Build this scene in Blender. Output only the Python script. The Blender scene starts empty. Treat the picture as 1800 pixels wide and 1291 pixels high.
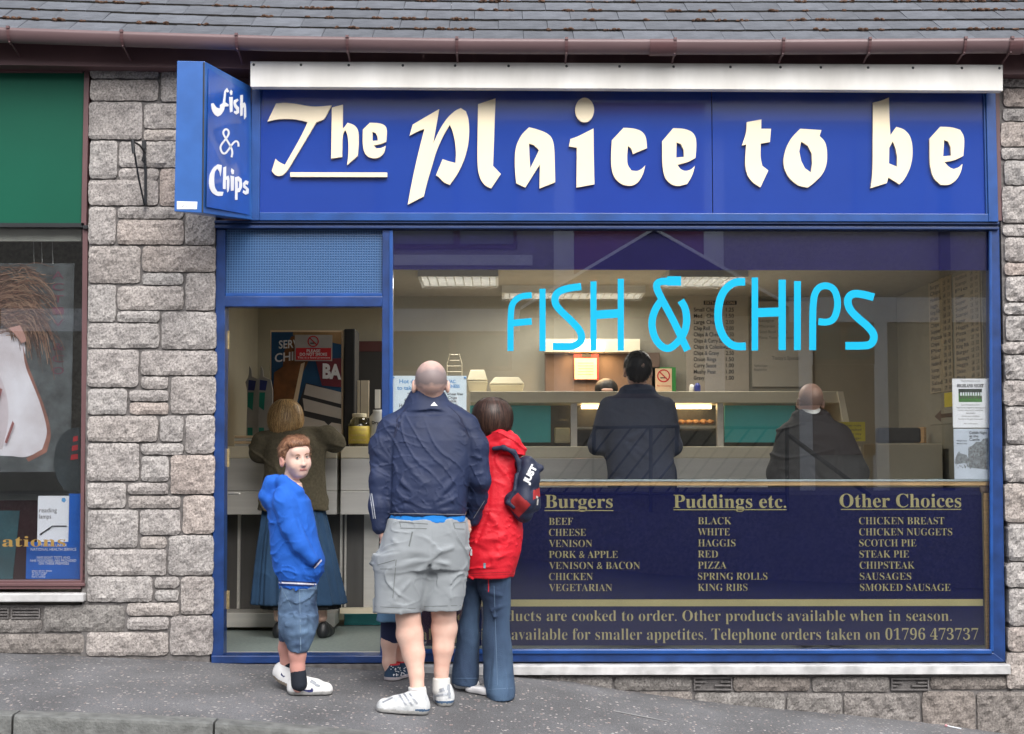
import bpy, bmesh, math, random
import numpy as np
from mathutils import Vector, Matrix, Euler
from mathutils.bvhtree import BVHTree
from mathutils.geometry import tessellate_polygon
SC = bpy.context.scene
COL = SC.collection
R = math.radians
# ---------------------------------------------------------------- camera, sky, sun, exposure
F_PX, CAM_Y, CAM_Z, PITCH, YAW = 2500.0, -8.6, 1.21, 3.73, -0.64
cam = bpy.data.cameras.new('camera'); cam.lens = F_PX / 1800 * 36; cam.sensor_width = 36
cam.clip_start = 0.1; cam.clip_end = 400
cam_o = bpy.data.objects.new('camera', cam); COL.objects.link(cam_o)
cam_o.location = (0, CAM_Y, CAM_Z); cam_o.rotation_euler = (R(90 + PITCH), 0, R(YAW))
SC.camera = cam_o
world = bpy.data.worlds.new('World'); SC.world = world; world.use_nodes = True
wn = world.node_tree; bg = wn.nodes['Background']
sky = wn.nodes.new('ShaderNodeTexSky'); sky.sky_type = 'NISHITA'; sky.sun_disc = False
sky.sun_elevation = R(48); sky.sun_rotation = R(164); sky.dust_density = 4; sky.air_density = 1.0
hsv = wn.nodes.new('ShaderNodeHueSaturation'); hsv.inputs['Saturation'].default_value = 0.35
wn.links.new(sky.outputs[0], hsv.inputs['Color']); wn.links.new(hsv.outputs[0], bg.inputs[0])
bg.inputs[1].default_value = 0.15
sun = bpy.data.lights.new('sun', 'SUN'); sun.energy = .7; sun.angle = R(40); sun.color = (1, .96, .9)
sun_o = bpy.data.objects.new('sun', sun); COL.objects.link(sun_o)
sun_o.rotation_euler = (R(50), 0, R(16)); sun_o.location = (0, -10, 12)
SC.view_settings.view_transform = 'Standard'; SC.view_settings.look = 'None'
SC.view_settings.gamma = 1; SC.view_settings.use_curve_mapping = False
SC.view_settings.exposure = 1.05
SC.cycles.max_bounces = 8; SC.cycles.transparent_max_bounces = 12; SC.cycles.use_denoising = True
# ---------------------------------------------------------------- measuring: a point of the place seen at pixel (px, py) on the plane y
ROT = cam_o.rotation_euler.to_matrix()
CP = Vector((0, CAM_Y, CAM_Z))
def ray(px, py):
    return ROT @ Vector(((px - 900) / F_PX, -(py - 645.5) / F_PX, -1))
def W(px, py, y=0.0):
    d = ray(px, py); return CP + d * ((y - CAM_Y) / d.y)
def WN(px, py, p0, n):
    d = ray(px, py); return CP + d * ((p0 - CP).dot(n) / d.dot(n))
def rect(x0, y0, x1, y1, y=0.0):
    """X0, X1, Z0, Z1 of a measured rectangle on the plane y"""
    mx, my = (x0 + x1) / 2, (y0 + y1) / 2
    return W(x0, my, y).x, W(x1, my, y).x, W(mx, y1, y).z, W(mx, y0, y).z
def interp(x, pts):
    if x <= pts[0][0]: return pts[0][1]
    for (a, fa), (b, fb) in zip(pts, pts[1:]):
        if x <= b: return fa + (fb - fa) * (x - a) / (b - a)
    return pts[-1][1]
# ---------------------------------------------------------------- materials
def mat(name, col, rough=.6, metal=0, var=.12, vs=6, bump=0, bs=60, coat=0, spec=.5, stretch=None, col2=None, rand=0):
    m = bpy.data.materials.new(name); m.use_nodes = True
    t = m.node_tree; N = t.nodes; L = t.links; p = N['Principled BSDF']
    p.inputs['Roughness'].default_value = rough; p.inputs['Metallic'].default_value = metal
    p.inputs['Specular IOR Level'].default_value = spec
    if coat: p.inputs['Coat Weight'].default_value = coat; p.inputs['Coat Roughness'].default_value = .03
    tc = N.new('ShaderNodeTexCoord'); mp = N.new('ShaderNodeMapping'); L.new(tc.outputs['Object'], mp.inputs[0])
    if stretch: mp.inputs['Scale'].default_value = stretch
    nz = N.new('ShaderNodeTexNoise'); nz.inputs['Scale'].default_value = vs; nz.inputs['Detail'].default_value = 6
    L.new(mp.outputs[0], nz.inputs[0])
    rp = N.new('ShaderNodeValToRGB'); c2 = col2 or tuple(min(1, c * (1 + var)) for c in col); c1 = col if col2 else tuple(c * (1 - var) for c in col)
    rp.color_ramp.elements[0].position = .32; rp.color_ramp.elements[1].position = .68
    rp.color_ramp.elements[0].color = (*c1, 1); rp.color_ramp.elements[1].color = (*c2, 1)
    L.new(nz.outputs['Fac'], rp.inputs[0]); out = rp.outputs[0]
    if rand:
        oi = N.new('ShaderNodeObjectInfo'); h = N.new('ShaderNodeHueSaturation'); mr = N.new('ShaderNodeMapRange')
        mr.inputs['To Min'].default_value = 1 - rand; mr.inputs['To Max'].default_value = 1 + rand
        L.new(oi.outputs['Random'], mr.inputs[0]); L.new(mr.outputs[0], h.inputs['Value']); L.new(out, h.inputs['Color']); out = h.outputs[0]
    L.new(out, p.inputs['Base Color'])
    if bump:
        n2 = N.new('ShaderNodeTexNoise'); n2.inputs['Scale'].default_value = bs; n2.inputs['Detail'].default_value = 5
        L.new(mp.outputs[0], n2.inputs[0]); b = N.new('ShaderNodeBump'); b.inputs['Strength'].default_value = bump
        b.inputs['Distance'].default_value = .01; L.new(n2.outputs['Fac'], b.inputs['Height']); L.new(b.outputs[0], p.inputs['Normal'])
    return m
def glass_mat(name, tint=(1, 1, 1), k=1.0, rough=0.0):
    m = bpy.data.materials.new(name); m.use_nodes = True; t = m.node_tree; t.nodes.clear(); N = t.nodes; L = t.links
    o = N.new('ShaderNodeOutputMaterial'); mx = N.new('ShaderNodeMixShader'); tr = N.new('ShaderNodeBsdfTransparent')
    gl = N.new('ShaderNodeBsdfGlossy'); ge = N.new('ShaderNodeNewGeometry'); dt = N.new('ShaderNodeVectorMath'); dt.operation = 'DOT_PRODUCT'; L.new(ge.outputs['Normal'], dt.inputs[0]); L.new(ge.outputs['Incoming'], dt.inputs[1])
    ab = N.new('ShaderNodeMath'); ab.operation = 'ABSOLUTE'; L.new(dt.outputs['Value'], ab.inputs[0]); om = N.new('ShaderNodeMath'); om.operation = 'SUBTRACT'; om.inputs[0].default_value = 1; L.new(ab.outputs[0], om.inputs[1])
    pw_ = N.new('ShaderNodeMath'); pw_.operation = 'POWER'; pw_.inputs[1].default_value = 5; L.new(om.outputs[0], pw_.inputs[0]); fr = N.new('ShaderNodeMath'); fr.operation = 'MULTIPLY_ADD'; fr.inputs[1].default_value = .957; fr.inputs[2].default_value = .043; L.new(pw_.outputs[0], fr.inputs[0])
    mu = N.new('ShaderNodeMath'); mu.operation = 'MULTIPLY'
    tr.inputs[0].default_value = (*tint, 1); gl.inputs['Roughness'].default_value = rough; mu.inputs[1].default_value = k
    L.new(fr.outputs[0], mu.inputs[0]); L.new(mu.outputs[0], mx.inputs[0]); L.new(tr.outputs[0], mx.inputs[1]); L.new(gl.outputs[0], mx.inputs[2]); L.new(mx.outputs[0], o.inputs[0])
    return m
def emis(name, col, s):
    m = bpy.data.materials.new(name); m.use_nodes = True; p = m.node_tree.nodes['Principled BSDF']
    p.inputs['Base Color'].default_value = (*col, 1); p.inputs['Emission Color'].default_value = (*col, 1); p.inputs['Emission Strength'].default_value = s
    return m
def stone_mat(name, a, b, c):
    """granite: grey ground, dark and pale crystals, each block with its own tint and tone"""
    m = bpy.data.materials.new(name); m.use_nodes = True; t = m.node_tree; N = t.nodes; L = t.links; p = N['Principled BSDF']
    p.inputs['Roughness'].default_value = .85
    tc = N.new('ShaderNodeTexCoord')
    n1 = N.new('ShaderNodeTexNoise'); n1.inputs['Scale'].default_value = 85; n1.inputs['Detail'].default_value = 8; n1.inputs['Roughness'].default_value = .7
    n2 = N.new('ShaderNodeTexNoise'); n2.inputs['Scale'].default_value = 7; n2.inputs['Detail'].default_value = 3
    n3 = N.new('ShaderNodeTexNoise'); n3.inputs['Scale'].default_value = 30; n3.inputs['Detail'].default_value = 7
    vo = N.new('ShaderNodeTexVoronoi'); vo.inputs['Scale'].default_value = 75
    for n in (n1, n2, n3, vo): L.new(tc.outputs['Object'], n.inputs[0])
    r1 = N.new('ShaderNodeValToRGB'); e = r1.color_ramp.elements
    e[0].position = .33; e[0].color = (*[x * .28 for x in a], 1); e[1].position = .72; e[1].color = (*[min(1, x * 1.9) for x in a], 1)
    k = e.new(.47); k.color = (*[x * .85 for x in a], 1); k = e.new(.58); k.color = (*[x * 1.15 for x in a], 1)
    L.new(n1.outputs['Fac'], r1.inputs[0])
    oi = N.new('ShaderNodeObjectInfo')
    r2 = N.new('ShaderNodeValToRGB'); e = r2.color_ramp.elements
    e[0].position = 0; e[0].color = (.98, .99, 1.0, 1); e[1].position = 1; e[1].color = (*b, 1); k = e.new(.62); k.color = (.97, .95, .95, 1); k = e.new(.8); k.color = (*c, 1)
    L.new(oi.outputs['Random'], r2.inputs[0])
    mx = N.new('ShaderNodeMix'); mx.data_type = 'RGBA'; mx.blend_type = 'MULTIPLY'; mx.inputs[0].default_value = 1
    L.new(r1.outputs[0], mx.inputs[6]); L.new(r2.outputs[0], mx.inputs[7])
    r3 = N.new('ShaderNodeValToRGB'); e = r3.color_ramp.elements; e[0].position = .3; e[0].color = (.72, .70, .69, 1); e[1].position = .65; e[1].color = (1.1, 1.08, 1.06, 1)
    L.new(n2.outputs['Fac'], r3.inputs[0])
    m2 = N.new('ShaderNodeMix'); m2.data_type = 'RGBA'; m2.blend_type = 'MULTIPLY'; m2.inputs[0].default_value = 1
    L.new(mx.outputs[2], m2.inputs[6]); L.new(r3.outputs[0], m2.inputs[7]); L.new(m2.outputs[2], p.inputs['Base Color'])
    ad = N.new('ShaderNodeMath'); ad.operation = 'MULTIPLY_ADD'; ad.inputs[1].default_value = .35
    L.new(n1.outputs['Fac'], ad.inputs[0]); L.new(n3.outputs['Fac'], ad.inputs[2])
    b_ = N.new('ShaderNodeBump'); b_.inputs['Strength'].default_value = .75; b_.inputs['Distance'].default_value = .012
    L.new(ad.outputs[0], b_.inputs['Height']); L.new(b_.outputs[0], p.inputs['Normal'])
    return m
def asphalt_mat():
    m = bpy.data.materials.new('chipped_asphalt'); m.use_nodes = True; t = m.node_tree; N = t.nodes; L = t.links; p = N['Principled BSDF']
    p.inputs['Roughness'].default_value = .8
    tc = N.new('ShaderNodeTexCoord')
    n0 = N.new('ShaderNodeTexNoise'); n0.inputs['Scale'].default_value = 2.1; n0.inputs['Detail'].default_value = 5
    n1 = N.new('ShaderNodeTexNoise'); n1.inputs['Scale'].default_value = 150; n1.inputs['Detail'].default_value = 6
    vo = N.new('ShaderNodeTexVoronoi'); vo.inputs['Scale'].default_value = 42; vo.inputs['Randomness'].default_value = 1
    wn_ = N.new('ShaderNodeTexNoise'); wn_.inputs['Scale'].default_value = 60
    va = N.new('ShaderNodeMix'); va.data_type = 'VECTOR'; va.inputs[0].default_value = .02
    for n in (n0, n1, wn_): L.new(tc.outputs['Object'], n.inputs[0])
    L.new(tc.outputs['Object'], va.inputs[4]); L.new(wn_.outputs['Color'], va.inputs[5]); L.new(va.outputs[1], vo.inputs[0])
    rb = N.new('ShaderNodeValToRGB'); e = rb.color_ramp.elements; e[0].position = .35; e[0].color = (.092, .093, .098, 1); e[1].position = .7; e[1].color = (.158, .160, .169, 1)
    L.new(n0.outputs['Fac'], rb.inputs[0])
    rf = N.new('ShaderNodeValToRGB'); e = rf.color_ramp.elements; e[0].position = .3; e[0].color = (.6, .6, .6, 1); e[1].position = .75; e[1].color = (1.5, 1.5, 1.5, 1)
    L.new(n1.outputs['Fac'], rf.inputs[0])
    mm = N.new('ShaderNodeMix'); mm.data_type = 'RGBA'; mm.blend_type = 'MULTIPLY'; mm.inputs[0].default_value = 1
    L.new(rb.outputs[0], mm.inputs[6]); L.new(rf.outputs[0], mm.inputs[7])
    sc_ = N.new('ShaderNodeSeparateColor'); L.new(vo.outputs['Color'], sc_.inputs[0])
    # a chip where the cell is small-distance and its random number is high
    ds = N.new('ShaderNodeMath'); ds.operation = 'LESS_THAN'; ds.inputs[1].default_value = .31; L.new(vo.outputs['Distance'], ds.inputs[0])
    rn = N.new('ShaderNodeMath'); rn.operation = 'GREATER_THAN'; rn.inputs[1].default_value = .48; L.new(sc_.outputs[0], rn.inputs[0])
    an = N.new('ShaderNodeMath'); an.operation = 'MULTIPLY'; L.new(ds.outputs[0], an.inputs[0]); L.new(rn.outputs[0], an.inputs[1])
    a2 = N.new('ShaderNodeMath'); a2.operation = 'MULTIPLY'; L.new(an.outputs[0], a2.inputs[0]); L.new(sc_.outputs[1], a2.inputs[1])
    cc = N.new('ShaderNodeValToRGB'); e = cc.color_ramp.elements; e[0].color = (.34, .25, .22, 1); e[1].color = (.55, .52, .50, 1); L.new(sc_.outputs[2], cc.inputs[0])
    mc = N.new('ShaderNodeMix'); mc.data_type = 'RGBA'; L.new(a2.outputs[0], mc.inputs[0]); L.new(mm.outputs[2], mc.inputs[6]); L.new(cc.outputs[0], mc.inputs[7])
    L.new(mc.outputs[2], p.inputs['Base Color'])
    b_ = N.new('ShaderNodeBump'); b_.inputs['Strength'].default_value = .5; b_.inputs['Distance'].default_value = .004
    L.new(n1.outputs['Fac'], b_.inputs['Height']); L.new(b_.outputs[0], p.inputs['Normal'])
    return m
def grid_glass_mat():
    m = mat('ribbed_glass', (.035, .10, .24), .25, var=.15, vs=3, coat=.3); t = m.node_tree; N = t.nodes; L = t.links; p = N['Principled BSDF']
    tc = N.new('ShaderNodeTexCoord'); sx = N.new('ShaderNodeSeparateXYZ'); L.new(tc.outputs['Object'], sx.inputs[0]); outs = []
    for ax in (0, 2):
        a = N.new('ShaderNodeMath'); a.operation = 'MULTIPLY'; a.inputs[1].default_value = 2 * math.pi / .0155; L.new(sx.outputs[ax], a.inputs[0])
        s = N.new('ShaderNodeMath'); s.operation = 'SINE'; L.new(a.outputs[0], s.inputs[0]); outs.append(s)
    ad = N.new('ShaderNodeMath'); ad.operation = 'MAXIMUM'; L.new(outs[0].outputs[0], ad.inputs[0]); L.new(outs[1].outputs[0], ad.inputs[1])
    b = N.new('ShaderNodeBump'); b.inputs['Strength'].default_value = .25; b.inputs['Distance'].default_value = .002; L.new(ad.outputs[0], b.inputs['Height']); L.new(b.outputs[0], p.inputs['Normal'])
    r = N.new('ShaderNodeValToRGB'); e = r.color_ramp.elements; e[0].position = .35; e[0].color = (.022, .065, .17, 1); e[1].position = 1; e[1].color = (.07, .16, .33, 1)
    L.new(ad.outputs[0], r.inputs[0]); L.new(r.outputs[0], p.inputs['Base Color'])
    return m
M = {}
M['stone'] = stone_mat('granite', (.385, .370, .360), (1.06, .95, .90), (1.02, .98, .95))
M['plinth'] = stone_mat('granite_plinth', (.235, .225, .215), (1.04, .95, .91), (1.0, .95, .92))
M['mortar'] = mat('mortar', (.155, .145, .142), .95, var=.25, vs=25, bump=.6, bs=90)
M['asphalt'] = asphalt_mat()
M['road'] = mat('road_asphalt', (.06, .06, .063), .85, var=.3, vs=40, bump=.4, bs=200)
M['kerb'] = mat('kerb_stone', (.15, .155, .15), .85, var=.28, vs=14, bump=.6, bs=60, rand=.08)
M['tile'] = mat('roof_tile', (.10, .108, .125), .75, var=.22, vs=9, bump=.5, bs=45, rand=.16)
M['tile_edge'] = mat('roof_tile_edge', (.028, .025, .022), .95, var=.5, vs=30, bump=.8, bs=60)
M['moss'] = mat('dry_moss', (.10, .055, .035), 1, var=.5, vs=60, bump=1, bs=80)
M['gutter'] = mat('brown_plastic', (.155, .10, .105), .42, var=.12, vs=5, bump=.05, bs=10, stretch=(.3, 1, 3))
M['brown'] = mat('brown_paint', (.125, .062, .066), .5, var=.12, vs=4)
M['blue'] = mat('blue_paint', (.009, .040, .165), .4, var=.28, vs=9, bump=.08, bs=25, coat=.25)
M['blue_dk'] = mat('dark_blue_paint', (.010, .035, .13), .4, var=.2, vs=5, coat=.2)
M['blue_lt'] = mat('blue_sign_metal', (.030, .12, .40), .35, var=.12, vs=6, coat=.2)
M['blue_frame'] = mat('blue_sign_frame', (.012, .068, .27), .35, var=.2, vs=7, coat=.2)
M['sign'] = mat('blue_acrylic', (.015, .055, .33), .16, var=.05, vs=2, coat=1); M['sign'].node_tree.nodes['Principled BSDF'].inputs['Coat IOR'].default_value = 1.9
M['cream'] = mat('cream_letter', (.90, .78, .56), .45, var=.03, vs=4)
M['white_board'] = mat('white_painted_board', (.60, .585, .55), .55, var=.05, vs=3.2, col2=(.82, .81, .78), stretch=(1, 1, .35), bump=.1, bs=40)
M['white'] = mat('white_paint', (.88, .89, .90), .5, var=.03)
M['sill'] = mat('white_sill', (.50, .50, .50), .6, var=.25, vs=9, bump=.3, bs=30)
M['screw'] = mat('grey_screw', (.05, .055, .06), .5, metal=.6)
M['green'] = mat('green_panel', (.0015, .085, .050), .55, var=.06, vs=2, spec=.25)
M['black'] = mat('black_iron', (.015, .017, .02), .45)
M['black2'] = mat('black_interior', (.012, .012, .014), .7)
M['glass'] = glass_mat('window_glass', (.94, .95, .95), 2.8)
M['glass_door'] = glass_mat('door_glass', (.95, .96, .96), .5)
M['ribbed'] = grid_glass_mat()
M['navy'] = mat('navy_film', (.018, .014, .105), .25, var=.05, coat=.5)
M['menu'] = mat('navy_menu_board', (.0025, .005, .062), .5, var=.06, spec=.2)
M['gold'] = mat('gold_print', (.42, .375, .18), .5, var=.06)
M['cyan'] = mat('cyan_vinyl', (.002, .40, .66), .5, var=.02, spec=.2)
M['wood'] = mat('pine_batten', (.62, .40, .19), .6, var=.18, vs=6, stretch=(1, 1, 12))
M['wall_in'] = mat('beige_wall', (.36, .34, .275), .8, var=.06, vs=3, bump=.15, bs=120)
M['ceil'] = mat('ceiling_paint', (.42, .39, .34), .8, var=.06, vs=14, bump=.2, bs=60)
M['floor_in'] = mat('vinyl_floor', (.19, .23, .22), .5, var=.15, vs=40)
M['steel'] = mat('stainless_steel', (.68, .66, .62), .4, metal=.25, var=.06, vs=2, stretch=(1, 1, 14), bump=.03, bs=8)
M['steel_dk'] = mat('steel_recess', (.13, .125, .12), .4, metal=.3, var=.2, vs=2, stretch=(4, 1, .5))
M['steel_warm'] = mat('cream_enamel', (.78, .70, .53), .35, var=.05, vs=3)
M['teal'] = mat('teal_panel', (.09, .58, .62), .4, var=.04)
M['brass'] = mat('worn_brass', (.42, .33, .17), .45, metal=.5, var=.3, vs=60)
M['dkwood'] = mat('brown_cupboard', (.16, .11, .085), .6, var=.1, vs=6)
M['paper'] = mat('paper', (.80, .84, .88), .7, var=.02)
M['paper_w'] = mat('warm_paper', (.80, .62, .42), .7, var=.03)
M['yellow'] = mat('yellow_paper', (.78, .66, .10), .7, var=.03)
M['ink'] = mat('black_ink', (.03, .03, .035), .6)
M['ink_g'] = mat('grey_ink', (.15, .14, .14), .7)
M['ink_b'] = mat('blue_ink', (.12, .36, .70), .6)
M['ink_w'] = mat('white_ink', (.82, .82, .84), .6)
M['red'] = mat('red_print', (.55, .02, .03), .5)
M['green2'] = mat('green_frame', (.03, .28, .05), .5)
M['foam'] = mat('cream_foam', (.80, .72, .52), .6, var=.02)
M['lamp'] = emis('fluorescent', (1, .95, .85), .75)
M['warm'] = emis('warm_lamp', (1, .72, .35), 5.0)
M['plastic_w'] = mat('white_plastic', (.70, .70, .68), .4, var=.03)
M['jar'] = glass_mat('jar_glass', (.82, .82, .75), 1.3)
# ---------------------------------------------------------------- mesh building
class MB:
    def __init__(s): s.v = []; s.f = []; s.m = []
    def add(s, vs, fs, mi=0):
        b = len(s.v); s.v += [tuple(v) for v in vs]; s.f += [tuple(b + i for i in f) for f in fs]; s.m += [mi] * len(fs); return s
    def box(s, x0, x1, y0, y1, z0, z1, mi=0):
        x0, x1 = sorted((x0, x1)); y0, y1 = sorted((y0, y1)); z0, z1 = sorted((z0, z1))
        return s.add([(x0,y0,z0),(x1,y0,z0),(x1,y1,z0),(x0,y1,z0),(x0,y0,z1),(x1,y0,z1),(x1,y1,z1),(x0,y1,z1)],
                     [(0,3,2,1),(4,5,6,7),(0,1,5,4),(1,2,6,5),(2,3,7,6),(3,0,4,7)], mi)
    def pbox(s, x0, y0, x1, y1, yf, th, mi=0):
        """box whose front face is a measured rectangle on the plane yf, th metres deep"""
        a, b, c, d = rect(x0, y0, x1, y1, yf); return s.box(a, b, yf, yf + th, c, d, mi)
    def prism(s, pts, holes, dvec, mi=0):
        """extrude a planar polygon (list of 3-D points, optional holes) along dvec"""
        loops = [pts] + list(holes); allp = [Vector(p) for l in loops for p in l]
        tri = tessellate_polygon([[Vector(p) for p in l] for l in loops]); n = len(allp); d = Vector(dvec)
        s.add([tuple(p) for p in allp] + [tuple(p + d) for p in allp], [t for t in tri] + [tuple(n + i for i in reversed(t)) for t in tri], mi)
        o = 0; b = len(s.v) - 2 * n
        for l in loops:
            k = len(l)
            for i in range(k):
                j = (i + 1) % k; s.f.append((b + o + i, b + o + j, b + n + o + j, b + n + o + i)); s.m.append(mi)
            o += k
        return s
    def quad(s, pts, mi=0): return s.add(pts, [tuple(range(len(pts)))], mi)
    def tube(s, pts, r, n=8, mi=0, cap=True):
        pts = [Vector(p) for p in pts]; rs = r if isinstance(r, (list, tuple)) else [r] * len(pts); rings = []
        for i, p in enumerate(pts):
            d = (pts[min(i + 1, len(pts) - 1)] - pts[max(i - 1, 0)]).normalized()
            u = d.cross(Vector((0, 0, 1)));
            if u.length < .1: u = d.cross(Vector((1, 0, 0)))
            u.normalize(); w = d.cross(u)
            rings.append([p + (u * math.cos(2 * math.pi * k / n) + w * math.sin(2 * math.pi * k / n)) * rs[i] for k in range(n)])
        vs = [q for rg in rings for q in rg]; fs = []
        for i in range(len(pts) - 1):
            for k in range(n):
                a = i * n + k; b = i * n + (k + 1) % n; fs.append((a, b, b + n, a + n))
        if cap: fs += [tuple(range(n))[::-1], tuple(range((len(pts) - 1) * n, len(pts) * n))]
        return s.add(vs, fs, mi)
    def lathe(s, c, prof, n=20, mi=0, mis=None):
        vs = []; fs = []; ms = []
        for (r, z) in prof:
            for k in range(n):
                a = 2 * math.pi * k / n; vs.append((c[0] + r * math.cos(a), c[1] + r * math.sin(a), c[2] + z))
        b = len(s.v); s.v += vs
        for i in range(len(prof) - 1):
            for k in range(n):
                a = i * n + k; e = i * n + (k + 1) % n; s.f.append((b + a, b + e, b + e + n, b + a + n)); s.m.append(mis[i] if mis else mi)
        s.f += [tuple(b + k for k in range(n))[::-1], tuple(b + (len(prof) - 1) * n + k for k in range(n))]; s.m += [mis[0] if mis else mi, mis[-1] if mis else mi]
        return s
def wloc(o):
    l = Vector((0, 0, 0))
    while o is not None: l = l + o.location; o = o.parent
    return l
def link_mesh(name, me, mats, parent):
    for m in (mats if isinstance(mats, (list, tuple)) else [mats]): me.materials.append(m)
    o = bpy.data.objects.new(name, me); COL.objects.link(o)
    if parent is not None: o.parent = parent
    return o
def obj(name, mb, mats, parent=None, smooth=False, bevel=0, local=False, label=None):
    off = Vector((0, 0, 0)) if (parent is None or local) else wloc(parent)
    me = bpy.data.meshes.new(name); me.from_pydata([(v[0] - off.x, v[1] - off.y, v[2] - off.z) for v in mb.v], [], mb.f)
    me.polygons.foreach_set('material_index', mb.m)
    if smooth: me.polygons.foreach_set('use_smooth', [True] * len(me.polygons))
    bm = bmesh.new(); bm.from_mesh(me); bmesh.ops.recalc_face_normals(bm, faces=bm.faces[:]); bm.to_mesh(me); bm.free(); me.update()
    o = link_mesh(name, me, mats, parent)
    if bevel:
        b = o.modifiers.new('bevel', 'BEVEL'); b.width = bevel; b.segments = 2; b.limit_method = 'ANGLE'
    if label: o['label'] = label
    return o
def thing(name, label, cat, loc=(0, 0, 0), group=None):
    o = bpy.data.objects.new(name, None); COL.objects.link(o); o.location = loc; o.empty_display_size = .1
    o['label'] = label; o['category'] = cat
    if group: o['group'] = group
    return o
def tag(o, label, cat, group=None):
    o['label'] = label; o['category'] = cat
    if group: o['group'] = group
    return o
def struct(name, mb, mats, parent=None, **k):
    o = obj(name, mb, mats, parent, **k); o['kind'] = 'structure'; return o
def bs(s):
    o = ''
    for c in s:
        if 'A' <= c <= 'Z': o += chr(0x1D400 + ord(c) - 65)
        elif 'a' <= c <= 'z': o += chr(0x1D41A + ord(c) - 97)
        elif '0' <= c <= '9': o += chr(0x1D7CE + ord(c) - 48)
        else: o += c
    return o
def text_geo(body, thin=0.0, ext=0.0):
    c = bpy.data.curves.new('t', 'FONT'); c.body = body; c.offset = -thin; c.resolution_u = 3; c.extrude = ext
    o = bpy.data.objects.new('t', c); COL.objects.link(o)
    bpy.context.view_layer.update()
    me = bpy.data.meshes.new_from_object(o.evaluated_get(bpy.context.evaluated_depsgraph_get()))
    vs = [(v.co.x, v.co.y) for v in me.vertices]; fs = [tuple(p.vertices) for p in me.polygons]
    bpy.data.objects.remove(o); bpy.data.curves.remove(c); bpy.data.meshes.remove(me)
    return vs, fs
_tc = {}
def put_text(mb, body, fn, serif=False, thin=0.0, mi=0, capref=None):
    """lay a line of text: unit square (0..1 along its width, 0..1 from baseline to cap height) mapped by fn(s, t)"""
    key = (body, serif, thin)
    if key not in _tc: _tc[key] = text_geo(bs(body) if serif else body, thin)
    vs, fs = _tc[key]
    if not vs: return
    x0 = min(v[0] for v in vs); x1 = max(v[0] for v in vs); cap = capref or (.68 if serif else .70)
    mb.add([fn((v[0] - x0) / (x1 - x0), v[1] / cap) for v in vs], fs, mi)
def px_text(mb, body, xl, xr, ybase, ytop, y, serif=False, thin=0.0, mi=0, slope=0):
    a = W(xl, ybase, y); b = W(xr, ybase + slope, y); c = W(xl, ytop, y); h = c.z - a.z
    put_text(mb, body, lambda s, t: (a.x + (b.x - a.x) * s, y, a.z + (b.z - a.z) * s + h * t), serif, thin, mi)
def chaikin(p, n=2):
    for _ in range(n):
        q = [p[0]]
        for a, b in zip(p, p[1:]):
            q.append((a[0] * .75 + b[0] * .25, a[1] * .75 + b[1] * .25)); q.append((a[0] * .25 + b[0] * .75, a[1] * .25 + b[1] * .75))
        q.append(p[-1]); p = q
    return p
def chaikin_closed(p, n=1, corner=38):
    """round the gentle bends of a closed outline and keep its sharp corners"""
    for _ in range(n):
        q = []; m = len(p)
        for i in range(m):
            a, b, c = p[i - 1], p[i], p[(i + 1) % m]
            t = abs(math.degrees(math.atan2((b[0]-a[0])*(c[1]-b[1])-(b[1]-a[1])*(c[0]-b[0]), (b[0]-a[0])*(c[0]-b[0])+(b[1]-a[1])*(c[1]-b[1]))))
            if t > corner: q.append(b)
            else: q += [(b[0]*.77+a[0]*.23, b[1]*.77+a[1]*.23), (b[0]*.77+c[0]*.23, b[1]*.77+c[1]*.23)]
        p = q
    return p
def stroke(p, w):
    L = []; Rr = []
    for i, a in enumerate(p):
        b = p[min(i + 1, len(p) - 1)]; c = p[max(i - 1, 0)]; dx, dy = b[0] - c[0], b[1] - c[1]; l = math.hypot(dx, dy) or 1
        L.append((a[0] - dy / l * w / 2, a[1] + dx / l * w / 2)); Rr.append((a[0] + dy / l * w / 2, a[1] - dx / l * w / 2))
    return L + Rr[::-1]
# ---------------------------------------------------------------- ground, pavement, kerb, road
GP = []
for px, py in [(-260, 1135), (0, 1148), (200, 1156), (370, 1164), (690, 1178), (880, 1186), (1000, 1197), (1090, 1213), (1300, 1240), (1478, 1255), (1657, 1273), (1764, 1289), (1950, 1312)]:
    p = W(px, py, 0); GP.append((p.x, p.z))
GP = [(-40, GP[0][1] + 1.2), *GP, (40, GP[-1][1] - 1.6)]
KP = []
for px, py in [(-300, 1243), (0, 1249), (200, 1255), (400, 1264), (600, 1280), (750, 1297), (1000, 1326), (1800, 1420)]:
    p = W(px, py, -1.4); KP.append((p.x, p.z))
KP = [(-40, KP[0][1] + .5), *KP, (40, KP[-1][1] - 1.6)]
def gz(x, y=0):
    s = interp(x, GP)
    if y < -.4:                                   # the steep dip by the wall evens out towards the kerb
        k = min(1, (-.4 - y) / 1.0); s = s * (1 - k) + k * interp(x, KP)
    return s
KY = -1.52
def strip(mb, xs, ys, zf, mi=0):
    n = len(ys); vs = [(x, y, zf(x, y)) for x in xs for y in ys]
    mb.add(vs, [(i * n + j, i * n + j + 1, (i + 1) * n + j + 1, (i + 1) * n + j) for i in range(len(xs) - 1) for j in range(n - 1)], mi); return mb
XS = [-40, -20, -8] + [-6 + i * .15 for i in range(81)] + [8, 20, 40]
YS = [KY + .12] + [-1.3, -1.1, -.9, -.7, -.5, -.4, -.2, 0, .12]
struct('pavement', strip(MB(), XS, YS, gz), M['asphalt'], smooth=True)
kz = lambda x: gz(x, KY)
kerb = thing('kerb', 'pale grey stone kerb along the near edge of the pavement', 'kerb', (0, KY, 0)); kerb['kind'] = 'structure'
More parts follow.
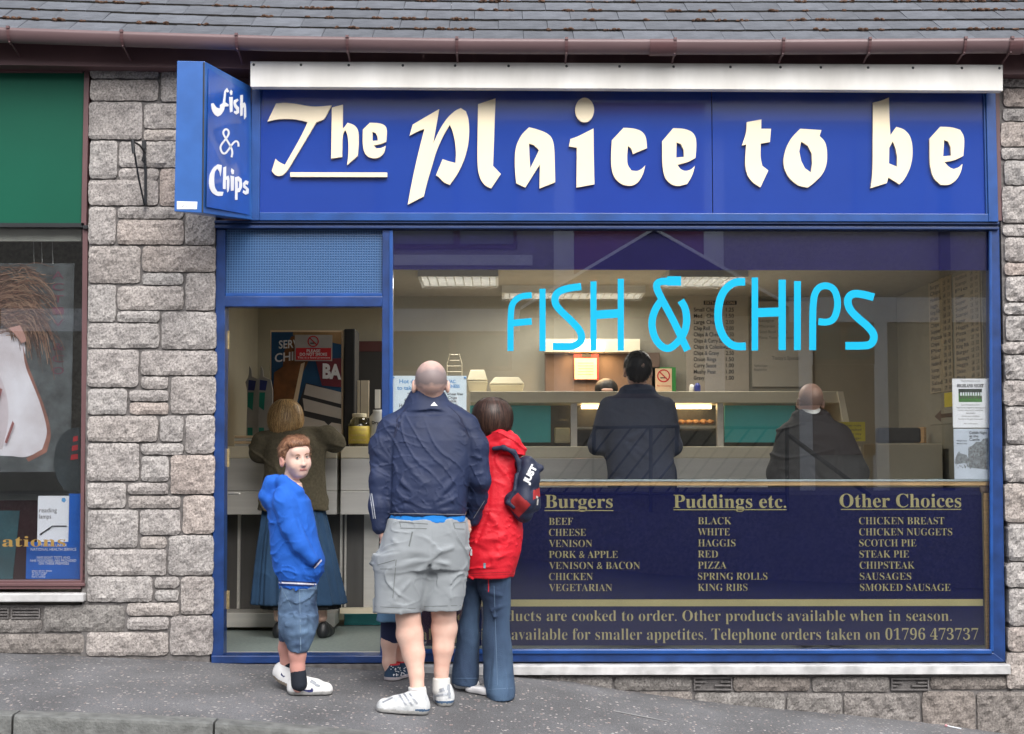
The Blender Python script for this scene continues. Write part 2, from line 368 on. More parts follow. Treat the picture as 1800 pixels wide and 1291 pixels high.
joints = [W(px, 1262, KY).x for px in (-380, 22, 376)]; w_ = joints[2] - joints[1]
joints = [joints[2] + w_ * k for k in range(-14, 16)]
for a, b in zip(joints, joints[1:]):
    g = .006; mb = MB(); xs = [a + g + (b - a - 2 * g) * i / 4 for i in range(5)]
    prof = [(KY + .12, -.25), (KY + .12, .002), (KY + .02, .0), (KY + .004, -.006), (KY, -.02), (KY - .004, -.13), (KY - .004, -.25)]
    vs = [(x, y, kz(x) + z) for x in xs for (y, z) in prof]; n = len(prof)
    mb.add(vs, [(i * n + j, i * n + j + 1, (i + 1) * n + j + 1, (i + 1) * n + j) for i in range(4) for j in range(n - 1)] + [tuple(range(n)), tuple(range(4 * n, 5 * n))[::-1]])
    obj('kerb_stone', mb, M['kerb'], kerb)
struct('road', strip(MB(), XS, [-40, -15, -10, -6, -3, KY - .02], lambda x, y: kz(x) - .125), M['road'])
struct('ground', strip(MB(), [-120, 120], [-120, 120], lambda x, y: -3.2), M['road'])
# ---------------------------------------------------------------- stone walls, one block at a time
rng = random.Random(5)
def stone(rc, parent, yf=-.035, dep=.09, m='stone', rough=.0052, name='stone'):
    X0, X1, Z0, Z1 = rect(*rc, yf); g = .0022; X0 += g; X1 -= g; Z0 += g; Z1 -= g
    nx = max(3, int((X1 - X0) / .022)); nz = max(3, int((Z1 - Z0) / .022)); vs = []; fs = []
    ph = [rng.uniform(0, 9) for _ in range(6)]; push = rng.uniform(-.004, .004)
    for i in range(nx + 1):
        for j in range(nz + 1):
            u, w = i / nx, j / nz; x = X0 + (X1 - X0) * u; z = Z0 + (Z1 - Z0) * w
            e = min(u * (X1 - X0), (1 - u) * (X1 - X0), w * (Z1 - Z0), (1 - w) * (Z1 - Z0))
            y = yf + push + .0085 * math.exp(-e / .005)
            if e > .001: y += rng.gauss(0, rough * .42) + rough * .7 * math.sin(x * 31 + ph[0]) * math.sin(z * 37 + ph[1]) + rough * .5 * math.sin(x * 67 + z * 41 + ph[2])
            else:
                x += rng.uniform(-.0028, .0028); z += rng.uniform(-.0028, .0028)
                if i in (0, nx) and j in (0, nz): x += .006 * (1 if i == 0 else -1); z += .006 * (1 if j == 0 else -1)
            vs.append((x, y, z))
    n = nz + 1; fs = [(i * n + j, i * n + j + 1, (i + 1) * n + j + 1, (i + 1) * n + j) for i in range(nx) for j in range(nz)]
    mb = MB().add(vs, fs)
    per = [i * n for i in range(nx + 1)] + [nx * n + j for j in range(1, n)] + [i * n + nz for i in range(nx - 1, -1, -1)] + [j for j in range(nz - 1, 0, -1)]
    b = len(mb.v); mb.v += [(vs[k][0], yf + dep, vs[k][2]) for k in per]; L_ = len(per)
    mb.f += [(per[k], per[(k + 1) % L_], b + (k + 1) % L_, b + k) for k in range(L_)]; mb.m += [0] * L_
    return obj(name, mb, M[m], parent)
pier = thing('stone_pier', 'rough grey granite block wall between the green shop and the blue doorway', 'wall', (W(265, 1150).x, 0, 0))
X0, X1, _, _ = rect(150, 600, 379, 700, -.01)
obj('mortar_bed', MB().box(X0 + .008, X1 - .012, -.012, .35, -.3, W(260, 116).z), M['mortar'], pier)
LEFT = [(157,118,278,138),(282,118,334,179),(157,139.5,278,177),(155,178.5,250,245),(252,181,334,226),(252,227.5,334,247),(156,246.5,206,314),
(208,248,334,294),(208,295.5,278,317),(280,296,334,362),(154,316,278,361),(154,363,203,430),(205,363,323,384),(205,386,323,430),(325,364,378,431),(154,432,246,498),(249,432,379,478),
(249,479.5,322,501),(325,479.5,378,546),(153,500,203,566),(205,502.5,322,545),(205,546.5,281,567),(153,568,280,612),(283,548,380,614),(153,614,243,681),(246,616,381,660),
(247,662,296,684),(299,662,379,728),(153,683,223,729),(226,685.5,296,706),(226,707.5,296,729),(153,731,277,777),(280,731,322,777),(325,730,377,798),(152,779,244,846),(247,779,322,800),
(247,802,296,847),(299,800,377,869),(152,849,221,894),(224,849,296,870),(224,872,317,894),(320,871,376,939),(152,896,242,964),(245,896,317,941),(245,943,292,965),(295,941,375,1012),
(152,966,292,1012),(152,1014,268,1059),(271,1014,314,1035),(271,1037,314,1058),(317,1014,375,1081),(217,1061,219,1110),(222,1060,315,1083),(222,1085,296,1108),(298,1083,374,1153),(150,1112,295,1154)]
for r in LEFT:
    if r[2] - r[0] > 10: stone(r, pier)
pl = thing('stone_plinth', 'low granite course under the neighbouring shop window with vent bricks', 'wall', (W(0, 1140).x, 0, 0))
a, b, c, d = rect(-300, 1064, 218, 1180, -.01); obj('mortar_bed', MB().box(a, b, -.004, .3, -.4, d), M['mortar'], pl)
for r in [(-180,1089,73,1113),(76,1064,219,1111),(-90,1065,-8,1087),(-85,1115,147,1149),(-180,1115,-88,1147)]: stone(r, pl, yf=-.022, m='plinth')
def air_brick(r, parent, broken=False):
    X0, X1, Z0, Z1 = rect(*r, -.022); mb = MB(); t = .007
    mb.box(X0, X1, -.022, .05, Z0, Z0 + t); mb.box(X0, X1, -.022, .05, Z1 - t, Z1); mb.box(X0, X0 + t, -.022, .05, Z0 + t, Z1 - t); mb.box(X1 - t, X1, -.022, .05, Z0 + t, Z1 - t)
    h = Z1 - Z0 - 2 * t
    for k in range(2):
        z = Z0 + t + h * (k + 1) / 3
        segs = [(0, .30), (.72, 1)] if (broken and k == 1) else ([(0, .16), (.55, 1)] if broken else [(0, 1)])
        for s0, s1 in segs: mb.box(X0 + t + (X1 - X0 - 2 * t) * s0, X0 + t + (X1 - X0 - 2 * t) * s1, -.018, .04, z - .0045, z + .0045)
    obj('air_brick', mb, M['mortar'], parent)
    obj('vent_opening', MB().box(X0 + .003, X1 - .003, .012, .05, Z0 + .003, Z1 - .003), M['black2'], parent)
air_brick((19, 1070, 70, 1088), pl); air_brick((-45, 1070, 15, 1088), pl)
rp = thing('stone_pier', 'strip of rounded granite blocks at the right end of the blue shopfront', 'wall', (W(1800, 1200).x, 0, 0))
a, b, _, _ = rect(1766, 500, 2400, 900, -.01); obj('mortar_bed', MB().box(a, b, -.012, .35, -.6, W(1800, 130).z), M['mortar'], rp)
ys = [133,154,189,213,258,281,326,393,416,461,485,531,554,600,623,668,714,782,849,920,988,1034,1102,1147,1213]
for k, (y0, y1) in enumerate(zip(ys, ys[1:])):
    lx = 1762 + (y0 - 130) * .0115 + rng.uniform(-4, 3); e = rng.choice([1822, 1848, 1870])
    stone((lx, y0 + 1, e, y1 - 1), rp, rough=.010); stone((e + 2, y0 + 1, 1990, y1 - 1), rp, rough=.010)
pr = thing('stone_plinth', 'low granite course under the white sill with two broken vent bricks', 'wall', (W(1300, 1220).x, 0, 0))
a, _, _, _ = rect(672, 1190, 1990, 1320, -.01); obj('mortar_bed', MB().box(a, W(1990, 1200).x, .0, .35, -.7, W(1300, 1187).z), M['mortar'], pr)
for r in [(690,1188,880,1214),(884,1189,1078,1215),(1081,1190,1217,1215),(1289,1190,1425,1216),(1428,1190,1564,1217),(1636,1190,1773,1213),(884,1217,1080,1262),(1083,1217,1218,1262),(1221,1218,1381,1262),
          (1384,1219,1481,1290),(1484,1219,1619,1300),(1622,1216,1716,1320),(1719,1216,1990,1330),(1221,1215,1287,1217),(690,1216,880,1250)]:
    if r[3] - r[1] > 5: stone(r, pr, yf=-.02, m='plinth', rough=.008)
air_brick((1220, 1191, 1287, 1214), pr, True); air_brick((1567, 1193, 1633, 1214), pr, True)
# ---------------------------------------------------------------- roof and gutter
def sag(x):                                           # eaves drop a little from the left to the middle
    return interp(x, [(W(0, 60).x, .062), (W(250, 60).x, .035), (W(500, 60).x, .012), (W(850, 60).x, 0), (W(1300, 60).x, 0), (W(1800, 60).x, .016)])
GYC = -.30; GZT = W(900, 68, GYC - .06).z
roof = thing('tiled_roof', 'slate grey tiled roof slope with moss along its tile edges', 'roof', (0, -.2, GZT))
g_ = .215; tw = .30; sl = R(33); cs, sn = math.cos(sl), math.sin(sl)
meshes = []
def tile_mesh(k):
    r2 = random.Random(k); mb = MB(); L_ = g_ + .06; t = .020; n = 10; vs = []; fs = []
    for i in range(n + 1):
        x = -.1485 + .297 * i / n; e = r2.uniform(-.0035, .0035)
        for (s, h) in ((0 + e, t), (L_, t * .3), (L_, -t * .5), (0 + e, 0)): vs.append((x, s * cs - h * sn, s * sn + h * cs))
    for i in range(n):
        b = i * 4
        for q in range(4): fs.append((b + q, b + (q + 1) % 4, b + 4 + (q + 1) % 4, b + 4 + q))
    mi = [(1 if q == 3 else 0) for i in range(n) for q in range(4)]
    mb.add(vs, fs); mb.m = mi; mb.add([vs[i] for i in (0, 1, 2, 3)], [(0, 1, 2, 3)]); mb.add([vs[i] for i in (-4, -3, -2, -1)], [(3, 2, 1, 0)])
    return mb
protos = []
y0r = GYC + .005; z0r = GZT - .004
for row in range(7):
    off = (row % 2) * tw * .5 + W(876, 60).x
    for k in range(-15, 15):
        x = off + k * tw
        if abs(x) > 4.1: continue
        vi = rng.randrange(4)
        if len(protos) <= vi:
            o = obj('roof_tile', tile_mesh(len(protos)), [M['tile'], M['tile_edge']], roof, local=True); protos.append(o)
        else:
            o = protos[vi].copy(); COL.objects.link(o)
        o.location = Vector((x, y0r + row * g_ * cs, z0r + row * g_ * sn + sag(x))) - roof.location
        o.rotation_euler = (rng.uniform(-.012, .012), math.atan2(sag(x - .1) - sag(x + .1), .2) + rng.uniform(-.004, .004), rng.uniform(-.003, .003))
mb = MB(); y1 = y0r + .1
mb.add([(-40, y1, z0r + .1 * sn / cs - .012), (40, y1, z0r + .1 * sn / cs - .012), (40, y1 + 2.6, z0r + 2.7 * sn / cs - .012), (-40, y1 + 2.6, z0r + 2.7 * sn / cs - .012)], [(0, 1, 2, 3)])
obj('roof_slope', mb, M['tile'], roof)
mb = MB(); mr = random.Random(9)
for row in range(1, 7):
    for _ in range(80):
        x = mr.uniform(-3.2, 3.4); dens = .5 + .5 * math.sin(x * 2.3 + row * 1.9)
        if mr.random() > dens: continue
        yy = y0r + row * g_ * cs; zz = z0r + row * g_ * sn + sag(x) + .014; l = mr.uniform(.008, .045)
        for q in range(int(2 + l * 120)):
            xx = x + mr.uniform(-l, l); r_ = mr.uniform(.006, .015); c = (xx, yy - .004 + mr.uniform(-.006, .003), zz + mr.uniform(-.004, .006))
            mb.lathe(c, [(.001, -r_ * .8), (r_ * 1.3, -r_ * .3), (r_ * 1.1, r_ * .3), (.001, r_ * .7)], 6)
mo = obj('moss', mb, M['moss'], roof, smooth=True); mo['kind'] = 'stuff'
lc = MB()
for _ in range(46):
    row = mr.randrange(0, 6); x = mr.uniform(-3.1, 3.3); s = mr.uniform(.03, .17); y = y0r + (row * g_ + s) * cs - .0165 * sn; z = z0r + (row * g_ + s) * sn + .0165 * cs - s * .05 + sag(x)
    r_ = mr.uniform(.006, .02); pts = [(x + r_ * 1.4 * math.cos(a) * mr.uniform(.6, 1.1), y + r_ * math.sin(a) * cs, z + r_ * math.sin(a) * sn) for a in [k * .7854 for k in range(8)]]
    lc.quad(pts)
lo = obj('lichen', lc, mat('pale_lichen', (.5, .5, .5), .9, var=.2), roof); lo['kind'] = 'stuff'
# fascia board behind the gutter
fb = MB(); xs = [-6] + [-3.4 + i * .25 for i in range(28)] + [6]
zb = lambda x: interp(x, [(W(0, 110).x, W(0, 114, -.14).z), (W(440, 120).x, W(440, 121, -.14).z), (W(900, 120).x, W(900, 124, -.14).z), (W(1790, 130).x, W(1790, 131, -.14).z)])
for a, b in zip(xs, xs[1:]):
    fb.add([(a, -.14, zb(a)), (b, -.14, zb(b)), (b, .1, zb(b)), (a, .1, zb(a)), (a, -.14, GZT + sag(a)), (b, -.14, GZT + sag(b)), (b, .1, GZT + sag(b)), (a, .1, GZT + sag(a))], [(0, 1, 5, 4), (0, 3, 2, 1)])
tag(obj('fascia_board', fb, M['brown']), 'long brown painted board behind the gutter above both shops', 'board')
gut = thing('gutter', 'brown half-round plastic gutter under the roof tiles', 'gutter', (0, GYC, GZT))
GR = .056
def half(mb, x0, x1, r, n=12, mi=0, seg=10):
    vs = []; fs = []
    for i in range(seg + 1):
        x = x0 + (x1 - x0) * i / seg; zz = GZT + sag(x)
        for k in range(n + 1):
            a = math.pi * k / n; vs.append((x, GYC - r * math.cos(a), zz - r * 1.35 * math.sin(a)))
        for k in range(n + 1):
            a = math.pi * (n - k) / n; vs.append((x, GYC - (r - .004) * math.cos(a), zz - (r - .004) * 1.35 * math.sin(a)))
    q = 2 * (n + 1)
    for i in range(seg):
        for k in range(q): fs.append((i * q + k, i * q + (k + 1) % q, (i + 1) * q + (k + 1) % q, (i + 1) * q + k))
    return mb.add(vs, fs, mi)
mb = half(MB(), -5, 5, GR, seg=60)
obj('channel', mb, M['gutter'], gut, smooth=True)
for a, b in ((1143, 1190), (1776, 1800)): obj('joint_collar', half(MB(), W(a, 80, GYC - .06).x, W(b, 80, GYC - .06).x, GR + .006, seg=4), M['brown'], gut, smooth=True)
for bx_ in (13, 213, 415, 610, 803, 996, 1187, 1378, 1530, 1698, 1780):
    x = W(bx_, 80, GYC - .06).x; mb = MB(); vs = []
    half(mb, x - .008, x + .008, GR + .007, seg=1)
    z = GZT + sag(x); mb.tube([(x, GYC - .03, z - GR * 1.32), (x, GYC + .03, z - GR * 1.45), (x, -.146, z - GR * 2.0)], .0065, 6)
    mb.box(x - .009, x + .009, GYC - GR - .012, GYC - GR + .01, z - .006, z + .008)
    obj('bracket', mb, M['brown'], gut, smooth=False)
# ---------------------------------------------------------------- the cream board over the sign
yb = -.20
tb = thing('weather_board', 'long white painted board with grey screws above the shop name', 'board', (0, yb, W(1100, 130, yb).z))
a = W(440, 108, yb); b = W(1763, 114, yb); c = W(1763, 160, yb); d = W(440, 153, yb)
mb = MB(); mb.prism([a, b, c, d], [], (0, .06, 0)); obj('board', mb, M['white_board'], tb, bevel=.003)
for px in (446, 529, 613, 708, 800, 894, 996, 1089, 1184, 1284, 1372, 1443, 1526, 1605, 1691, 1757):
    py = 108 + (px - 440) * .0047 + 6; p = W(px, py, yb); mb = MB()
    n = 10; vs = [(p.x + .009 * math.cos(k * .628), yb + .001, p.z + .009 * math.sin(k * .628)) for k in range(n)] + [(p.x + .005 * math.cos(k * .628), yb - .006, p.z + .005 * math.sin(k * .628)) for k in range(n)]
    mb.add(vs, [(k, (k + 1) % n, n + (k + 1) % n, n + k) for k in range(n)] + [tuple(range(n, 2 * n))]); obj('screw', mb, M['screw'], tb)
# ---------------------------------------------------------------- the shop name sign
ns = thing('shop_sign', 'large blue sign with raised cream blackletter words The Plaice to be', 'sign', (0, -.03, W(1100, 270).z))
yp = -.03
mb = MB(); mb.pbox(455, 150, 1251.2, 376, yp, .03); obj('panel', mb, M['sign'], ns)
mb = MB(); mb.pbox(1252.6, 150, 1735, 376, yp, .03); obj('panel', mb, M['sign'], ns)
mb = MB(); X0, X1, Z0, Z1 = rect(441, 150, 1752, 389, -.05); i0, i1, j0, j1 = rect(457, 166, 1735, 375, -.05)
mb.box(X0, i0, -.055, .02, Z0, Z1); mb.box(i1, X1, -.055, .02, Z0, Z1); mb.box(i0, i1, -.052, .02, Z0, j0)
mb.box(i1 - .012, i1, -.044, -.031, j0, Z1); obj('sign_frame', mb, M['blue_frame'], ns, bevel=.003)
def z4(p): return (300 + p[0] / 3, 90 + p[1] / 3)
def z5(p): return (900 + p[0] / 3, 90 + p[1] / 3)
def z6(p): return (1400 + p[0] / 3.075, p[1] / 3.075)
def letter(name, pts, holes=(), f=z4, sm=2):
    yf = -.050; q = chaikin_closed([f(p) for p in pts], sm)
    mb = MB(); mb.prism([W(*p, yf) for p in q], [[W(*f(p), yf) for p in h] for h in holes], (0, .016, 0)); obj('letter', mb, M['cream'], ns)
letter('T', [(510,372),(556,276),(600,273),(660,278),(720,290),(775,294),(848,287),(812,358),(795,366),(768,376),(700,490),(640,590),(612,635),(590,656),(566,660),(545,650),(533,632),(553,568),(570,585),(602,600),(660,500),(700,425),(722,375),(690,366),(640,358),(580,358),(540,364)])
letter('h', [(850,298),(908,283),(907,412),(933,378),(965,388),(985,408),(992,440),(991,505),(986,553),(930,601),(936,560),(938,500),(934,450),(925,425),(920,416),(906,440),(904,558),(846,567)])
letter('e', [(1050,378),(1100,380),(1128,390),(1140,408),(1139,445),(1136,478),(1110,490),(1070,497),(1085,514),(1110,512),(1134,500),(1125,540),(1100,562),(1070,567),(1040,558),(1020,535),(1012,490),(1013,415)], [[(1064,425),(1080,432),(1090,450),(1092,472),(1064,474)]])
mb = MB(); a, b, c, d = rect(510, 303.3, 680.5, 311.3, -.058); mb.box(a, b, -.058, -.036, c, d); obj('underline', mb, M['cream'], ns)
letter('P', [(1260,446),(1276,388),(1340,350),(1416,306),(1405,370),(1384,488),(1420,410),(1460,350),(1500,314),(1530,301),(1557,318),(1572,360),(1575,420),(1570,490),(1550,570),(1515,645),(1472,706),(1440,693),(1415,665),(1399,655),(1434,570),(1470,583),(1502,590),(1505,540),(1500,480),(1488,425),(1472,388),(1435,450),(1400,530),(1380,600),(1350,700),(1335,766),(1250,810),(1270,700),(1300,560),(1338,410),(1300,425)])
letter('l', [(1621,280),(1713,250),(1706,450),(1700,606),(1741,648),(1690,724),(1660,712),(1635,680),(1620,630),(1617,560),(1619,400)])
letter('a', [(90,402),(130,412),(180,430),(210,455),(223,500),(226,600),(228,692),(145,725),(147,598),(120,640),(70,720),(22,697),(15,620),(15,540),(25,490),(50,440)], [[(90,487),(115,496),(143,522),(120,570),(96,618),(92,550)]], z5)
letter('i', [(308,464),(345,452),(430,408),(431,550),(435,703),(340,720),(342,510),(300,503)], (), z5)
mb = MB(); mb.prism([W(*z5((383 + 50 * math.cos(a_ * math.pi / 14), 311 + 65 * math.sin(a_ * math.pi / 14))), -.058) for a_ in range(28)], [], (0, .022, 0)); obj('letter_dot', mb, M['cream'], ns)
letter('c', [(588,405),(640,407),(685,422),(708,455),(712,512),(638,543),(630,515),(612,500),(607,550),(608,600),(630,630),(660,634),(685,622),(703,602),(692,650),(665,695),(630,713),(580,706),(540,670),(524,620),(522,550),(527,470)], (), z5)
letter('e', [(850,407),(910,410),(950,425),(970,455),(973,500),(968,563),(930,585),(872,600),(890,625),(915,634),(945,625),(965,605),(952,655),(925,700),(880,714),(840,705),(805,670),(792,600),(792,475)], [[(868,482),(890,490),(905,520),(907,558),(866,562)]], z5)
letter('t', [(1238,375),(1315,361),(1314,410),(1366,410),(1360,480),(1312,488),(1310,560),(1320,605),(1352,630),(1310,719),(1270,695),(1240,655),(1228,600),(1235,492),(1213,498),(1236,430)], (), z5)
letter('o', [(1520,410),(1632,417),(1622,448),(1650,475),(1662,520),(1662,590),(1640,650),(1590,698),(1560,720),(1510,712),(1460,670),(1435,620),(1430,575),(1445,510),(1475,455)], [[(1525,477),(1560,500),(1580,540),(1583,590),(1577,641),(1545,618),(1525,580),(1515,530)]], z5)
letter('b', [(414,556),(460,545),(500,528),(503,640),(508,733),(540,687),(580,698),(612,730),(627,780),(628,850),(615,910),(585,970),(557,998),(497,960),(489,990),(401,1018),(412,940),(413,750)], [[(521,764),(535,800),(545,850),(545,903),(500,884),(502,800)]], z6)
letter('e', [(778,686),(840,688),(885,703),(905,735),(908,770),(902,843),(860,866),(800,877),(825,905),(850,915),(880,905),(898,887),(890,930),(865,975),(825,1002),(780,1000),(740,965),(722,900),(720,840),(720,750)], [[(799,757),(820,766),(833,795),(836,842),(793,846)]], z6)
wb0 = MB(); wb0.box(-7, 7, .075, .25, W(900, 398).z, GZT + .12); struct('upper_wall', wb0, M['brown'])
# the dark roller track below the sign
tr = MB(); a, b, c, d = rect(378, 389, 1755, 403, -.02)
tr.box(a, b, -.035, .06, c, c + (d - c) * .30); tr.box(a, b, -.02, .06, c + (d - c) * .30, c + (d - c) * .62); tr.box(a, b, -.04, .06, c + (d - c) * .62, d - .003)
tag(obj('shutter_track', tr, M['blue_dk'], bevel=.002), 'dark blue grooved rail running under the shop name sign', 'rail')
# soffit box closing the gap between the sign and the wall plane, and brown trim at its right end
tag(obj('trim_strip', MB().pbox(1752.5, 162, 1759, 388, -.02, .05), M['brown']), 'narrow brown strip between the blue sign and the right stone pier', 'trim')
# ---------------------------------------------------------------- projecting box sign
ps = thing('projecting_sign', 'blue box sign jutting over the pavement reading Fish & Chips', 'sign', (W(400, 250).x, -.3, W(400, 250).z))
yi, yo = -.06, -.62
A = W(441, 152, yi); B = W(443, 387, yi); Cc = W(360, 108, yo); D = W(357, 375, yo)
E_ = W(311, 107, yo); Fo = W(306, 372, yo); th = E_ - Cc
G_ = A + th; H_ = B + (Fo - D)
mb = MB(); mb.add([A, B, D, Cc, G_, H_, Fo, E_], [(0, 1, 2, 3), (3, 2, 6, 7), (7, 6, 5, 4), (4, 5, 1, 0), (0, 3, 7, 4), (1, 5, 6, 2)])
obj('case', mb, M['blue_lt'], ps, bevel=.004)
nrm = (B - A).cross(Cc - A).normalized()
if nrm.dot(CP - A) < 0: nrm = -nrm
def face(px, py, off=.004): return WN(px, py, A + nrm * off, nrm)
mb = MB(); mb.prism([face(px, py, .002) for px, py in ((366, 121), (436, 163), (438, 378), (363, 364))], [], nrm * .002); obj('face_panel', mb, mat('blue_sign_face', (.014, .085, .40), .3, var=.15, vs=5, coat=.4), ps)
def zs(p): return (300 + p[0] / 4.303, 100 + p[1] / 4.303)
def sl_(pts, holes=(), sm=1):
    q = chaikin_closed([zs(p) for p in pts], sm); mb = MB(); mb.prism([face(*p, .005) for p in q], [[face(*zs(p), .005) for p in h] for h in holes], nrm * .002); obj('letter', mb, M['white'], ps)
sl_([(305,355),(322,352),(345,385),(372,392),(374,365),(395,350),(402,300),(405,260),(425,236),(440,262),(430,272),(418,264),(415,300),(412,345),(438,362),(435,376),(408,378),(402,405),(380,440),(355,453),(330,440),(310,405)])
sl_([(442,305),(468,305),(466,415),(448,422)]); sl_([(455,250),(466,262),(463,288),(452,292),(446,272)])
sl_([(478,330),(505,318),(512,332),(492,350),(494,362),(516,385),(515,425),(495,438),(478,425),(480,410),(496,414),(495,400),(480,382),(474,352)])
sl_([(526,292),(545,288),(544,355),(556,345),(568,365),(570,455),(555,475),(553,382),(544,388),(542,445),(526,450)])
q = stroke(chaikin([(460,762),(468,720),(455,680),(425,630),(397,585),(400,560),(420,545),(438,560),(440,585),(420,620),(385,660),(374,690),(388,728),(412,736),(440,700),(470,655),(495,635),(512,650),(513,680)], 2), 15)
h2 = len(q) // 2; mb = MB()
vs = [face(*zs(p), .006) for p in q]; mb.add(vs, [(i, i + 1, len(q) - 2 - i, len(q) - 1 - i) for i in range(h2 - 1)]); obj('letter', mb, M['white'], ps)
sl_([(288,950),(295,890),(320,840),(355,815),(385,820),(382,860),(375,905),(368,870),(350,848),(332,870),(326,930),(332,990),(352,1020),(398,1022),(390,1052),(350,1055),(310,1030),(292,990)])
sl_([(398,838),(418,830),(418,908),(436,900),(444,930),(440,1010),(428,1028),(424,1000),(425,932),(416,932),(414,1002),(395,1000)])
sl_([(452,900),(478,905),(475,1012),(455,1015)]); sl_([(460,845),(478,860),(476,888),(462,890),(455,868)])
sl_([(486,912),(512,905),(535,925),(540,985),(520,1025),(505,1025),(503,1083),(487,1083)], [[(505,935),(517,950),(517,990),(506,1000)]])
sl_([(548,955),(568,935),(588,945),(580,972),(568,962),(564,975),(590,1000),(588,1035),(565,1045),(545,1030),(550,1010),(568,1020),(568,1007),(548,988)])
mb = MB(); mb.prism([W(px, py, yo - .002) for px, py in ((311, 354), (347, 355), (346, 368), (311, 368))], [], (0, -.001, 0)); obj('maker_label', mb, M['paper'], ps)
mb = MB(); px_text(mb, 'signs and neon', 318, 342, 363.5, 360.5, yo - .0035); obj('label_print', mb, M['ink_g'], ps)
for (q0, q1) in (((358.6, 110), (356, 374)),):
    p0 = W(*q0, yo - .001); p1 = W(*q1, yo - .001); obj('edge_trim', MB().tube([p0, p1], .005, 6), M['screw'], ps)
p0 = face(363, 120); 
# ---------------------------------------------------------------- blue shopfront: posts, rails, glass
sf = thing('shopfront', 'blue painted timber frame with the big shop window and doorway', 'shopfront', (W(1100, 1165).x, 0, W(1100, 1165).z))
def bar(name, pts, yf, th, m='blue', parent=None, bev=.005):
    mb = MB(); mb.prism([W(*p, yf) for p in pts], [], (0, th, 0)); return obj(name, mb, M[m], parent or sf, bevel=bev)
bar('post', [(380, 403), (396, 403), (393, 1156), (371, 1162), (373, 1000)], -.01, .10)
bar('post', [(672, 403), (690, 403), (689, 1158), (668, 1158), (670, 1000)], -.01, .10)
bar('post', [(1742, 403), (1757, 403), (1768, 1164), (1745, 1150)], -.01, .10)
bar('bead', [(684, 405), (690.5, 405), (691, 1146), (684, 1146)], -.018, .02, 'blue_frame')
bar('bead', [(1739, 405), (1744, 405), (1747, 1146), (1741, 1146)], -.018, .02, 'blue_frame')
bar('door_rail', [(394, 521), (673, 521), (671, 539.5), (394, 539.5)], -.012, .10)
bar('bead', [(396, 515), (672, 515), (672, 521), (396, 521)], -.006, .03, 'blue_frame', bev=.002)
bar('bottom_rail', [(688, 1148), (1747, 1148), (1768, 1164), (688, 1164)], -.014, .10)
bar('bead', [(690, 1142), (1742, 1142), (1745, 1150), (690, 1150)], -.028, .03, 'blue_frame')
bar('threshold', [(371, 1153), (690, 1153), (690, 1166), (371, 1167)], -.03, .16)
mb = MB(); a = W(400, 1153, .13); b = W(668, 1153, .13); mb.box(a.x - .02, b.x + .03, .125, .22, -.03, a.z + .012); obj('door_strip', mb, M['steel'], sf)
mb = MB(); mb.pbox(396, 404, 672, 516, .02, .01); obj('transom_glass', mb, M['ribbed'], sf)
mb = MB(); mb.pbox(680, 402, 1750, 1150, .012, .006); obj('window_glass', mb, M['glass'], sf)
mb = MB(); mb.pbox(690.5, 404, 1741, 475, .024, .002); obj('window_film', mb, M['navy'], sf)
sill = MB(); a = W(694, 1169, -.06); b = W(1777, 1187, -.06)
X0, X1, Z0, Z1 = rect(686, 1170, 1776, 1186, -.06); zt = W(1200, 1165, -.014).z - .002
vs = [(X0, .1, zt), (X1, .1, zt), (X1, -.058, Z1), (X0, -.058, Z1), (X0, -.064, Z1 - .006), (X1, -.064, Z1 - .006), (X1, -.064, Z0), (X0, -.064, Z0), (X0, .1, Z0), (X1, .1, Z0)]
sill.add(vs, [(0, 1, 2, 3), (3, 2, 5, 4), (4, 5, 6, 7), (7, 6, 9, 8), (8, 9, 1, 0), (0, 3, 4, 7, 8), (1, 9, 6, 5, 2)])
tag(obj('window_sill', sill, M['sill']), 'pale stained sill under the big fish and chips window', 'sill')
st = MB(); a, b, c, d = rect(374, 1167, 692, 1174, -.02); st.box(a, b, -.04, .1, -.25, d - .002); tag(obj('door_step', st, M['mortar'], bevel=.004), 'low concrete step beneath the blue doorway threshold', 'step')
# window lettering
wl = thing('window_lettering', 'cyan stuck-on letters FISH & CHIPS across the shop window', 'lettering', (W(1200, 550).x, .008, W(1200, 550).z))
def z8(p): return (880 + p[0] / 2.647, 470 + p[1] / 2.647)
def cy(strokes):
    mb = MB(); k = 0
    for pts, w, sm in strokes:
        q = stroke(chaikin(pts, 3) if sm else pts, w); n = len(q); h = n // 2; yy = .0105 - .0006 * k; k += 1
        mb.add([W(*z8(p), yy) for p in q], [(i, i + 1, n - 2 - i, n - 1 - i) for i in range(h - 1)])
    obj('letter', mb, M['cyan'], wl)
cy([([(46,390),(46,215),(55,165),(90,135),(145,130)], 29, 1), ([(47,261),(145,252)], 32, 0)])
cy([([(195,390),(195,100)], 29, 0)])
cy([([(375,90),(310,98),(258,118),(250,165),(275,200),(330,250),(375,300),(378,345),(340,370),(300,370),(243,369)], 34, 1)])
cy([([(432,390),(432,66)], 29, 0), ([(559,388),(559,54)], 29, 0), ([(440,222),(552,215)], 40, 0)])
cy([([(840,64),(775,64)], 44, 0), ([(790,66),(735,66),(722,90),(745,140),(800,240),(870,388)], 34, 1), ([(752,148),(715,200),(700,270),(722,345),(772,386),(815,360),(855,310),(868,250),(860,190),(838,155)], 34, 1)])
cy([([(1138,68),(1085,68),(1035,110),(1012,180),(1012,265),(1040,335),(1085,370),(1141,368)], 36, 1)])
cy([([(1183,388),(1183,48)], 30, 0), ([(1310,386),(1310,58)], 34, 0), ([(1190,212),(1302,208)], 42, 0)])
cy([([(1381,386),(1381,65)], 32, 0)])
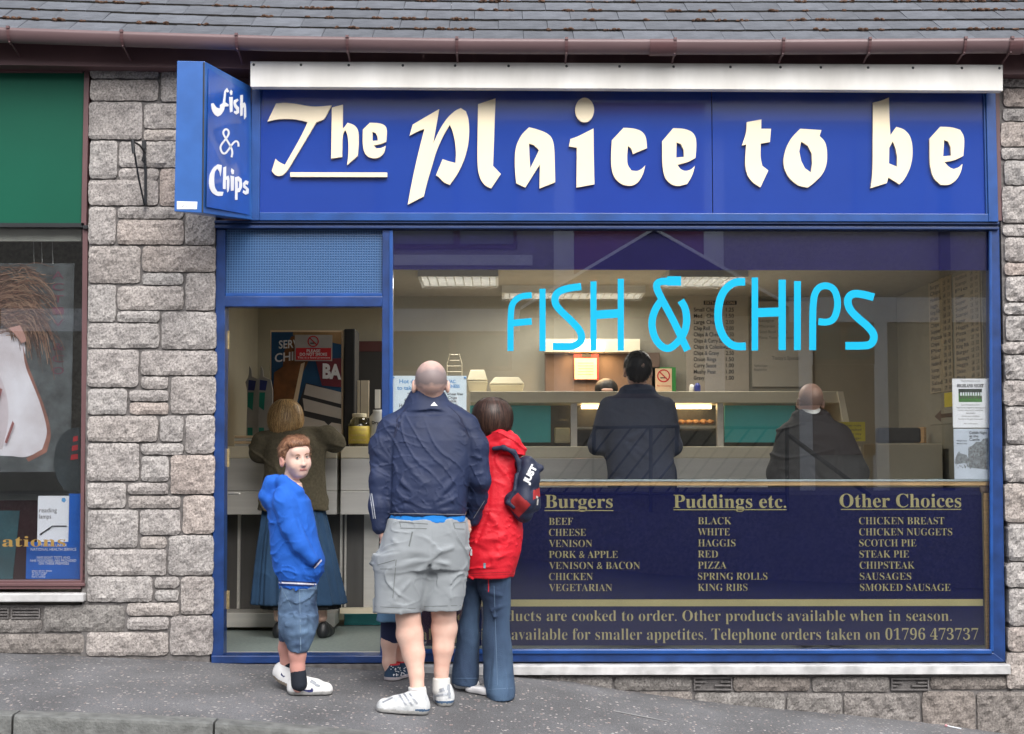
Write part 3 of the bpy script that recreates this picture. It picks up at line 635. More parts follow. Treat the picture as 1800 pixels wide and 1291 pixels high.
cy([([(1452,386),(1452,160),(1470,100),(1510,82),(1555,100),(1572,170),(1555,240),(1520,258),(1478,253)], 32, 1)])
cy([([(1737,140),(1680,125),(1635,122),(1612,150),(1622,195),(1660,235),(1715,280),(1742,320),(1725,362),(1680,366),(1604,366)], 36, 1)])
# ---------------------------------------------------------------- menu board inside the lower window
ym = .05
mn = thing('menu_board', 'navy board behind the lower window listing burgers, puddings and other choices', 'menu board', (W(1200, 1135).x, ym, W(1200, 1135).z))
mb = MB(); mb.pbox(700, 857, 1728, 1135, ym, .012); obj('board', mb, M['menu'], mn)
mb = MB(); mb.pbox(700, 1054, 1728, 1066, ym - .002, .001); obj('gold_stripe', mb, M['gold'], mn)
yt = ym - .003
def line(body, xl, xr, yb_, yt_, thin=.0, ul=None, slope=0):
    mb = MB(); px_text(mb, body, xl, xr, yb_, yt_, yt, True, thin, slope=slope)
    if ul: a, b, c, d = rect(ul[0], ul[1], ul[2], ul[1] + 1.6, yt); mb.add([(a, yt, c), (b, yt, c), (b, yt, d), (a, yt, d)], [(0, 1, 2, 3)])
    obj('text_line', mb, M['gold'], mn)
line('Burgers', 958, 1077, 893, 870, 0, (957, 897, 1078)); line('Puddings etc.', 1184, 1382, 893, 870, 0, (1184, 895.5, 1383)); line('Other Choices', 1476, 1690, 892, 868.5, 0, (1478, 895, 1690))
TH = .0095
for i, (s, e) in enumerate((('BEEF', 1007), ('CHEESE', 1030), ('VENISON', 1041), ('PORK & APPLE', 1086), ('VENISON & BACON', 1125), ('CHICKEN', 1042), ('VEGETARIAN', 1076))):
    line(s, 965, e, 923 + i * 19.4, 910.5 + i * 19.4, TH)
for i, (s, e) in enumerate((('BLACK', 1286), ('WHITE', 1283), ('HAGGIS', 1293), ('RED', 1262), ('PIZZA', 1277), ('SPRING ROLLS', 1349), ('KING RIBS', 1314))):
    line(s, 1227, e, 922 + i * 19.5, 909.5 + i * 19.5, TH)
for i, (s, e) in enumerate((('CHICKEN BREAST', 1660), ('CHICKEN NUGGETS', 1674), ('SCOTCH PIE', 1611), ('STEAK PIE', 1598), ('CHIPSTEAK', 1608), ('SAUSAGES', 1602), ('SMOKED SAUSAGE', 1671))):
    line(s, 1510 + i * .3, e, 922 + i * 19.5, 909.5 + i * 19.5, TH)
line('All our products are cooked to order. Other products available when in season.', 762, 1673, 1092, 1073, .011)
line('Smaller portions available for smaller appetites. Telephone orders taken on 01796 473737', 704, 1720, 1125, 1105, .011)
lg = thing('window_ledge', 'narrow pine ledge along the top of the navy menu board', 'ledge', (W(1200, 855).x, .06, W(1200, 855).z))
mb = MB(); a, b, c, d = rect(692, 846, 1741, 854, .045); mb.box(a, b, .035, .30, c, d); obj('ledge_board', mb, M['wood'], lg, bevel=.002)
mb = MB(); mb.pbox(692, 843.5, 1741, 846.5, .028, .1); obj('paint_strip', mb, mat('pale_paint_strip', (.42, .50, .52), .6), lg)
bar('batten', [(1729, 866), (1742, 866), (1746, 1143), (1734, 1143)], .046, .02, 'wood', lg)
bar('batten', [(1722, 854), (1742, 854), (1742, 866), (1724, 866)], .04, .02, 'dkwood', lg)
# ---------------------------------------------------------------- open door leaf
dr = thing('door', 'blue door with glass pane and brass hinges standing open inwards', 'door', (W(397, 1150, .06).x, .09, 0))
hx = W(398, 850, .09).x; zt = W(400, 541, .1).z; dz0 = .012
def dbox(mb, s0, s1, z0, z1, t0=0, t1=.042, mi=0):
    a = R(100.5); ux, uy = math.cos(a), math.sin(a); nx, ny = math.sin(a), -math.cos(a); vs = []
    for z in (z0, z1):
        for s, t in ((s0, t0), (s1, t0), (s1, t1), (s0, t1)): vs.append((hx + s * ux - t * nx, .09 + s * uy - t * ny, z))
    mb.add(vs, [(0, 1, 2, 3), (7, 6, 5, 4), (0, 4, 5, 1), (1, 5, 6, 2), (2, 6, 7, 3), (3, 7, 4, 0)], mi)
for nm, a_ in (('stile', (0, .09, dz0, zt)), ('stile', (.74, .83, dz0, zt)), ('top_rail', (.09, .74, zt - .10, zt)), ('bottom_rail', (.09, .74, dz0, .20))):
    mb = MB(); dbox(mb, *a_); obj(nm, mb, M['blue_dk'], dr, bevel=.003)
mb = MB(); dbox(mb, .09, .74, .20, zt - .10, .018, .024); obj('door_glass', mb, M['glass_door'], dr)
for py in (598, 805, 1055):
    p = W(399, py, .08); mb = MB(); mb.box(p.x - .016, p.x + .014, .078, .087, p.z - .055, p.z + .055); mb.tube([(p.x - .001, .078, p.z - .055), (p.x - .001, .078, p.z + .055)], .006, 8); obj('hinge', mb, M['brass'], dr)
p = W(412, 868, .82); mb = MB(); a = Vector((hx - .11, .84, p.z)); mb.tube([a - Vector((.02, 0, 0)), a + Vector((.055, .01, 0)), a + Vector((.07, -.09, 0))], .008, 8); obj('handle', mb, M['steel'], dr, smooth=True)
# ---------------------------------------------------------------- wall bracket on the pier
wb = thing('hanging_bracket', 'rusty black iron sign bracket on the granite pier', 'bracket', W(255, 300, -.05))
mb = MB(); mb.tube([W(253, 250, -.06), W(256, 300, -.055), W(256, 360, -.06)], .009, 6); mb.box(W(250, 250, -.06).x, W(257, 250, -.06).x, -.07, -.05, W(250, 262, -.06).z, W(250, 248, -.06).z); obj('back_plate', mb, M['black'], wb)
mb = MB(); mb.tube([W(234, 254, -.22), W(243, 310, -.15), W(254, 361, -.07)], .0062, 6); obj('brace', mb, M['black'], wb)
mb = MB(); mb.tube([W(236, 250, -.22), W(246, 256, -.14), W(254, 268, -.07), W(250, 282, -.07), W(257, 290, -.06)], .006, 6); obj('hook', mb, M['black'], wb)
mb = MB(); mb.tube([W(233, 246, -.22), W(235, 270, -.22)], .011, 8); obj('end_plate', mb, M['black'], wb)
# ---------------------------------------------------------------- neighbouring green shop
nb = thing('green_shop_sign', 'plain green fascia panel in a brown frame above the neighbouring window', 'sign', W(70, 260, -.02))
mb = MB(); mb.pbox(-300, 126, 146, 393, -.01, .03); obj('panel', mb, M['green'], nb)
mb = MB(); mb.pbox(145, 120, 154, 398, -.03, .05); mb.pbox(-300, 120, 145, 127, -.03, .05); obj('frame', mb, M['brown'], nb, bevel=.003)
mb = MB(); mb.pbox(-300, 392, 148, 399, -.03, .05); obj('drip_strip', mb, M['black'], nb)
nw = thing('neighbour_window', 'brown framed shop window of the neighbouring optician', 'window', (W(40, 700).x, 0, W(40, 1050).z))
mb = MB(); mb.prism([W(*p, -.012) for p in ((145, 398), (154, 398), (150, 1034), (140, 1034))], [], (0, .08, 0)); obj('frame_post', mb, M['brown'], nw, bevel=.003)
mb = MB(); mb.pbox(-300, 1021, 142, 1036, -.02, .08); mb.pbox(-300, 1026, 149, 1031, -.03, .02); obj('frame_rail', mb, M['brown'], nw, bevel=.003)
mb = MB(); mb.pbox(-300, 399, 145, 1024, .02, .006); obj('pane', mb, M['glass'], nw)
mb = MB(); a, b, c, d = rect(-300, 1044, 147, 1059, -.07); mb.box(a, b, -.07, .06, c, d); tag(obj('window_sill', mb, M['sill'], bevel=.008), 'pale sill under the neighbouring optician window', 'sill')
# display inside
db = MB(); db.pbox(-400, 395, 208, 1040, .75, .02); a, b, c, d = rect(-400, 395, 208, 1040, .75); b = W(147, 700, .03).x; db.box(a, b, .03, .749, c - .04, c); db.box(a, b, .03, .749, d, d + .04); db.box(b, b + .03, .03, .749, c, d); db.box(a - .03, a, .02, .77, c, d)
tag(obj('display_backdrop', db, mat('olive_reflection_tone', (.19, .175, .145), .9, var=.3, vs=50)), 'dark display box behind the neighbouring shop glass', 'display')  # mottled olive colour stands in for roughcast reflected in the pane
bl = MB(); bl.pbox(-300, 402, 143, 424, .06, .03); tag(obj('blind_box', bl, mat('pale_blind', (.5, .5, .45), .7)), 'pale blind box across the top of the neighbouring window', 'blind')
hp = thing('hair_poster', 'large photo poster of a pale face and windblown ginger hair hung behind glass', 'poster', W(60, 650, .15)); yq = .15
mb = MB(); mb.pbox(-300, 463, 127, 830, yq, .004); obj('backing', mb, mat('poster_dark', (.085, .097, .105), .6, var=.5, vs=8), hp)
skin = chaikin_closed([(-300, 570), (0, 577), (18, 583), (32, 590), (42, 600), (45, 612), (43, 640), (60, 680), (72, 710), (82, 745), (84, 765), (75, 790), (45, 806), (10, 800), (-300, 806)], 2)
mb = MB(); mb.prism([W(*p, yq - .002) for p in skin], [], (0, .001, 0)); obj('print_face', mb, mat('print_face', (.60, .54, .58), .6, var=.12, vs=4, col2=(.85, .84, .92)), hp)
mb = MB(); mb.prism([W(*p, yq - .0022) for p in chaikin_closed([(40, 606), (48, 640), (64, 680), (77, 712), (87, 745), (90, 768), (82, 795), (50, 812), (46, 806), (74, 790), (83, 765), (81, 745), (71, 710), (59, 680), (43, 642)], 2)], [], (0, .001, 0)); obj('print_shadow_edge', mb, mat('print_warm_edge', (.30, .13, .10), .7, var=.3, vs=9), hp)
mb = MB(); mb.prism([W(*p, yq - .0022) for p in chaikin_closed([(-300, 640), (-5, 650), (12, 690), (16, 740), (4, 790), (-300, 800)], 2)], [], (0, .001, 0)); obj('print_cheek', mb, mat('print_cheek', (.62, .55, .60), .6, var=.1, vs=5), hp)
ov = thing('car_reflection', 'dark rounded shape with red marks modelling a car reflection at the right edge of the poster', 'display', W(120, 810, .13)); mb = MB(); mb.prism([W(*p, .135) for p in chaikin_closed([(127, 752), (140, 752), (141, 866), (116, 864), (100, 845), (94, 815), (98, 780), (110, 762)], 2)], [], (0, .01, 0)); obj('shape', mb, mat('reflection_dark_teal', (.028, .038, .045), .35, var=.3, vs=6), ov)  # solid shape stands in for a car reflected in the glass
mb = MB(); [mb.prism([W(*p, .1335) for p in ((a_, b_), (137, b_ - 2), (137, b_ + 7), (a_ - 1, b_ + 9))], [], (0, .001, 0)) for a_, b_ in ((129, 768), (127, 784), (125, 800))]; obj('red_mark', mb, mat('reflected_red_lamp', (.45, .02, .03), .3), ov)
mb = MB(); mb.prism([W(*p, yq - .0026) for p in chaikin_closed([(-300, 474), (10, 480), (34, 500), (46, 530), (50, 565), (40, 592), (24, 578), (0, 572), (-300, 566)], 2)], [], (0, .001, 0)); obj('print_hair_mass', mb, mat('print_auburn', (.13, .065, .045), .7, var=.5, vs=14, stretch=(1, 1, 3)), hp)
hr = random.Random(3)
mb = MB()
for i in range(420):
    x0 = hr.uniform(-14, 34); y0_ = hr.choice([hr.uniform(470, 590), hr.uniform(520, 575)]); l = hr.uniform(20, 85); dn = hr.uniform(-.2, 1.3) * (1 if y0_ > 530 else .5)
    pts = chaikin([(x0, y0_), (x0 + l * .5, y0_ - 8 + hr.uniform(-8, 8)), (min(122, x0 + l * .9), y0_ + l * dn * .5), (min(125, x0 + l), y0_ + l * dn)], 2)
    q = stroke(pts, hr.uniform(.35, 1.3)); n = len(q); yy = yq - .004 - .00004 * i; mb.add([W(*p, yy) for p in q], [(k, k + 1, n - 2 - k, n - 1 - k) for k in range(n // 2 - 1)], hr.randrange(3))
obj('print_hair', mb, [mat('print_hair', (.20, .095, .062), .7), mat('print_hair_light', (.36, .22, .15), .7), mat('print_hair_dark', (.075, .042, .035), .7)], hp)
mb = MB(); mb.prism([W(*p, yq - .023) for p in chaikin_closed([(15, 577), (35, 572), (44, 588), (46, 600), (38, 604), (30, 592)], 2)], [], (0, .001, 0)); obj('print_ear', mb, mat('print_ear', (.50, .28, .24), .7), hp)
mb = MB(); mb.prism([W(*p, yq - .0235) for p in chaikin_closed([(-10, 680), (4, 684), (0, 700), (-10, 704)], 1)], [], (0, .001, 0)); mb.prism([W(*p, yq - .0235) for p in chaikin_closed([(22, 740), (25, 745), (12, 780), (8, 778)], 1)], [], (0, .001, 0)); obj('print_lips', mb, mat('print_lip', (.30, .10, .10), .6), hp)
mb = MB(); px = 103
for i, ch in enumerate('ACTIV &CO'):
    if ch != ' ':
        a = W(92, 490 + i * 21, yq - .0045); b = W(112, 490 + i * 21, yq - .0045); c = W(92, 477 + i * 21 - 0, yq - .0045)
        put_text(mb, ch, lambda s, t, a=a, b=b, c=c: (a.x + (b.x - a.x) * s, a.y, a.z + (c.z - a.z) * t))
obj('print_lettering', mb, mat('pink_print', (.16, .05, .085), .7), hp)
mb = MB(); [mb.tube([W(x, 424, yq), W(x + 1, 464, yq)], .0012, 4) for x in (59, 73, 92)]; obj('hanging_cords', mb, M['plastic_w'], hp)
bx2 = thing('display_stand', 'dark brown wooden display frame with a pale picture at the bottom of the window', 'stand', W(40, 1010, .4))
mb = MB(); mb.pbox(-300, 880, 66, 1022, .40, .03); obj('frame', mb, mat('dark_mahogany', (.04, .014, .016), .35), bx2)
mb = MB(); mb.prism([W(*p, .395) for p in ((-300, 898), (35, 898), (22, 1018), (-300, 1018))], [], (0, .003, 0)); obj('picture', mb, mat('picture_print', (.03, .05, .06), .5, var=.2, vs=2, col2=(.05, .16, .20)), bx2)
lf = MB(); lf.pbox(-300, 868, 145, 881, .5, .1); lf.pbox(-300, 790, 145, 868, .6, .02); tag(obj('grey_boarding', lf, mat('grey_display', (.30, .31, .30), .8, var=.08)), 'grey boarded panel behind the poster in the optician window', 'panel')
cd = thing('spectacles_card', 'white card showing a pair of spectacles above the blue notice', 'card', W(95, 910, .12))
mb = MB(); mb.pbox(66, 872, 121, 958, .12, .004); obj('card', mb, mat('pale_card', (.85, .87, .95), .6, var=.03), cd)
mb = MB(); mb.tube([W(70, 940, .116), W(92, 925, .116), W(96, 925, .116), W(117, 925, .116)], .0035, 6); mb.tube([W(72, 941, .116), W(78, 934, .116), W(88, 930, .116)], .002, 5); obj('print_spectacles', mb, M['ink'], cd)
mb = MB(); px_text(mb, 'reading', 69, 100, 901, 893, .118); px_text(mb, 'lamps', 69, 90, 912, 904, .118); obj('print_text', mb, M['ink_g'], cd)
mb = MB(); mb.prism([W(*p, .1185) for p in ((109, 876), (114, 875), (116, 880), (113, 884), (108, 881))], [], (0, .0005, 0)); obj('print_logo', mb, M['ink_b'], cd)
nh = thing('health_notice', 'blue notice with white lettering about health service sight tests', 'notice', W(95, 990, .10))
mb = MB(); mb.pbox(46, 953, 141, 1018, .10, .004); mb.pbox(121, 868, 142, 953, .102, .004); obj('card', mb, mat('notice_blue', (.008, .11, .50), .45), nh)
mb = MB()
for s, a, b, yb_, h in (('TESTING UNDER', 71, 118, 961, 5), ('NATIONAL HEALTH SERVICE', 54, 134, 968.5, 5), ('NHS SIGHT TESTS AND', 65, 123, 982.5, 4.5), ('NHS VOUCHERS ARE PROVIDED', 53, 134, 988, 4.5), ('ON THESE PREMISES', 68, 121, 993, 4.5), ('please ask for details', 56, 91, 1005, 3), ('or any member', 56, 83, 1008.5, 3), ('of our staff', 56, 80, 1012, 3), ('here today', 56, 80, 1015.5, 3)):
    px_text(mb, s, a, b, yb_, yb_ - h, .099)
obj('print_text', mb, M['ink_w'], nh)
gl = MB(); px_text(gl, 'ations', 4, 115, 961, 943, .016, True); tag(obj('gold_lettering', gl, mat('gold_leaf', (.33, .21, .06), .4, metal=.2)), 'gold serif letters spelling ations on the neighbouring window glass', 'lettering')
tr2 = MB(); tr2.pbox(146, 396, 154, 402, -.035, .02); obj('corner_block', tr2, M['black'], nb)
# ---------------------------------------------------------------- inside the shop
ZC = 2.57; XL = -1.98; XR = 3.35; YB = 3.2
struct('shop_floor', MB().box(XL - .1, XR + .1, .2, YB + .1, -.06, 0), M['floor_in'])
struct('interior_wall', MB().box(XL - .1, XR + .1, YB, YB + .1, 0, ZC), M['wall_in'])
struct('interior_wall', MB().box(XL - .1, XL, .1, YB, 0, ZC), M['wall_in'])
struct('interior_wall', MB().box(XR, XR + .1, .1, YB, 0, ZC), M['wall_in'])
struct('ceiling', MB().box(XL - .1, XR + .1, .08, YB + .1, ZC, ZC + .1), M['ceil'])
def fixture(px0, px1, y0, y1, lab):
    a = W(px0, 487, y1).x; b = W(px1, 487, y1).x; t = thing('ceiling_light', lab, 'ceiling light', ((a + b) / 2, (y0 + y1) / 2, ZC), 'louvred strip lights on the shop ceiling')
    obj('tube_panel', MB().box(a + .02, b - .02, y0 + .02, y1 - .02, ZC - .03, ZC - .012), M['lamp'], t)
    mb = MB(); mb.box(a, b, y0, y0 + .02, ZC - .06, ZC); mb.box(a, b, y1 - .02, y1, ZC - .06, ZC); mb.box(a, a + .02, y0 + .02, y1 - .02, ZC - .06, ZC); mb.box(b - .02, b, y0 + .02, y1 - .02, ZC - .06, ZC)
    obj('housing', mb, M['plastic_w'], t)
    mb = MB(); n = int((b - a) / .06)
    for i in range(1, n): x = a + (b - a) * i / n; mb.box(x - .004, x + .004, y0 + .02, y1 - .02, ZC - .055, ZC - .031)
    for k in (1, 2): y = y0 + (y1 - y0) * k / 3; mb.box(a + .02, b - .02, y - .004, y + .004, ZC - .0549, ZC - .0312)
    lo_ = obj('louvre', mb, M['plastic_w'], t)
    l = bpy.data.lights.new('strip_light', 'AREA'); l.shape = 'RECTANGLE'; l.size = b - a; l.size_y = y1 - y0; l.energy = 8; l.color = (1, .95, .86)
    lo = bpy.data.objects.new('strip_light', l); COL.objects.link(lo); lo.parent = t; lo.location = (0, 0, -.075)
fixture(742, 876, 1.45, 2.02, 'left louvred strip light on the shop ceiling, above the bald man'); fixture(882, 1125, 2.45, 2.86, 'middle louvred strip light on the shop ceiling, behind the H of FISH')
fixture(1160, 1292, 1.45, 2.02, 'right louvred strip light on the shop ceiling, above the ampersand')
# serving range
ct = thing('serving_counter', 'long stainless steel frying range with heated glass display on top', 'counter', (.3, 1.9, 0))
YF = 1.6; XE = 2.62; xs_ = W(595, 850, YF).x
for (x0, x1) in ((XL, xs_ - .012), (xs_ + .012, XE)):
    for z0, z1, y_, m in ((1.222, 1.305, YF, 'steel_warm'), (.99, 1.219, YF + .006, 'steel'), (.82, .987, YF, 'steel')):
        obj('front_panel', MB().box(x0 + .003, x1, y_, 2.35, z0, z1), M[m], ct, bevel=.004)
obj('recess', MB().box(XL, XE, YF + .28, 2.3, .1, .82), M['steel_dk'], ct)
[obj('recess_trim', MB().box(W(p, 980, YF + .27).x, W(p + w__, 980, YF + .27).x, YF + .25, YF + .279, .13, .815), M['steel'], ct) for p, w__ in ((418, 5), (598, 4), (606, 3), (640, 26))]
obj('plinth_panel', MB().box(XL, W(588, 1085, YF).x, YF + .0, YF + .3, .025, .125), M['steel'], ct, bevel=.003)
obj('foot_rail', MB().box(W(598, 1070, YF + .2).x, XE, YF + .18, YF + .24, .10, .14), M['steel_warm'], ct)
obj('plinth_panel', MB().box(W(596, 1090, YF).x, XE, YF + .35, YF + .5, 0, .11), M['teal'], ct)
dX0 = W(826, 700, 1.72).x
obj('top_band', MB().box(dX0, XE - .12, 1.70, 2.32, 1.622, 1.705), M['steel_warm'], ct, bevel=.004)
for px in (1009, 1266):
    x = W(px, 745, 1.74).x; obj('display_post', MB().box(x - .022, x + .022, 1.73, 1.80, 1.306, 1.62), M['steel'], ct)
mb = MB(); mb.prism([(XE - .14, 1.69, 1.705), (XE - .10, 1.69, 1.705), (XE, 1.60, 1.05), (XE - .05, 1.60, 1.05)], [], (0, .7, 0)); obj('end_cheek', mb, M['steel_warm'], ct)
for a, b, nm in ((826, 968, 'teal_panel'), (1274, 1398, 'teal_panel')):
    mb = MB(); mb.pbox(a, 713, b, 778, 1.84, .03); obj(nm, mb, M['teal'], ct)
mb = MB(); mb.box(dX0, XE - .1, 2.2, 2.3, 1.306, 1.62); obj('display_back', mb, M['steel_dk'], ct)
mb = MB(); mb.box(W(1014, 740, 1.8).x, W(1260, 740, 1.8).x, 1.86, 2.18, 1.44, 1.45); obj('shelf', mb, M['steel'], ct)
mb = MB(); mb.pbox(826, 713, 1262, 778, 1.79, .004); obj('display_glass', mb, M['glass_door'], ct)
for a, b in ((1022, 1060), (1180, 1250)):
    mb = MB(); mb.box(W(a, 720, 2).x, W(b, 720, 2).x, 1.98, 2.04, 1.59, 1.615); obj('heat_lamp', mb, M['warm'], ct)
fd = thing('food_tray', 'tray of battered fish pieces under the heat lamp in the glass display', 'food', W(1215, 760, 2.0)); y_ = 1.98; a = W(1176, 760, y_).x; b = W(1256, 760, y_).x
obj('tray', MB().box(a, b, 1.90, 2.15, 1.451, 1.462), M['steel'], fd); fr_ = random.Random(4); bat = mat('golden_batter', (.42, .19, .045), .6, var=.35, vs=30, bump=.8, bs=60)
for k in range(6):
    x = a + (b - a) * (.1 + .16 * k); mb = MB(); n = 10; vs = []
    for i in range(9):
        t_ = i / 8; r_ = .004 + .026 * math.sin(math.pi * t_) ** .6
        for j in range(n): q = j * 2 * math.pi / n; rr = r_ * fr_.uniform(.85, 1.15); vs.append((x + rr * math.cos(q) + .02 * t_, 1.93 + .17 * t_, 1.482 + .6 * rr * math.sin(q) + .01 * math.sin(3 * t_)))
    mb.add(vs, [(i * n + j, i * n + (j + 1) % n, (i + 1) * n + (j + 1) % n, (i + 1) * n + j) for i in range(8) for j in range(n)]); obj('fish_piece', mb, bat, fd, smooth=True)
tag(obj('paper_bag_stack', MB().pbox(975, 752, 1002, 779, 1.95, .1), M['foam'], bevel=.01), 'crumpled pale wrapping heap inside the glass display', 'wrapping')
def foam(px0, py0, px1, py1, lab, n):
    y = 1.85; x0, x1, z0, z1 = rect(px0, py0, px1, py1, y); t = thing('takeaway_box', lab, 'food box', ((x0 + x1) / 2, y, z0), 'foam boxes on top of the range'); z0 = 1.706
    zm = z0 + (z1 - z0) * .5; i = (x1 - x0) * .16
    mb = MB(); mb.add([(x0 + i * .4, y, z0), (x1 - i * .4, y, z0), (x1 - i * .4, y + .2, z0), (x0 + i * .4, y + .2, z0), (x0, y - .01, zm), (x1, y - .01, zm), (x1, y + .21, zm), (x0, y + .21, zm)], [(0, 3, 2, 1), (0, 1, 5, 4), (1, 2, 6, 5), (2, 3, 7, 6), (3, 0, 4, 7), (4, 5, 6, 7)]); obj('base', mb, M['foam'], t, bevel=.006)
    mb = MB(); q = zm + .004; mb.add([(x0, y - .01, q), (x1, y - .01, q), (x1, y + .21, q), (x0, y + .21, q), (x0 + i, y + .02, z1), (x1 - i, y + .02, z1), (x1 - i, y + .18, z1), (x0 + i, y + .18, z1)], [(0, 3, 2, 1), (0, 1, 5, 4), (1, 2, 6, 5), (2, 3, 7, 6), (3, 0, 4, 7), (4, 5, 6, 7)]); obj('lid', mb, M['foam'], t, bevel=.006)
foam(821, 650, 857, 690, 'taller foam food box on the range, left of the wide one', 2); foam(860, 663, 922, 690, 'wide low foam food box on the range above the red coat', 1)
cp = thing('wire_rack', 'small wire rack standing on the range behind the bald man', 'rack', W(799, 700, 1.9)); mb = MB()
for k in range(5):
    py = 664 - k * 10; w2 = 13 - k * 1.6 if k > 2 else 13; a = W(799 - w2, py, 1.88); b = W(799 + w2, py, 1.88); mb.tube([a, b], .003, 4)
for s in (-1, 1): mb.tube([W(799 + 13 * s, 692, 1.88), W(799 + 13 * s, 640, 1.88), W(799 + 8 * s, 622, 1.88)], .0035, 4)
obj('wire', mb, M['steel_warm'], cp)
# behind the range
hd = thing('lamp_hood', 'cream shelf hood with a glowing warm lamp on the back wall', 'hood', W(1040, 605, 3.0)); mb = MB(); mb.pbox(958, 596, 1125, 619, 2.95, .24); obj('hood', mb, M['steel_warm'], hd)
mb = MB(); mb.pbox(1012, 606, 1062, 617, 2.92, .02); obj('lamp', mb, M['warm'], hd)
wl_ = bpy.data.lights.new('warm_lamp', 'AREA'); wl_.energy = 5; wl_.size = .4; wl_.color = (1, .62, .28); wo = bpy.data.objects.new('warm_lamp', wl_); COL.objects.link(wo); wo.parent = hd; wo.location = (-.02, -.12, -.08)
tag(obj('brown_cupboard', MB().pbox(958, 620, 1160, 700, 3.12, .07), M['dkwood'], bevel=.004), 'brown cupboard front on the back wall under the lamp hood', 'cupboard')
cb = thing('clipboard', 'cream clipboard with red top and black clip on the brown cupboard', 'clipboard', W(1031, 645, 3.05)); mb = MB(); mb.pbox(1009, 622, 1052, 668, 3.08, .01); obj('board', mb, M['red'], cb); mb = MB(); mb.pbox(1010, 630, 1049, 667, 3.07, .006); obj('sheet', mb, M['paper_w'], cb); mb = MB(); mb.pbox(1022, 619, 1040, 628, 3.06, .008); obj('clip', mb, M['black'], cb)
mb = MB(); [mb.pbox(1016, y_, 1043, y_ + 1, 3.069, .0005) for y_ in range(638, 662, 5)]; obj('ruled_lines', mb, M['ink_g'], cb)
def smoke(mb_r, mb_k, cx, cy, r, y, yk):
    n = 28; vs = [];
    for k in range(n):
        a = 2 * math.pi * k / n
        for q in (r, r * .80): p = W(cx + q * math.cos(a), cy + q * math.sin(a), y); vs.append(p)
    mb_r.add(vs, [(2 * k, 2 * k + 1, (2 * k + 3) % (2 * n), (2 * k + 2) % (2 * n)) for k in range(n)])
    mb_r.add([W(cx - r * .64, cy - r * .50, y - .0006), W(cx - r * .50, cy - r * .64, y - .0006), W(cx + r * .64, cy + r * .50, y - .0006), W(cx + r * .50, cy + r * .64, y - .0006)], [(0, 1, 2, 3)])
    mb_k.add([W(cx - r * .5, cy + r * .22, yk), W(cx + r * .45, cy + r * .22, yk), W(cx + r * .45, cy + r * .40, yk), W(cx - r * .5, cy + r * .40, yk)], [(0, 1, 2, 3)])
sn_ = thing('no_smoking_sign', 'no smoking sign in a green frame behind the tall man in navy', 'sign', W(1168, 665, 3.1)); mb = MB(); mb.pbox(1146, 646, 1188, 700, 3.12, .02); obj('frame', mb, M['green2'], sn_)
mb = MB(); mb.pbox(1152, 648, 1181, 690, 3.115, .004); obj('sheet', mb, M['paper_w'], sn_); a_, b_ = MB(), MB(); smoke(a_, b_, 1166.5, 661, 11.5, 3.113, 3.114); obj('red_circle', a_, M['red'], sn_); obj('cigarette', b_, M['ink'], sn_)
mb = MB(); px_text(mb, 'No Smoking', 1155, 1179, 680, 676.5, 3.113); obj('print_text', mb, M['red'], sn_)
# price boards
pb = thing('price_board', 'beige price board headed EXTRA PORTIONS on the back wall', 'price board', W(1258, 600, 3.15)); mb = MB(); mb.pbox(1206, 518, 1316, 690, 3.17, .02); obj('board', mb, mat('board_beige', (.44, .40, .34), .6, var=.03), pb)
mb = MB(); mb.pbox(1237, 529, 1295, 536, 3.165, .003); obj('header_band', mb, M['ink'], pb); mb = MB(); px_text(mb, 'EXTRA PORTIONS', 1240, 1292, 535, 530, 3.163); obj('header_text', mb, M['paper_w'], pb)
for i, (s, e, pr_) in enumerate((('Small Chips', 1262, '1.25'), ('Med   Chips', 1262, '1.50'), ('Large Chips', 1262, '2.00'), ('Chip Roll', 1248, '2.00'), ('Chips & Cheese', 1270, '2.50'), ('Chips & Curry Sauce', 1280, '2.50'), ('Chips & Coleslaw', 1276, '2.50'), ('Chips & Gravy', 1264, '2.50'), ('Onion Rings', 1259, '1.50'), ('Curry Sauce', 1259, '1.00'), ('Mushy Peas', 1258, '1.00'), ('Gravy', 1238, '1.00'))):
    mb = MB(); y_ = 548 + i * 10.9; px_text(mb, s, 1219.5, e, y_, y_ - 7, 3.166, thin=-.012); px_text(mb, pr_, 1276, 1290, y_, y_ - 7, 3.166, thin=-.012); obj('text_line', mb, M['ink'], pb)
p2_ = thing('price_board', "paler board with faint menu writing and Today's Special, right of the first price board", 'price board', W(1380, 600, 3.15)); mb = MB(); mb.pbox(1322, 530, 1428, 680, 3.17, .02); obj('board', mb, mat('board_pale', (.47, .44, .38), .6, var=.03), p2_)
for s, a, b, y_, h in (('Lasagne', 1335, 1360, 566, 5), ('Macaroni', 1335, 1362, 576, 5), ('Salad Bowl Special', 1335, 1384, 586, 5), ('Pasta Tuna Sweetcorn', 1335, 1398, 596, 5), ("Today's Special", 1357, 1405, 633, 7), ('Haddock Supper', 1312 + 14, 1350, 645, 4), ('Breaded Fish', 1326, 1348, 652, 4)):
    mb = MB(); px_text(mb, s, a, b, y_, y_ - h, 3.166); obj('text_line', mb, M['ink_g'], p2_)
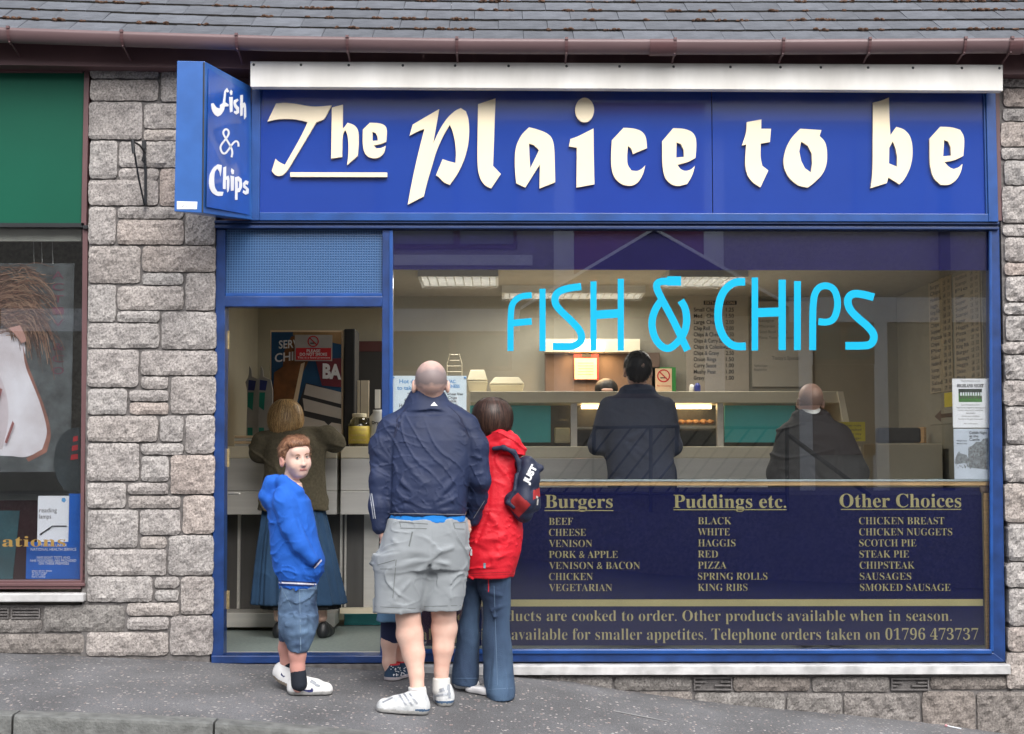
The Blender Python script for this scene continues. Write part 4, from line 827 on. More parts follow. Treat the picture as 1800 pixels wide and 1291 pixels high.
# price lists on the right hand wall (the wall runs away from the window)
def wallpt(px, py): d = ray(px, py); return CP + d * ((XR - .012 - CP.x) / d.x)
for (pa, pb2, y0, y1, lab) in ((1632, 1672, 472, 690, 'tall narrow price list on the right wall nearest the corner'), (1676, 1722, 478, 668, 'tall price list on the right wall above the white highland poster'), (1725, 1738, 478, 660, 'cut off price list on the right wall beside the window post')):
    t = thing('price_list', lab, 'price list', wallpt((pa + pb2) / 2, 600)); A0 = wallpt(pa, 560); A1 = wallpt(pb2, 560); S0 = wallpt((pa + pb2) / 2, y0).z; S1 = wallpt((pa + pb2) / 2, y1).z
    obj('sheet', MB().box(XR - .008, XR, A1.y, A0.y, S1, S0), mat('list_cream', (.50, .43, .32), .7, var=.03), t)
    lr = random.Random(pa); names = ['Haddock', 'Chips', 'Sausage', 'Haggis', 'Chicken', 'Burger', 'Pizza', 'Scampi', 'Pie', 'Supper', 'King Rib', 'Salad']
    mb = MB(); n = int((y1 - y0) / 11)
    for i in range(n):
        z = S0 + (S1 - S0) * (i + .75) / n; h = (S0 - S1) / n * .62; wd = (A0.y - A1.y)
        for (s, f0, f1) in ((lr.choice(names), .08, lr.uniform(.4, .58)), ('%d.%d0' % (lr.randrange(1, 7), lr.randrange(0, 9)), .66, .76), ('%d.%d0' % (lr.randrange(2, 8), lr.randrange(0, 9)), .84, .94)):
            put_text(mb, s, lambda u, v, z=z, h=h, f0=f0, f1=f1: (XR - .0095, A0.y - wd * (f0 + (f1 - f0) * u), z + h * v), thin=-.01)
    obj('print_text', mb, M['ink_g'], t)
def note(name, lab, rc, y, m, lines=(), cat='notice', fr=None):
    p = W((rc[0] + rc[2]) / 2, (rc[1] + rc[3]) / 2, y); t = thing(name, lab, cat, p)
    if fr: mb = MB(); mb.pbox(rc[0] - 2, rc[1] - 2, rc[2] + 2, rc[3] + 2, y + .003, .006); obj('frame', mb, M[fr], t)
    mb = MB(); mb.pbox(*rc, y, .0025); obj('sheet', mb, M[m], t); return t, lines
t, _ = note('paper_notice', 'yellow notice stuck on the display end beside the man in the dark suit', (1474, 742, 1521, 776), 1.58, 'yellow'); mb = MB()
for i in range(4): px_text(mb, ['Please note', 'fish cooked', 'to order may', 'take longer'][i], 1480, 1514, 750 + i * 7.5, 745.5 + i * 7.5, 1.578)
obj('print_text', mb, M['ink_g'], t)
t = thing('paper_notice', 'small yellow note on the right wall beside the highland poster', 'notice', wallpt(1668, 700)); a = wallpt(1658, 700); b = wallpt(1680, 700); obj('sheet', MB().box(XR - .004, XR, b.y, a.y, wallpt(1668, 722).z, wallpt(1668, 690).z), M['yellow'], t)
t = thing('arrow_sign', 'framed sign with a brown arrow pointing left on the right wall', 'sign', wallpt(1655, 730)); a = wallpt(1633, 730); b = wallpt(1680, 730); z0 = wallpt(1655, 746).z; z1 = wallpt(1655, 717).z
obj('frame', MB().box(XR - .008, XR, b.y, a.y, z0, z1), M['wall_in'], t); zm = (z0 + z1) / 2; yy = lambda f: a.y + (b.y - a.y) * f
mb = MB(); mb.prism([(XR - .009, yy(.2), zm), (XR - .009, yy(.45), zm + .045), (XR - .009, yy(.45), zm + .015), (XR - .009, yy(.9), zm + .015), (XR - .009, yy(.9), zm - .015), (XR - .009, yy(.45), zm - .015), (XR - .009, yy(.45), zm - .045)], [], (-.001, 0, 0)); obj('print_arrow', mb, M['dkwood'], t)
ch = thing('bench_seat', 'dark grey padded backrest above a pale bench box by the right wall', 'bench', W(1600, 845, 2.0)); mb = MB(); mb.pbox(1541, 752, 1620, 779, 2.3, .06); obj('backrest', mb, mat('charcoal_fabric', (.05, .05, .055), .9), ch, bevel=.02)
mb = MB(); x0, x1, z0, z1 = rect(1541, 780, 1658, 900, 1.9); mb.box(x0, x1, 1.9, 2.28, 0, z1); obj('box_seat', mb, M['steel_warm'], ch, bevel=.01)
tag(obj('wooden_box', MB().box(W(1645, 765, 2.45).x, XR - .02, 2.45, 2.7, W(1660, 779, 2.45).z, W(1660, 751, 2.45).z), M['wood'], bevel=.004), 'small brown wooden box on the shelf by the right wall', 'box')
mb = MB(); a = W(1600, 843, .12); b = W(1668, 843, .12); z = W(1200, 846, .045).z + .004; mb.quad([(a.x, .09, z), (b.x, .07, z + .004), (b.x - .02, .25, z + .006), (a.x + .1, .24, z + .002)]); mb.quad([(a.x, .09, z - .002), (a.x + .1, .24, z - .001), (b.x - .02, .25, z + .003), (b.x, .07, z + .001)])
tag(obj('loose_paper', mb, mat('aqua_paper', (.30, .52, .56), .7)), 'sheet of pale aqua paper lying on the pine ledge', 'paper')
bt = thing('sauce_bottle', 'blue and white bottle standing on the range left of the price board', 'bottle', W(1225, 690, 1.95)); mb = MB(); p = W(1226, 690, 1.95); mb.lathe((p.x, p.y, 1.706), [(.022, 0), (.024, .02), (.024, .05), (.012, .072), (.001, .075)], 12); obj('bottle_body', mb, mat('bottle_blue', (.02, .03, .2), .4), bt, smooth=True)
mb = MB(); mb.lathe((p.x - .038, p.y + .02, 1.706), [(.018, 0), (.020, .04), (.014, .062), (.001, .066)], 12); tag(obj('salt_shaker', mb, M['plastic_w'], smooth=True), 'white shaker beside the blue bottle on the range', 'shaker')
# notices stuck inside the window
nt = thing('window_notice', 'white laminated notice in the window behind the bald man', 'notice', W(755, 700, .03)); mb = MB(); mb.pbox(689, 661, 820, 772, .024, .002); obj('sheet', mb, mat('laminated_paper', (.80, .90, .96), .3, var=.02), nt)
mb = MB()
for s, a, b, y_, h in (('Hot drinks', 702, 748, 674, 7), ('to take away', 698, 752, 685.5, 7), ('COELIAC', 770, 801, 673.5, 5.5), ('AWARENESS', 768, 808, 682, 5.5)): px_text(mb, s, a, b, y_, y_ - h, .0225, thin=-.02)
obj('print_heading', mb, M['ink_b'], nt)
mb = MB()
for s, a, b, y_, h in (('Tea', 716, 734, 697, 6), ('Coffee', 711, 740, 706.5, 6), ('Hot Chocolate', 702, 748, 716, 6), ('We have wheat free', 760, 814, 695, 4.5), ('Fish & Chips', 768, 803, 701.5, 4.5), ('available', 778, 802, 707.5, 4.5), ('Please ask', 775, 805, 714, 4)): px_text(mb, s, a, b, y_, y_ - h, .0225, thin=-.01)
obj('print_text', mb, M['ink'], nt)
for px in (691.5, 817.5): p = W(px, 664, .02); mb = MB(); mb.lathe((p.x, .02, p.z), [(.001, -.005), (.007, -.003), (.007, .003), (.001, .005)], 8); obj('sucker', mb, M['ink_b'], nt)
hp_ = thing('event_poster', 'white Highland Night poster with a green photo of dancers', 'poster', W(1707, 710, .03)); mb = MB(); mb.pbox(1674.5, 666, 1739, 752, .024, .002); obj('sheet', mb, mat('poster_white', (.88, .89, .93), .35, var=.02), hp_)
mb = MB(); px_text(mb, 'HIGHLAND NIGHT', 1682, 1729, 681, 675.5, .0225, True, thin=-.012); obj('print_heading', mb, M['ink'], hp_)
mb = MB(); mb.pbox(1685, 684, 1726, 707, .0232, .0005); obj('print_photo', mb, mat('photo_green', (.07, .22, .05), .5, var=.3, vs=30), hp_)
mb = MB(); mb.pbox(1685, 684, 1726, 692, .0226, .0005); obj('print_trees', mb, mat('photo_trees', (.035, .05, .04), .5, var=.5, vs=60), hp_)
mb = MB()
for k in range(9): x = 1688 + k * 4.4; mb.pbox(x, 690, x + 2.6, 696, .022, .0004, 0); mb.pbox(x + .3, 696, x + 2.3, 701, .022, .0004, 1)
obj('print_dancers', mb, [M['paper'], mat('photo_kilt', (.13, .09, .11), .6)], hp_)
mb = MB()
for s, a, b, y_, h in (('Pitlochry Recreation Ground', 1690, 1722, 671, 2.5), ('Every Monday evening from', 1690, 1722, 713, 2.5), ('Pipe band, Highland dancing and', 1682, 1732, 718, 2.5), ('country dancing for everyone', 1684, 1728, 722.5, 2.5), ('Admission', 1698, 1714, 728, 3), ('Adults and children', 1690, 1722, 733, 2.5), ('Tickets at the gate from seven', 1684, 1728, 738, 2.5), ('All welcome', 1694, 1718, 746, 2.5)): px_text(mb, s, a, b, y_, y_ - h, .0225)
obj('print_text', mb, M['ink_g'], hp_)
cp_ = thing('event_poster', 'grey Ceilidh Night poster with a drawing of a town street, below the white poster', 'poster', W(1707, 800, .03)); mb = MB(); mb.pbox(1677, 754, 1738.5, 843, .024, .002); obj('sheet', mb, mat('poster_blue', (.60, .66, .75), .35, var=.06, vs=12), cp_)
mb = MB()
for s, a, b, y_, h in (('Ceilidh Night', 1704, 1735, 763, 4.5), ('at the', 1704, 1720, 769, 4.5), ('Castle', 1704, 1722, 775, 4.5), ('Piping & dance', 1682, 1700, 776, 2.5), ('Music every Tuesday', 1682, 1700, 781, 2.5)): px_text(mb, s, a, b, y_, y_ - h, .0225, thin=-.01)
obj('print_text', mb, M['ink'], cp_)
mb = MB(); mb.prism([W(*p, .0228) for p in ((1702, 812), (1702, 787), (1710, 783), (1716, 777), (1724, 777), (1728, 772), (1737, 770), (1737, 826), (1702, 822))], [], (0, .0005, 0)); mb.prism([W(*p, .0228) for p in ((1679, 808), (1683, 797), (1686, 793), (1688, 797), (1699, 800), (1702, 806), (1702, 814), (1679, 816))], [], (0, .0005, 0)); obj('print_buildings', mb, mat('print_grey', (.24, .26, .28), .6, var=.4, vs=70), cp_)
mb = MB(); r5 = random.Random(5)
for _ in range(60): x = r5.uniform(1681, 1734); y_ = r5.uniform(806, 822); s = r5.uniform(.6, 1.4); mb.pbox(x, y_, x + s, y_ + s * 2, .0222, .0003)
for _ in range(22): x = r5.uniform(1704, 1734); y_ = r5.uniform(784, 806); mb.pbox(x, y_, x + 1.4, y_ + 2.2, .0222, .0003)
obj('print_crowd', mb, M['ink_g'], cp_)
# doorway: poster, post, cabinet, jar, tub, bags
ap = thing('food_poster', 'framed blue and brown poster with dark stripes, part covered by the red and white sign', 'poster', W(538, 690, 1.76)); mb = MB(); mb.pbox(474, 581, 603, 792, 1.775, .02); obj('frame', mb, M['paper_w'], ap)
ya = 1.77
def poly(lst, y, m, par, nm): mb = MB(); mb.prism([W(*p, y) for p in lst], [], (0, .0008, 0)); obj(nm, mb, m, par)
poly([(477, 584), (600, 584), (600, 790), (477, 790)], ya, mat('poster_sea', (.010, .07, .17), .5, var=.2), ap, 'print_ground')
poly(chaikin_closed([(512, 592), (533, 588), (548, 622), (540, 640), (522, 676), (512, 720), (508, 788), (482, 788), (480, 700), (482, 655), (497, 645), (500, 612)], 1), ya - .002, mat('poster_brown', (.20, .075, .02), .6, var=.35, vs=12), ap, 'print_chips')
poly([(529, 640), (536, 637), (524, 700), (517, 725), (512, 722)], ya - .003, M['paper_w'], ap, 'print_streak')
poly([(515, 584), (600, 584), (600, 606), (560, 597), (515, 590)], ya - .0025, mat('poster_tan', (.33, .20, .09), .6, var=.3), ap, 'print_corner')
poly([(554, 632), (600, 630), (600, 681), (566, 678)], ya - .003, mat('poster_maroon', (.16, .02, .035), .6), ap, 'print_block')
poly([(538, 673), (600, 690), (600, 790), (515, 790), (524, 712)], ya - .0032, M['ink'], ap, 'print_black')
pw = mat('poster_pale', (.50, .46, .42), .6, var=.08)
poly([(538, 675), (600, 690), (600, 711), (534, 694)], ya - .005, pw, ap, 'print_stripe'); poly([(532, 700), (600, 718), (600, 737), (535, 722)], ya - .005, pw, ap, 'print_stripe'); poly([(530, 731), (570, 741), (577, 748), (583, 743), (600, 746), (600, 790), (516, 790)], ya - .005, pw, ap, 'print_stripe')
mb = MB(); px_text(mb, 'SERVED', 490, 545, 613, 599, ya - .006, thin=-.02, slope=-3); px_text(mb, 'CHIPS', 483, 536, 637, 622, ya - .006, thin=-.02, slope=-6); obj('print_words', mb, M['ink_w'], ap)
mb = MB(); px_text(mb, 'BA', 567, 600, 664, 640, ya - .006, thin=-.05, slope=2); obj('print_words', mb, M['ink_w'], ap)
sg = thing('no_smoking_sign', 'red and white sign PLEASE DO NOT SMOKE fixed over the framed poster', 'sign', W(550, 610, 1.7)); mb = MB(); mb.pbox(518, 589, 584, 635, 1.74, .004); obj('plate', mb, mat('sign_dull_white', (.42, .40, .38), .5), sg)
mb = MB(); mb.pbox(520, 612, 582, 633, 1.738, .001); obj('red_band', mb, M['red'], sg); a_, b_ = MB(), MB(); smoke(a_, b_, 550.5, 600.5, 10, 1.738, 1.739); obj('red_circle', a_, M['red'], sg); obj('cigarette', b_, M['ink'], sg)
mb = MB(); px_text(mb, 'PLEASE', 539, 563, 619.5, 614.5, 1.737, thin=-.02); px_text(mb, 'DO NOT SMOKE', 527, 575, 625.5, 620.5, 1.737, thin=-.02); px_text(mb, 'This is a food premises', 523, 580, 630.5, 627, 1.737); obj('print_text', mb, M['ink_w'], sg)
bc = thing('drinks_cabinet', 'black cabinet and post beside the framed poster in the doorway', 'cabinet', W(620, 790, 1.8)); mb = MB(); mb.pbox(604, 578, 624, 790, 1.76, .3); obj('side_post', mb, M['black2'], bc, bevel=.01)
mb = MB(); mb.pbox(624, 600, 684, 800, 2.9, .28); obj('cabinet', mb, M['black2'], bc); mb = MB(); mb.pbox(624, 600, 684, 618, 2.895, .004); obj('maroon_band', mb, mat('maroon', (.05, .008, .01), .6), bc)
mb = MB(); [mb.pbox(a, 669, a + w2, 735, 1.9 + k * .01, .04) for k, (a, w2) in enumerate(((622, 4), (628, 4), (634, 14)))]; tag(obj('paper_stack', mb, mat('pale_board', (.42, .37, .29), .7)), 'upright pale boards behind the yellow labelled jar', 'boards')
p = W(631.5, 782, 1.68); jr = thing('glass_jar', 'glass jar with yellow label and pale lid on the counter', 'jar', (p.x, p.y, 1.306)); h = W(631, 728, 1.68).z - 1.306
mb = MB(); mb.lathe((p.x, p.y, 1.306), [(.070, 0), (.077, .01), (.077, h * .68), (.06, h * .84), (.048, h * .90)], 24); obj('jar_glass', mb, M['jar'], jr, smooth=True)
mb = MB(); mb.lathe((p.x, p.y, 1.306), [(.0785, .02), (.0785, h * .62)], 24); obj('label', mb, mat('jar_label', (.62, .48, .08), .6, var=.1, vs=30), jr, smooth=True)
mb = MB()
for i, s in enumerate(('PICKLED ONIONS', 'hand made', 'IN MALT VINEGAR')):
    put_text(mb, s, lambda u, v, i=i: (p.x + .0795 * math.sin((u - .5) * 1.5), p.y - .0795 * math.cos((u - .5) * 1.5), 1.306 + h * (.48 - .16 * i) + .014 * v))
obj('label_text', mb, M['wood'], jr)
mb = MB(); mb.lathe((p.x, p.y, 1.306 + h * .90), [(.052, 0), (.052, h * .10), (.048, h * .11)], 20); obj('lid', mb, M['foam'], jr)
mb = MB(); mb.lathe((p.x, p.y, 1.312), [(.068, 0), (.070, h * .55)], 20); obj('contents', mb, mat('jar_brown', (.10, .07, .03), .4), jr)
p3 = W(667, 785, 1.72); tb_ = thing('white_tub', 'white plastic tub with dark lettering beside the glass jar', 'tub', (p3.x, p3.y, 1.306)); mb = MB(); h = W(667, 721, 1.72).z - 1.306; mb.lathe((p3.x, p3.y, 1.306), [(.070, 0), (.074, .01), (.074, h * .8), (.05, h * .92), (.05, h)], 24); obj('tub_body', mb, M['plastic_w'], tb_, smooth=True)
mb = MB(); put_text(mb, 'Dry', lambda u, v: (p3.x - .05 + .05 * u, p3.y - .076 , 1.306 + .16 + .022 * v), thin=-.02); obj('print_text', mb, M['ink'], tb_)
mb = MB(); mb.pbox(659, 685, 668, 718, 1.9, .03); tag(obj('small_packet', mb, M['plastic_w']), 'small white packet on the shelf behind the white tub', 'packet')
hg = thing('bag_with_reflection', 'white carrier bags with blue and green print by the doorway wall, the left one a modelled reflection', 'bags', W(455, 700, 1.8))
for dx, yb_ in ((0, 1.70), (-20, 1.78)):  # second, left copy stands in for a reflection in the door glass
    pts = [(458 + dx, 643), (462 + dx, 650), (463 + dx, 662), (476 + dx, 668), (480 + dx, 690), (477 + dx, 730), (474 + dx, 790), (452 + dx, 790), (455 + dx, 690), (451 + dx, 672), (457 + dx, 662)]
    mb = MB(); mb.prism([W(*q, yb_) for q in chaikin_closed(pts, 1)], [], (0, .03, 0)); obj('bag', mb, mat('bag_white', (.30, .29, .27), .5), hg, bevel=.006)
    poly([(457 + dx, 668), (470 + dx, 670), (467 + dx, 687), (456 + dx, 686)], yb_ - .004, mat('bag_navy', (.01, .02, .14), .5), hg, 'print_patch'); poly([(456 + dx, 690), (466 + dx, 690), (464 + dx, 722), (455 + dx, 715)], yb_ - .004, mat('bag_green', (.0, .17, .12), .5), hg, 'print_patch'); poly([(455 + dx, 752), (464 + dx, 752), (464 + dx, 778), (455 + dx, 778)], yb_ - .004, mat('bag_green', (.0, .17, .12), .5), hg, 'print_patch')
mb = MB(); [mb.pbox(412, 766 + k * 5, 452, 770 + k * 5, 1.72 + .004 * k, .2, k % 2) for k in range(4)]; tag(obj('wrapping_stack', mb, [M['paper_w'], M['plastic_w']]), 'low stack of pale wrapping paper at the left end of the counter', 'paper')
# ---------------------------------------------------------------- the far side of the street, seen only mirrored in the glass
DO = 18.0
def Q(px, py, d=DO): p = W(px, py, d); return Vector((p.x, -p.y, p.z))
def qbox(mb, x0, y0, x1, y1, d=DO, th=.1, mi=0):
    a = Q(x0, y1, d); b = Q(x1, y0, d); mb.box(a.x, b.x, -d, -d - th, a.z, b.z, mi); return mb
oh = thing('opposite_house', 'roughcast house across the street with gabled porch, mirrored in the glass', 'house', (0, -DO, -1))
obj('wall', MB().box(-16, 16, -DO - .3, -DO - .01, -1.5, 7.6), mat('roughcast', (.32, .29, .25), .9, var=.12, vs=14, bump=.5, bs=60), oh)
mb = MB(); mb.add([(-16.5, -DO + .5, 7.4), (16.5, -DO + .5, 7.4), (16.5, -DO - 4, 10.4), (-16.5, -DO - 4, 10.4)], [(0, 1, 2, 3)]); mb.box(-16.5, 16.5, -DO - .1, -DO + .5, 7.35, 7.5); obj('roof', mb, M['tile'], oh)
pale = mat('pale_render', (.75, .75, .76), .8, var=.05); brn = mat('brown_joinery', (.12, .055, .04), .5); maroon = mat('maroon_cladding', (.22, .06, .09), .7); pane = mat('dark_pane', (.04, .045, .05), .1, var=.3, vs=1, coat=1)
for r in ((690, 543, 914, 582), (1388, 523, 1740, 566), (974, 200, 1008, 690), (1240, 200, 1270, 690), (1408, 566, 1430, 900), (1537, 566, 1560, 900), (690, 448, 936, 466), (0, 543, 640, 582)):
    obj('pale_band', qbox(MB(), *r, d=DO - .02, th=.04), pale, oh)
obj('cladding', qbox(MB(), 1010, 180, 1238, 560, DO - .01, .03), maroon, oh)
def win(x0, y0, x1, y1):
    f = obj('window', qbox(MB(), x0, y0, x1, y1, DO - .03, .05), brn, oh); obj('pane', qbox(MB(), x0 + 6, y0 + 7, x1 - 6, y1 - 8, DO - .06, .02), pane, f)
for r in ((660, 250, 803, 437), (803, 250, 908, 437), (660, 583, 795, 652), (795, 583, 900, 652), (1430, 567, 1484, 640), (1484, 567, 1537, 640), (300, 250, 420, 437), (470, 560, 600, 690), (1500, 230, 1620, 400), (1030, 600, 1220, 700)): win(*r)
obj('door', qbox(MB(), 1430, 641, 1537, 800, DO - .03, .05), brn, oh)
mb = MB(); a = Q(1650, 500); mb.box(a.x, a.x + .18, -DO + .05, -DO + .2, -1, 7.5); obj('downpipe', mb, M['black'], oh)
gp = MB(); P0, P1, P2 = Q(915, 545, 16.4), Q(1150, 405, 16.4), Q(1388, 540, 16.4)
gp.prism([P0, P1, P2], [], (0, -1.5, 0)); obj('porch_gable', gp, mat('porch_slate', (.02, .02, .03), .8), oh)
mb = MB(); [mb.prism([a, b, b + Vector((0, 0, .055)), a + Vector((0, 0, .055))], [], (0, .05, 0)) for a, b in ((P0, P1), (P1, P2))]; obj('barge_board', mb, M['white'], oh)
tc_ = MB(); tc_.box(-16, 16, -17.6, -14.5, -1.6, Q(1200, 870, 14.5).z); tag(obj('raised_terrace', tc_, M['mortar']), 'raised terrace with steps across the street', 'terrace')
rl = thing('stair_railing', 'black metal railing on the terrace across the street, mirrored in the window', 'railing', (1, -14.4, 0)); dr_ = 14.4
def qt(a, b, r=.028): return MB().tube([Q(*a, dr_), Q(*b, dr_)], r, 6)
obj('top_rail', qt((1040, 752), (1192, 750)), M['black'], rl); obj('top_rail', qt((1270, 752), (1386, 752)), M['black'], rl); obj('hand_rail', qt((1386, 765), (1530, 872), .04), M['black'], rl); obj('bottom_rail', qt((940, 868), (1386, 868)), M['black'], rl)
for x in (1044, 1144, 1190, 1384): obj('post', qt((x, 748), (x, 900), .035), M['black'], rl)
for k in range(12):
    x = 1050 + k * 30; obj('baluster', qt((x, 752), (x - 90, 868), .02), M['black'], rl)
# small litter
lt = thing('lolly_stick', 'small white stick with pink tip lying on the pavement by the wall', 'litter', W(1672, 1274, -.05)); mb = MB(); a = W(1663, 1272, -.1); b = W(1687, 1280, -.1); a.z = gz(a.x, -.1) + .008; b.z = gz(b.x, -.13) + .006; b.y = -.13
obj('stick', MB().tube([a, b], .0035, 6), M['paper'], lt); mb = MB(); mb.lathe(a, [(.001, -.008), (.009, -.003), (.009, .003), (.001, .008)], 8); obj('tip', mb, mat('pink_tip', (.6, .3, .33), .6), lt)
mb = MB(); a = W(1075, 1250, -.5); zz = lambda x, y: gz(x, y) + .003; x0 = a.x; mb.quad([(x, y, zz(x, y)) for x, y in ((x0, -.62), (x0 + .3, -.68), (x0 + .3, -.69), (x0, -.635))]); tag(obj('chalk_mark', mb, mat('scuff', (.3, .3, .3), .9)), 'short pale scuff line on the asphalt pavement', 'mark')
# ---------------------------------------------------------------- people: smooth bodies and clothes grown from measured joints
def V(*a): return np.array(a, dtype=np.float32)
class SDF:
    """smooth union of tapered limbs, ellipsoids and lofted tubes, meshed by surface nets"""
    def __init__(s, h=.007): s.h = h; s.ops = []
    def _op(s, lo, hi, f, k, mode): s.ops.append((np.array(lo, float), np.array(hi, float), f, k, mode)); return s
    def cone(s, a, b, ra, rb, sq=(1, 1, 1), k=.02, mode='u'):
        a = np.array(a, float); b = np.array(b, float); q = np.array(sq, float); m = max(ra, rb)
        def f(P):
            p = [(P[i] - a[i]) / q[i] for i in range(3)]; ab = (b - a) / q; l2 = float(ab @ ab) or 1e-9
            t = np.clip((p[0] * ab[0] + p[1] * ab[1] + p[2] * ab[2]) / l2, 0, 1)
            return (np.sqrt((p[0] - t * ab[0]) ** 2 + (p[1] - t * ab[1]) ** 2 + (p[2] - t * ab[2]) ** 2) - (ra + (rb - ra) * t)) * float(q.min())
        return s._op(np.minimum(a, b) - m * q, np.maximum(a, b) + m * q, f, k, mode)
    def limb(s, pts, rs, sq=(1, 1, 1), k=.02):
        for i in range(len(pts) - 1): s.cone(pts[i], pts[i + 1], rs[i], rs[i + 1], sq, k)
        return s
    def ell(s, c, r, rot=None, k=.02, mode='u'):
        c = np.array(c, float); r = np.array(r, float); Rm = np.array(rot.transposed()) if rot is not None else np.eye(3); m = r.max()
        def f(P):
            d = [P[i] - c[i] for i in range(3)]; q = [Rm[j, 0] * d[0] + Rm[j, 1] * d[1] + Rm[j, 2] * d[2] for j in range(3)]
            k0 = np.sqrt(sum((q[j] / r[j]) ** 2 for j in range(3))) + 1e-6; k1 = np.sqrt(sum((q[j] / r[j] ** 2) ** 2 for j in range(3))) + 1e-6
            return k0 * (k0 - 1) / k1
        return s._op(c - m, c + m, f, k, mode)
    def loft(s, keys, k=.02, mode='u', n=2.0, wob=None, ax=2):
        """keys: (z, cx, cy, rx, ry) from low to high"""
        K = np.array(sorted(keys), float); Z = K[:, 0]
        def f(P):
            z = P[2]; g = [np.interp(z, Z, K[:, i]).astype(np.float32) for i in range(1, 5)]
            u = np.abs(P[0] - g[0]) / g[2]; v = np.abs(P[1] - g[1]) / g[3]
            rr = (u ** n + v ** n) ** (1 / n)
            sc = 1.0
            if wob is not None: sc = 1 + wob(np.arctan2((P[1] - g[1]) / g[3], (P[0] - g[0]) / g[2]), z)
            d = (rr - sc) * np.minimum(g[2], g[3])
            return np.maximum(d, np.maximum(z - Z[-1], Z[0] - z))
        lo = [np.min(K[:, 1] - K[:, 3]) - .03, np.min(K[:, 2] - K[:, 4]) - .03, Z[0]]; hi = [np.max(K[:, 1] + K[:, 3]) + .03, np.max(K[:, 2] + K[:, 4]) + .03, Z[-1]]
        return s._op(lo, hi, f, k, mode)
    def cut(s, axis, val, keep):
        """keep the side 'lo' or 'hi' of a plane"""
        s.ops.append((None, None, (lambda P: (P[axis] - val) if keep == 'lo' else (val - P[axis])), 0, 'i')); return s
    def crease(s, a, b, w, amp):
        """a fold: amp > 0 raises a ridge, < 0 presses a groove, along a-b"""
        a = np.array(a, float); b = np.array(b, float)
        def f(P):
            ab = b - a; l2 = float(ab @ ab); t = np.clip(((P[0] - a[0]) * ab[0] + (P[1] - a[1]) * ab[1] + (P[2] - a[2]) * ab[2]) / l2, 0, 1)
            d2 = (P[0] - a[0] - t * ab[0]) ** 2 + (P[1] - a[1] - t * ab[1]) ** 2 + (P[2] - a[2] - t * ab[2]) ** 2
            return -amp * np.exp(-d2 / (w * w)) * np.sin(np.pi * np.clip(t, .04, .96)) ** .5
        return s._op(np.minimum(a, b) - 2.5 * w, np.maximum(a, b) + 2.5 * w, f, 0, 'd')
    def noise(s, amp, fx, seed=0, fz=None):
        r = np.random.RandomState(seed); W_ = r.normal(size=(7, 3)) * fx; W_[:, 2] *= (fz if fz else 1); ph = r.uniform(0, 6, 7)
        def f(P):
            o = 0
            for w, q in zip(W_, ph): o = o + np.sin(P[0] * w[0] + P[1] * w[1] + P[2] * w[2] + q)
            return (amp / 2.6) * o
        s.ops.append((None, None, f, 0, 'd')); return s
    def wrinkle(s, amp, f, seed=0, fz=1.0, w=.30, ang=0):
        """long meandering cloth folds: ridges where a smooth random field crosses zero, valleys beside them"""
        r = np.random.RandomState(seed); W_ = r.normal(size=(5, 3)) * f; W_[:, 2] *= fz; ph = r.uniform(0, 6, 5); M2 = r.normal(size=(3, 3)) * f * .35; q2 = r.uniform(0, 6, 3)
        def g(P):
            o = 0
            for k_, (a, q) in enumerate(zip(W_, ph)): o = o + np.sin(P[0] * a[0] + P[1] * a[1] + P[2] * a[2] + q)
            m = 0
            for a, q in zip(M2, q2): m = m + np.sin(P[0] * a[0] + P[1] * a[1] + P[2] * a[2] + q)
            return -amp * (np.exp(-(o / (w * 5)) ** 2 * 9) - .35) * np.clip(.6 + .45 * m, 0, 1.4)
        s.ops.append((None, None, g, 0, 'd')); return s
    def mesh(s):
        pr = [o for o in s.ops if o[0] is not None and o[4] == 'u']; h = s.h
        lo = np.min([o[0] for o in pr], 0) - 4 * h; hi = np.max([o[1] for o in pr], 0) + 4 * h
        n = np.ceil((hi - lo) / h).astype(int) + 1
        ax = [(lo[i] + h * np.arange(n[i])).astype(np.float32) for i in range(3)]
        F = np.full(n, 1.0, np.float32)
        for (l, u, f, k, mode) in s.ops:
            m = 3 * h + k
            if l is None: i0 = [0, 0, 0]; i1 = list(n)
            else: i0 = [int(max(0, np.floor((l[i] - m - lo[i]) / h))) for i in range(3)]; i1 = [int(min(n[i], np.ceil((u[i] + m - lo[i]) / h) + 1)) for i in range(3)]
            if any(a >= b for a, b in zip(i0, i1)): continue
            sl = tuple(slice(a, b) for a, b in zip(i0, i1)); P = (ax[0][sl[0]][:, None, None], ax[1][sl[1]][None, :, None], ax[2][sl[2]][None, None, :])
            d = f(P); A = F[sl]
            if mode == 'u':
                if k > 0: hh = np.maximum(k - np.abs(A - d), 0) / k; F[sl] = np.minimum(A, d) - hh * hh * k * .25
                else: F[sl] = np.minimum(A, d)
            elif mode == 's':
                hh = np.maximum(k - np.abs(A + d), 0) / k if k > 0 else 0; F[sl] = np.maximum(A, -d) + (hh * hh * k * .25 if k > 0 else 0)
            elif mode == 'i': F[sl] = np.maximum(A, d)
            else: F[sl] = A + d
        ins = F < 0; c = np.zeros(n - 1, np.int8)
        for a in (0, 1):
            for b in (0, 1):
                for e in (0, 1): c += ins[a:n[0] - 1 + a, b:n[1] - 1 + b, e:n[2] - 1 + e]
        act = (c > 0) & (c < 8); ijk = np.argwhere(act); idx = np.full(n - 1, -1, np.int64); idx[act] = np.arange(len(ijk))
        pos = np.zeros((len(ijk), 3)); cnt = np.zeros(len(ijk)); cor = [(a, b, e) for a in (0, 1) for b in (0, 1) for e in (0, 1)]
        fv = {q: F[ijk[:, 0] + q[0], ijk[:, 1] + q[1], ijk[:, 2] + q[2]] for q in cor}
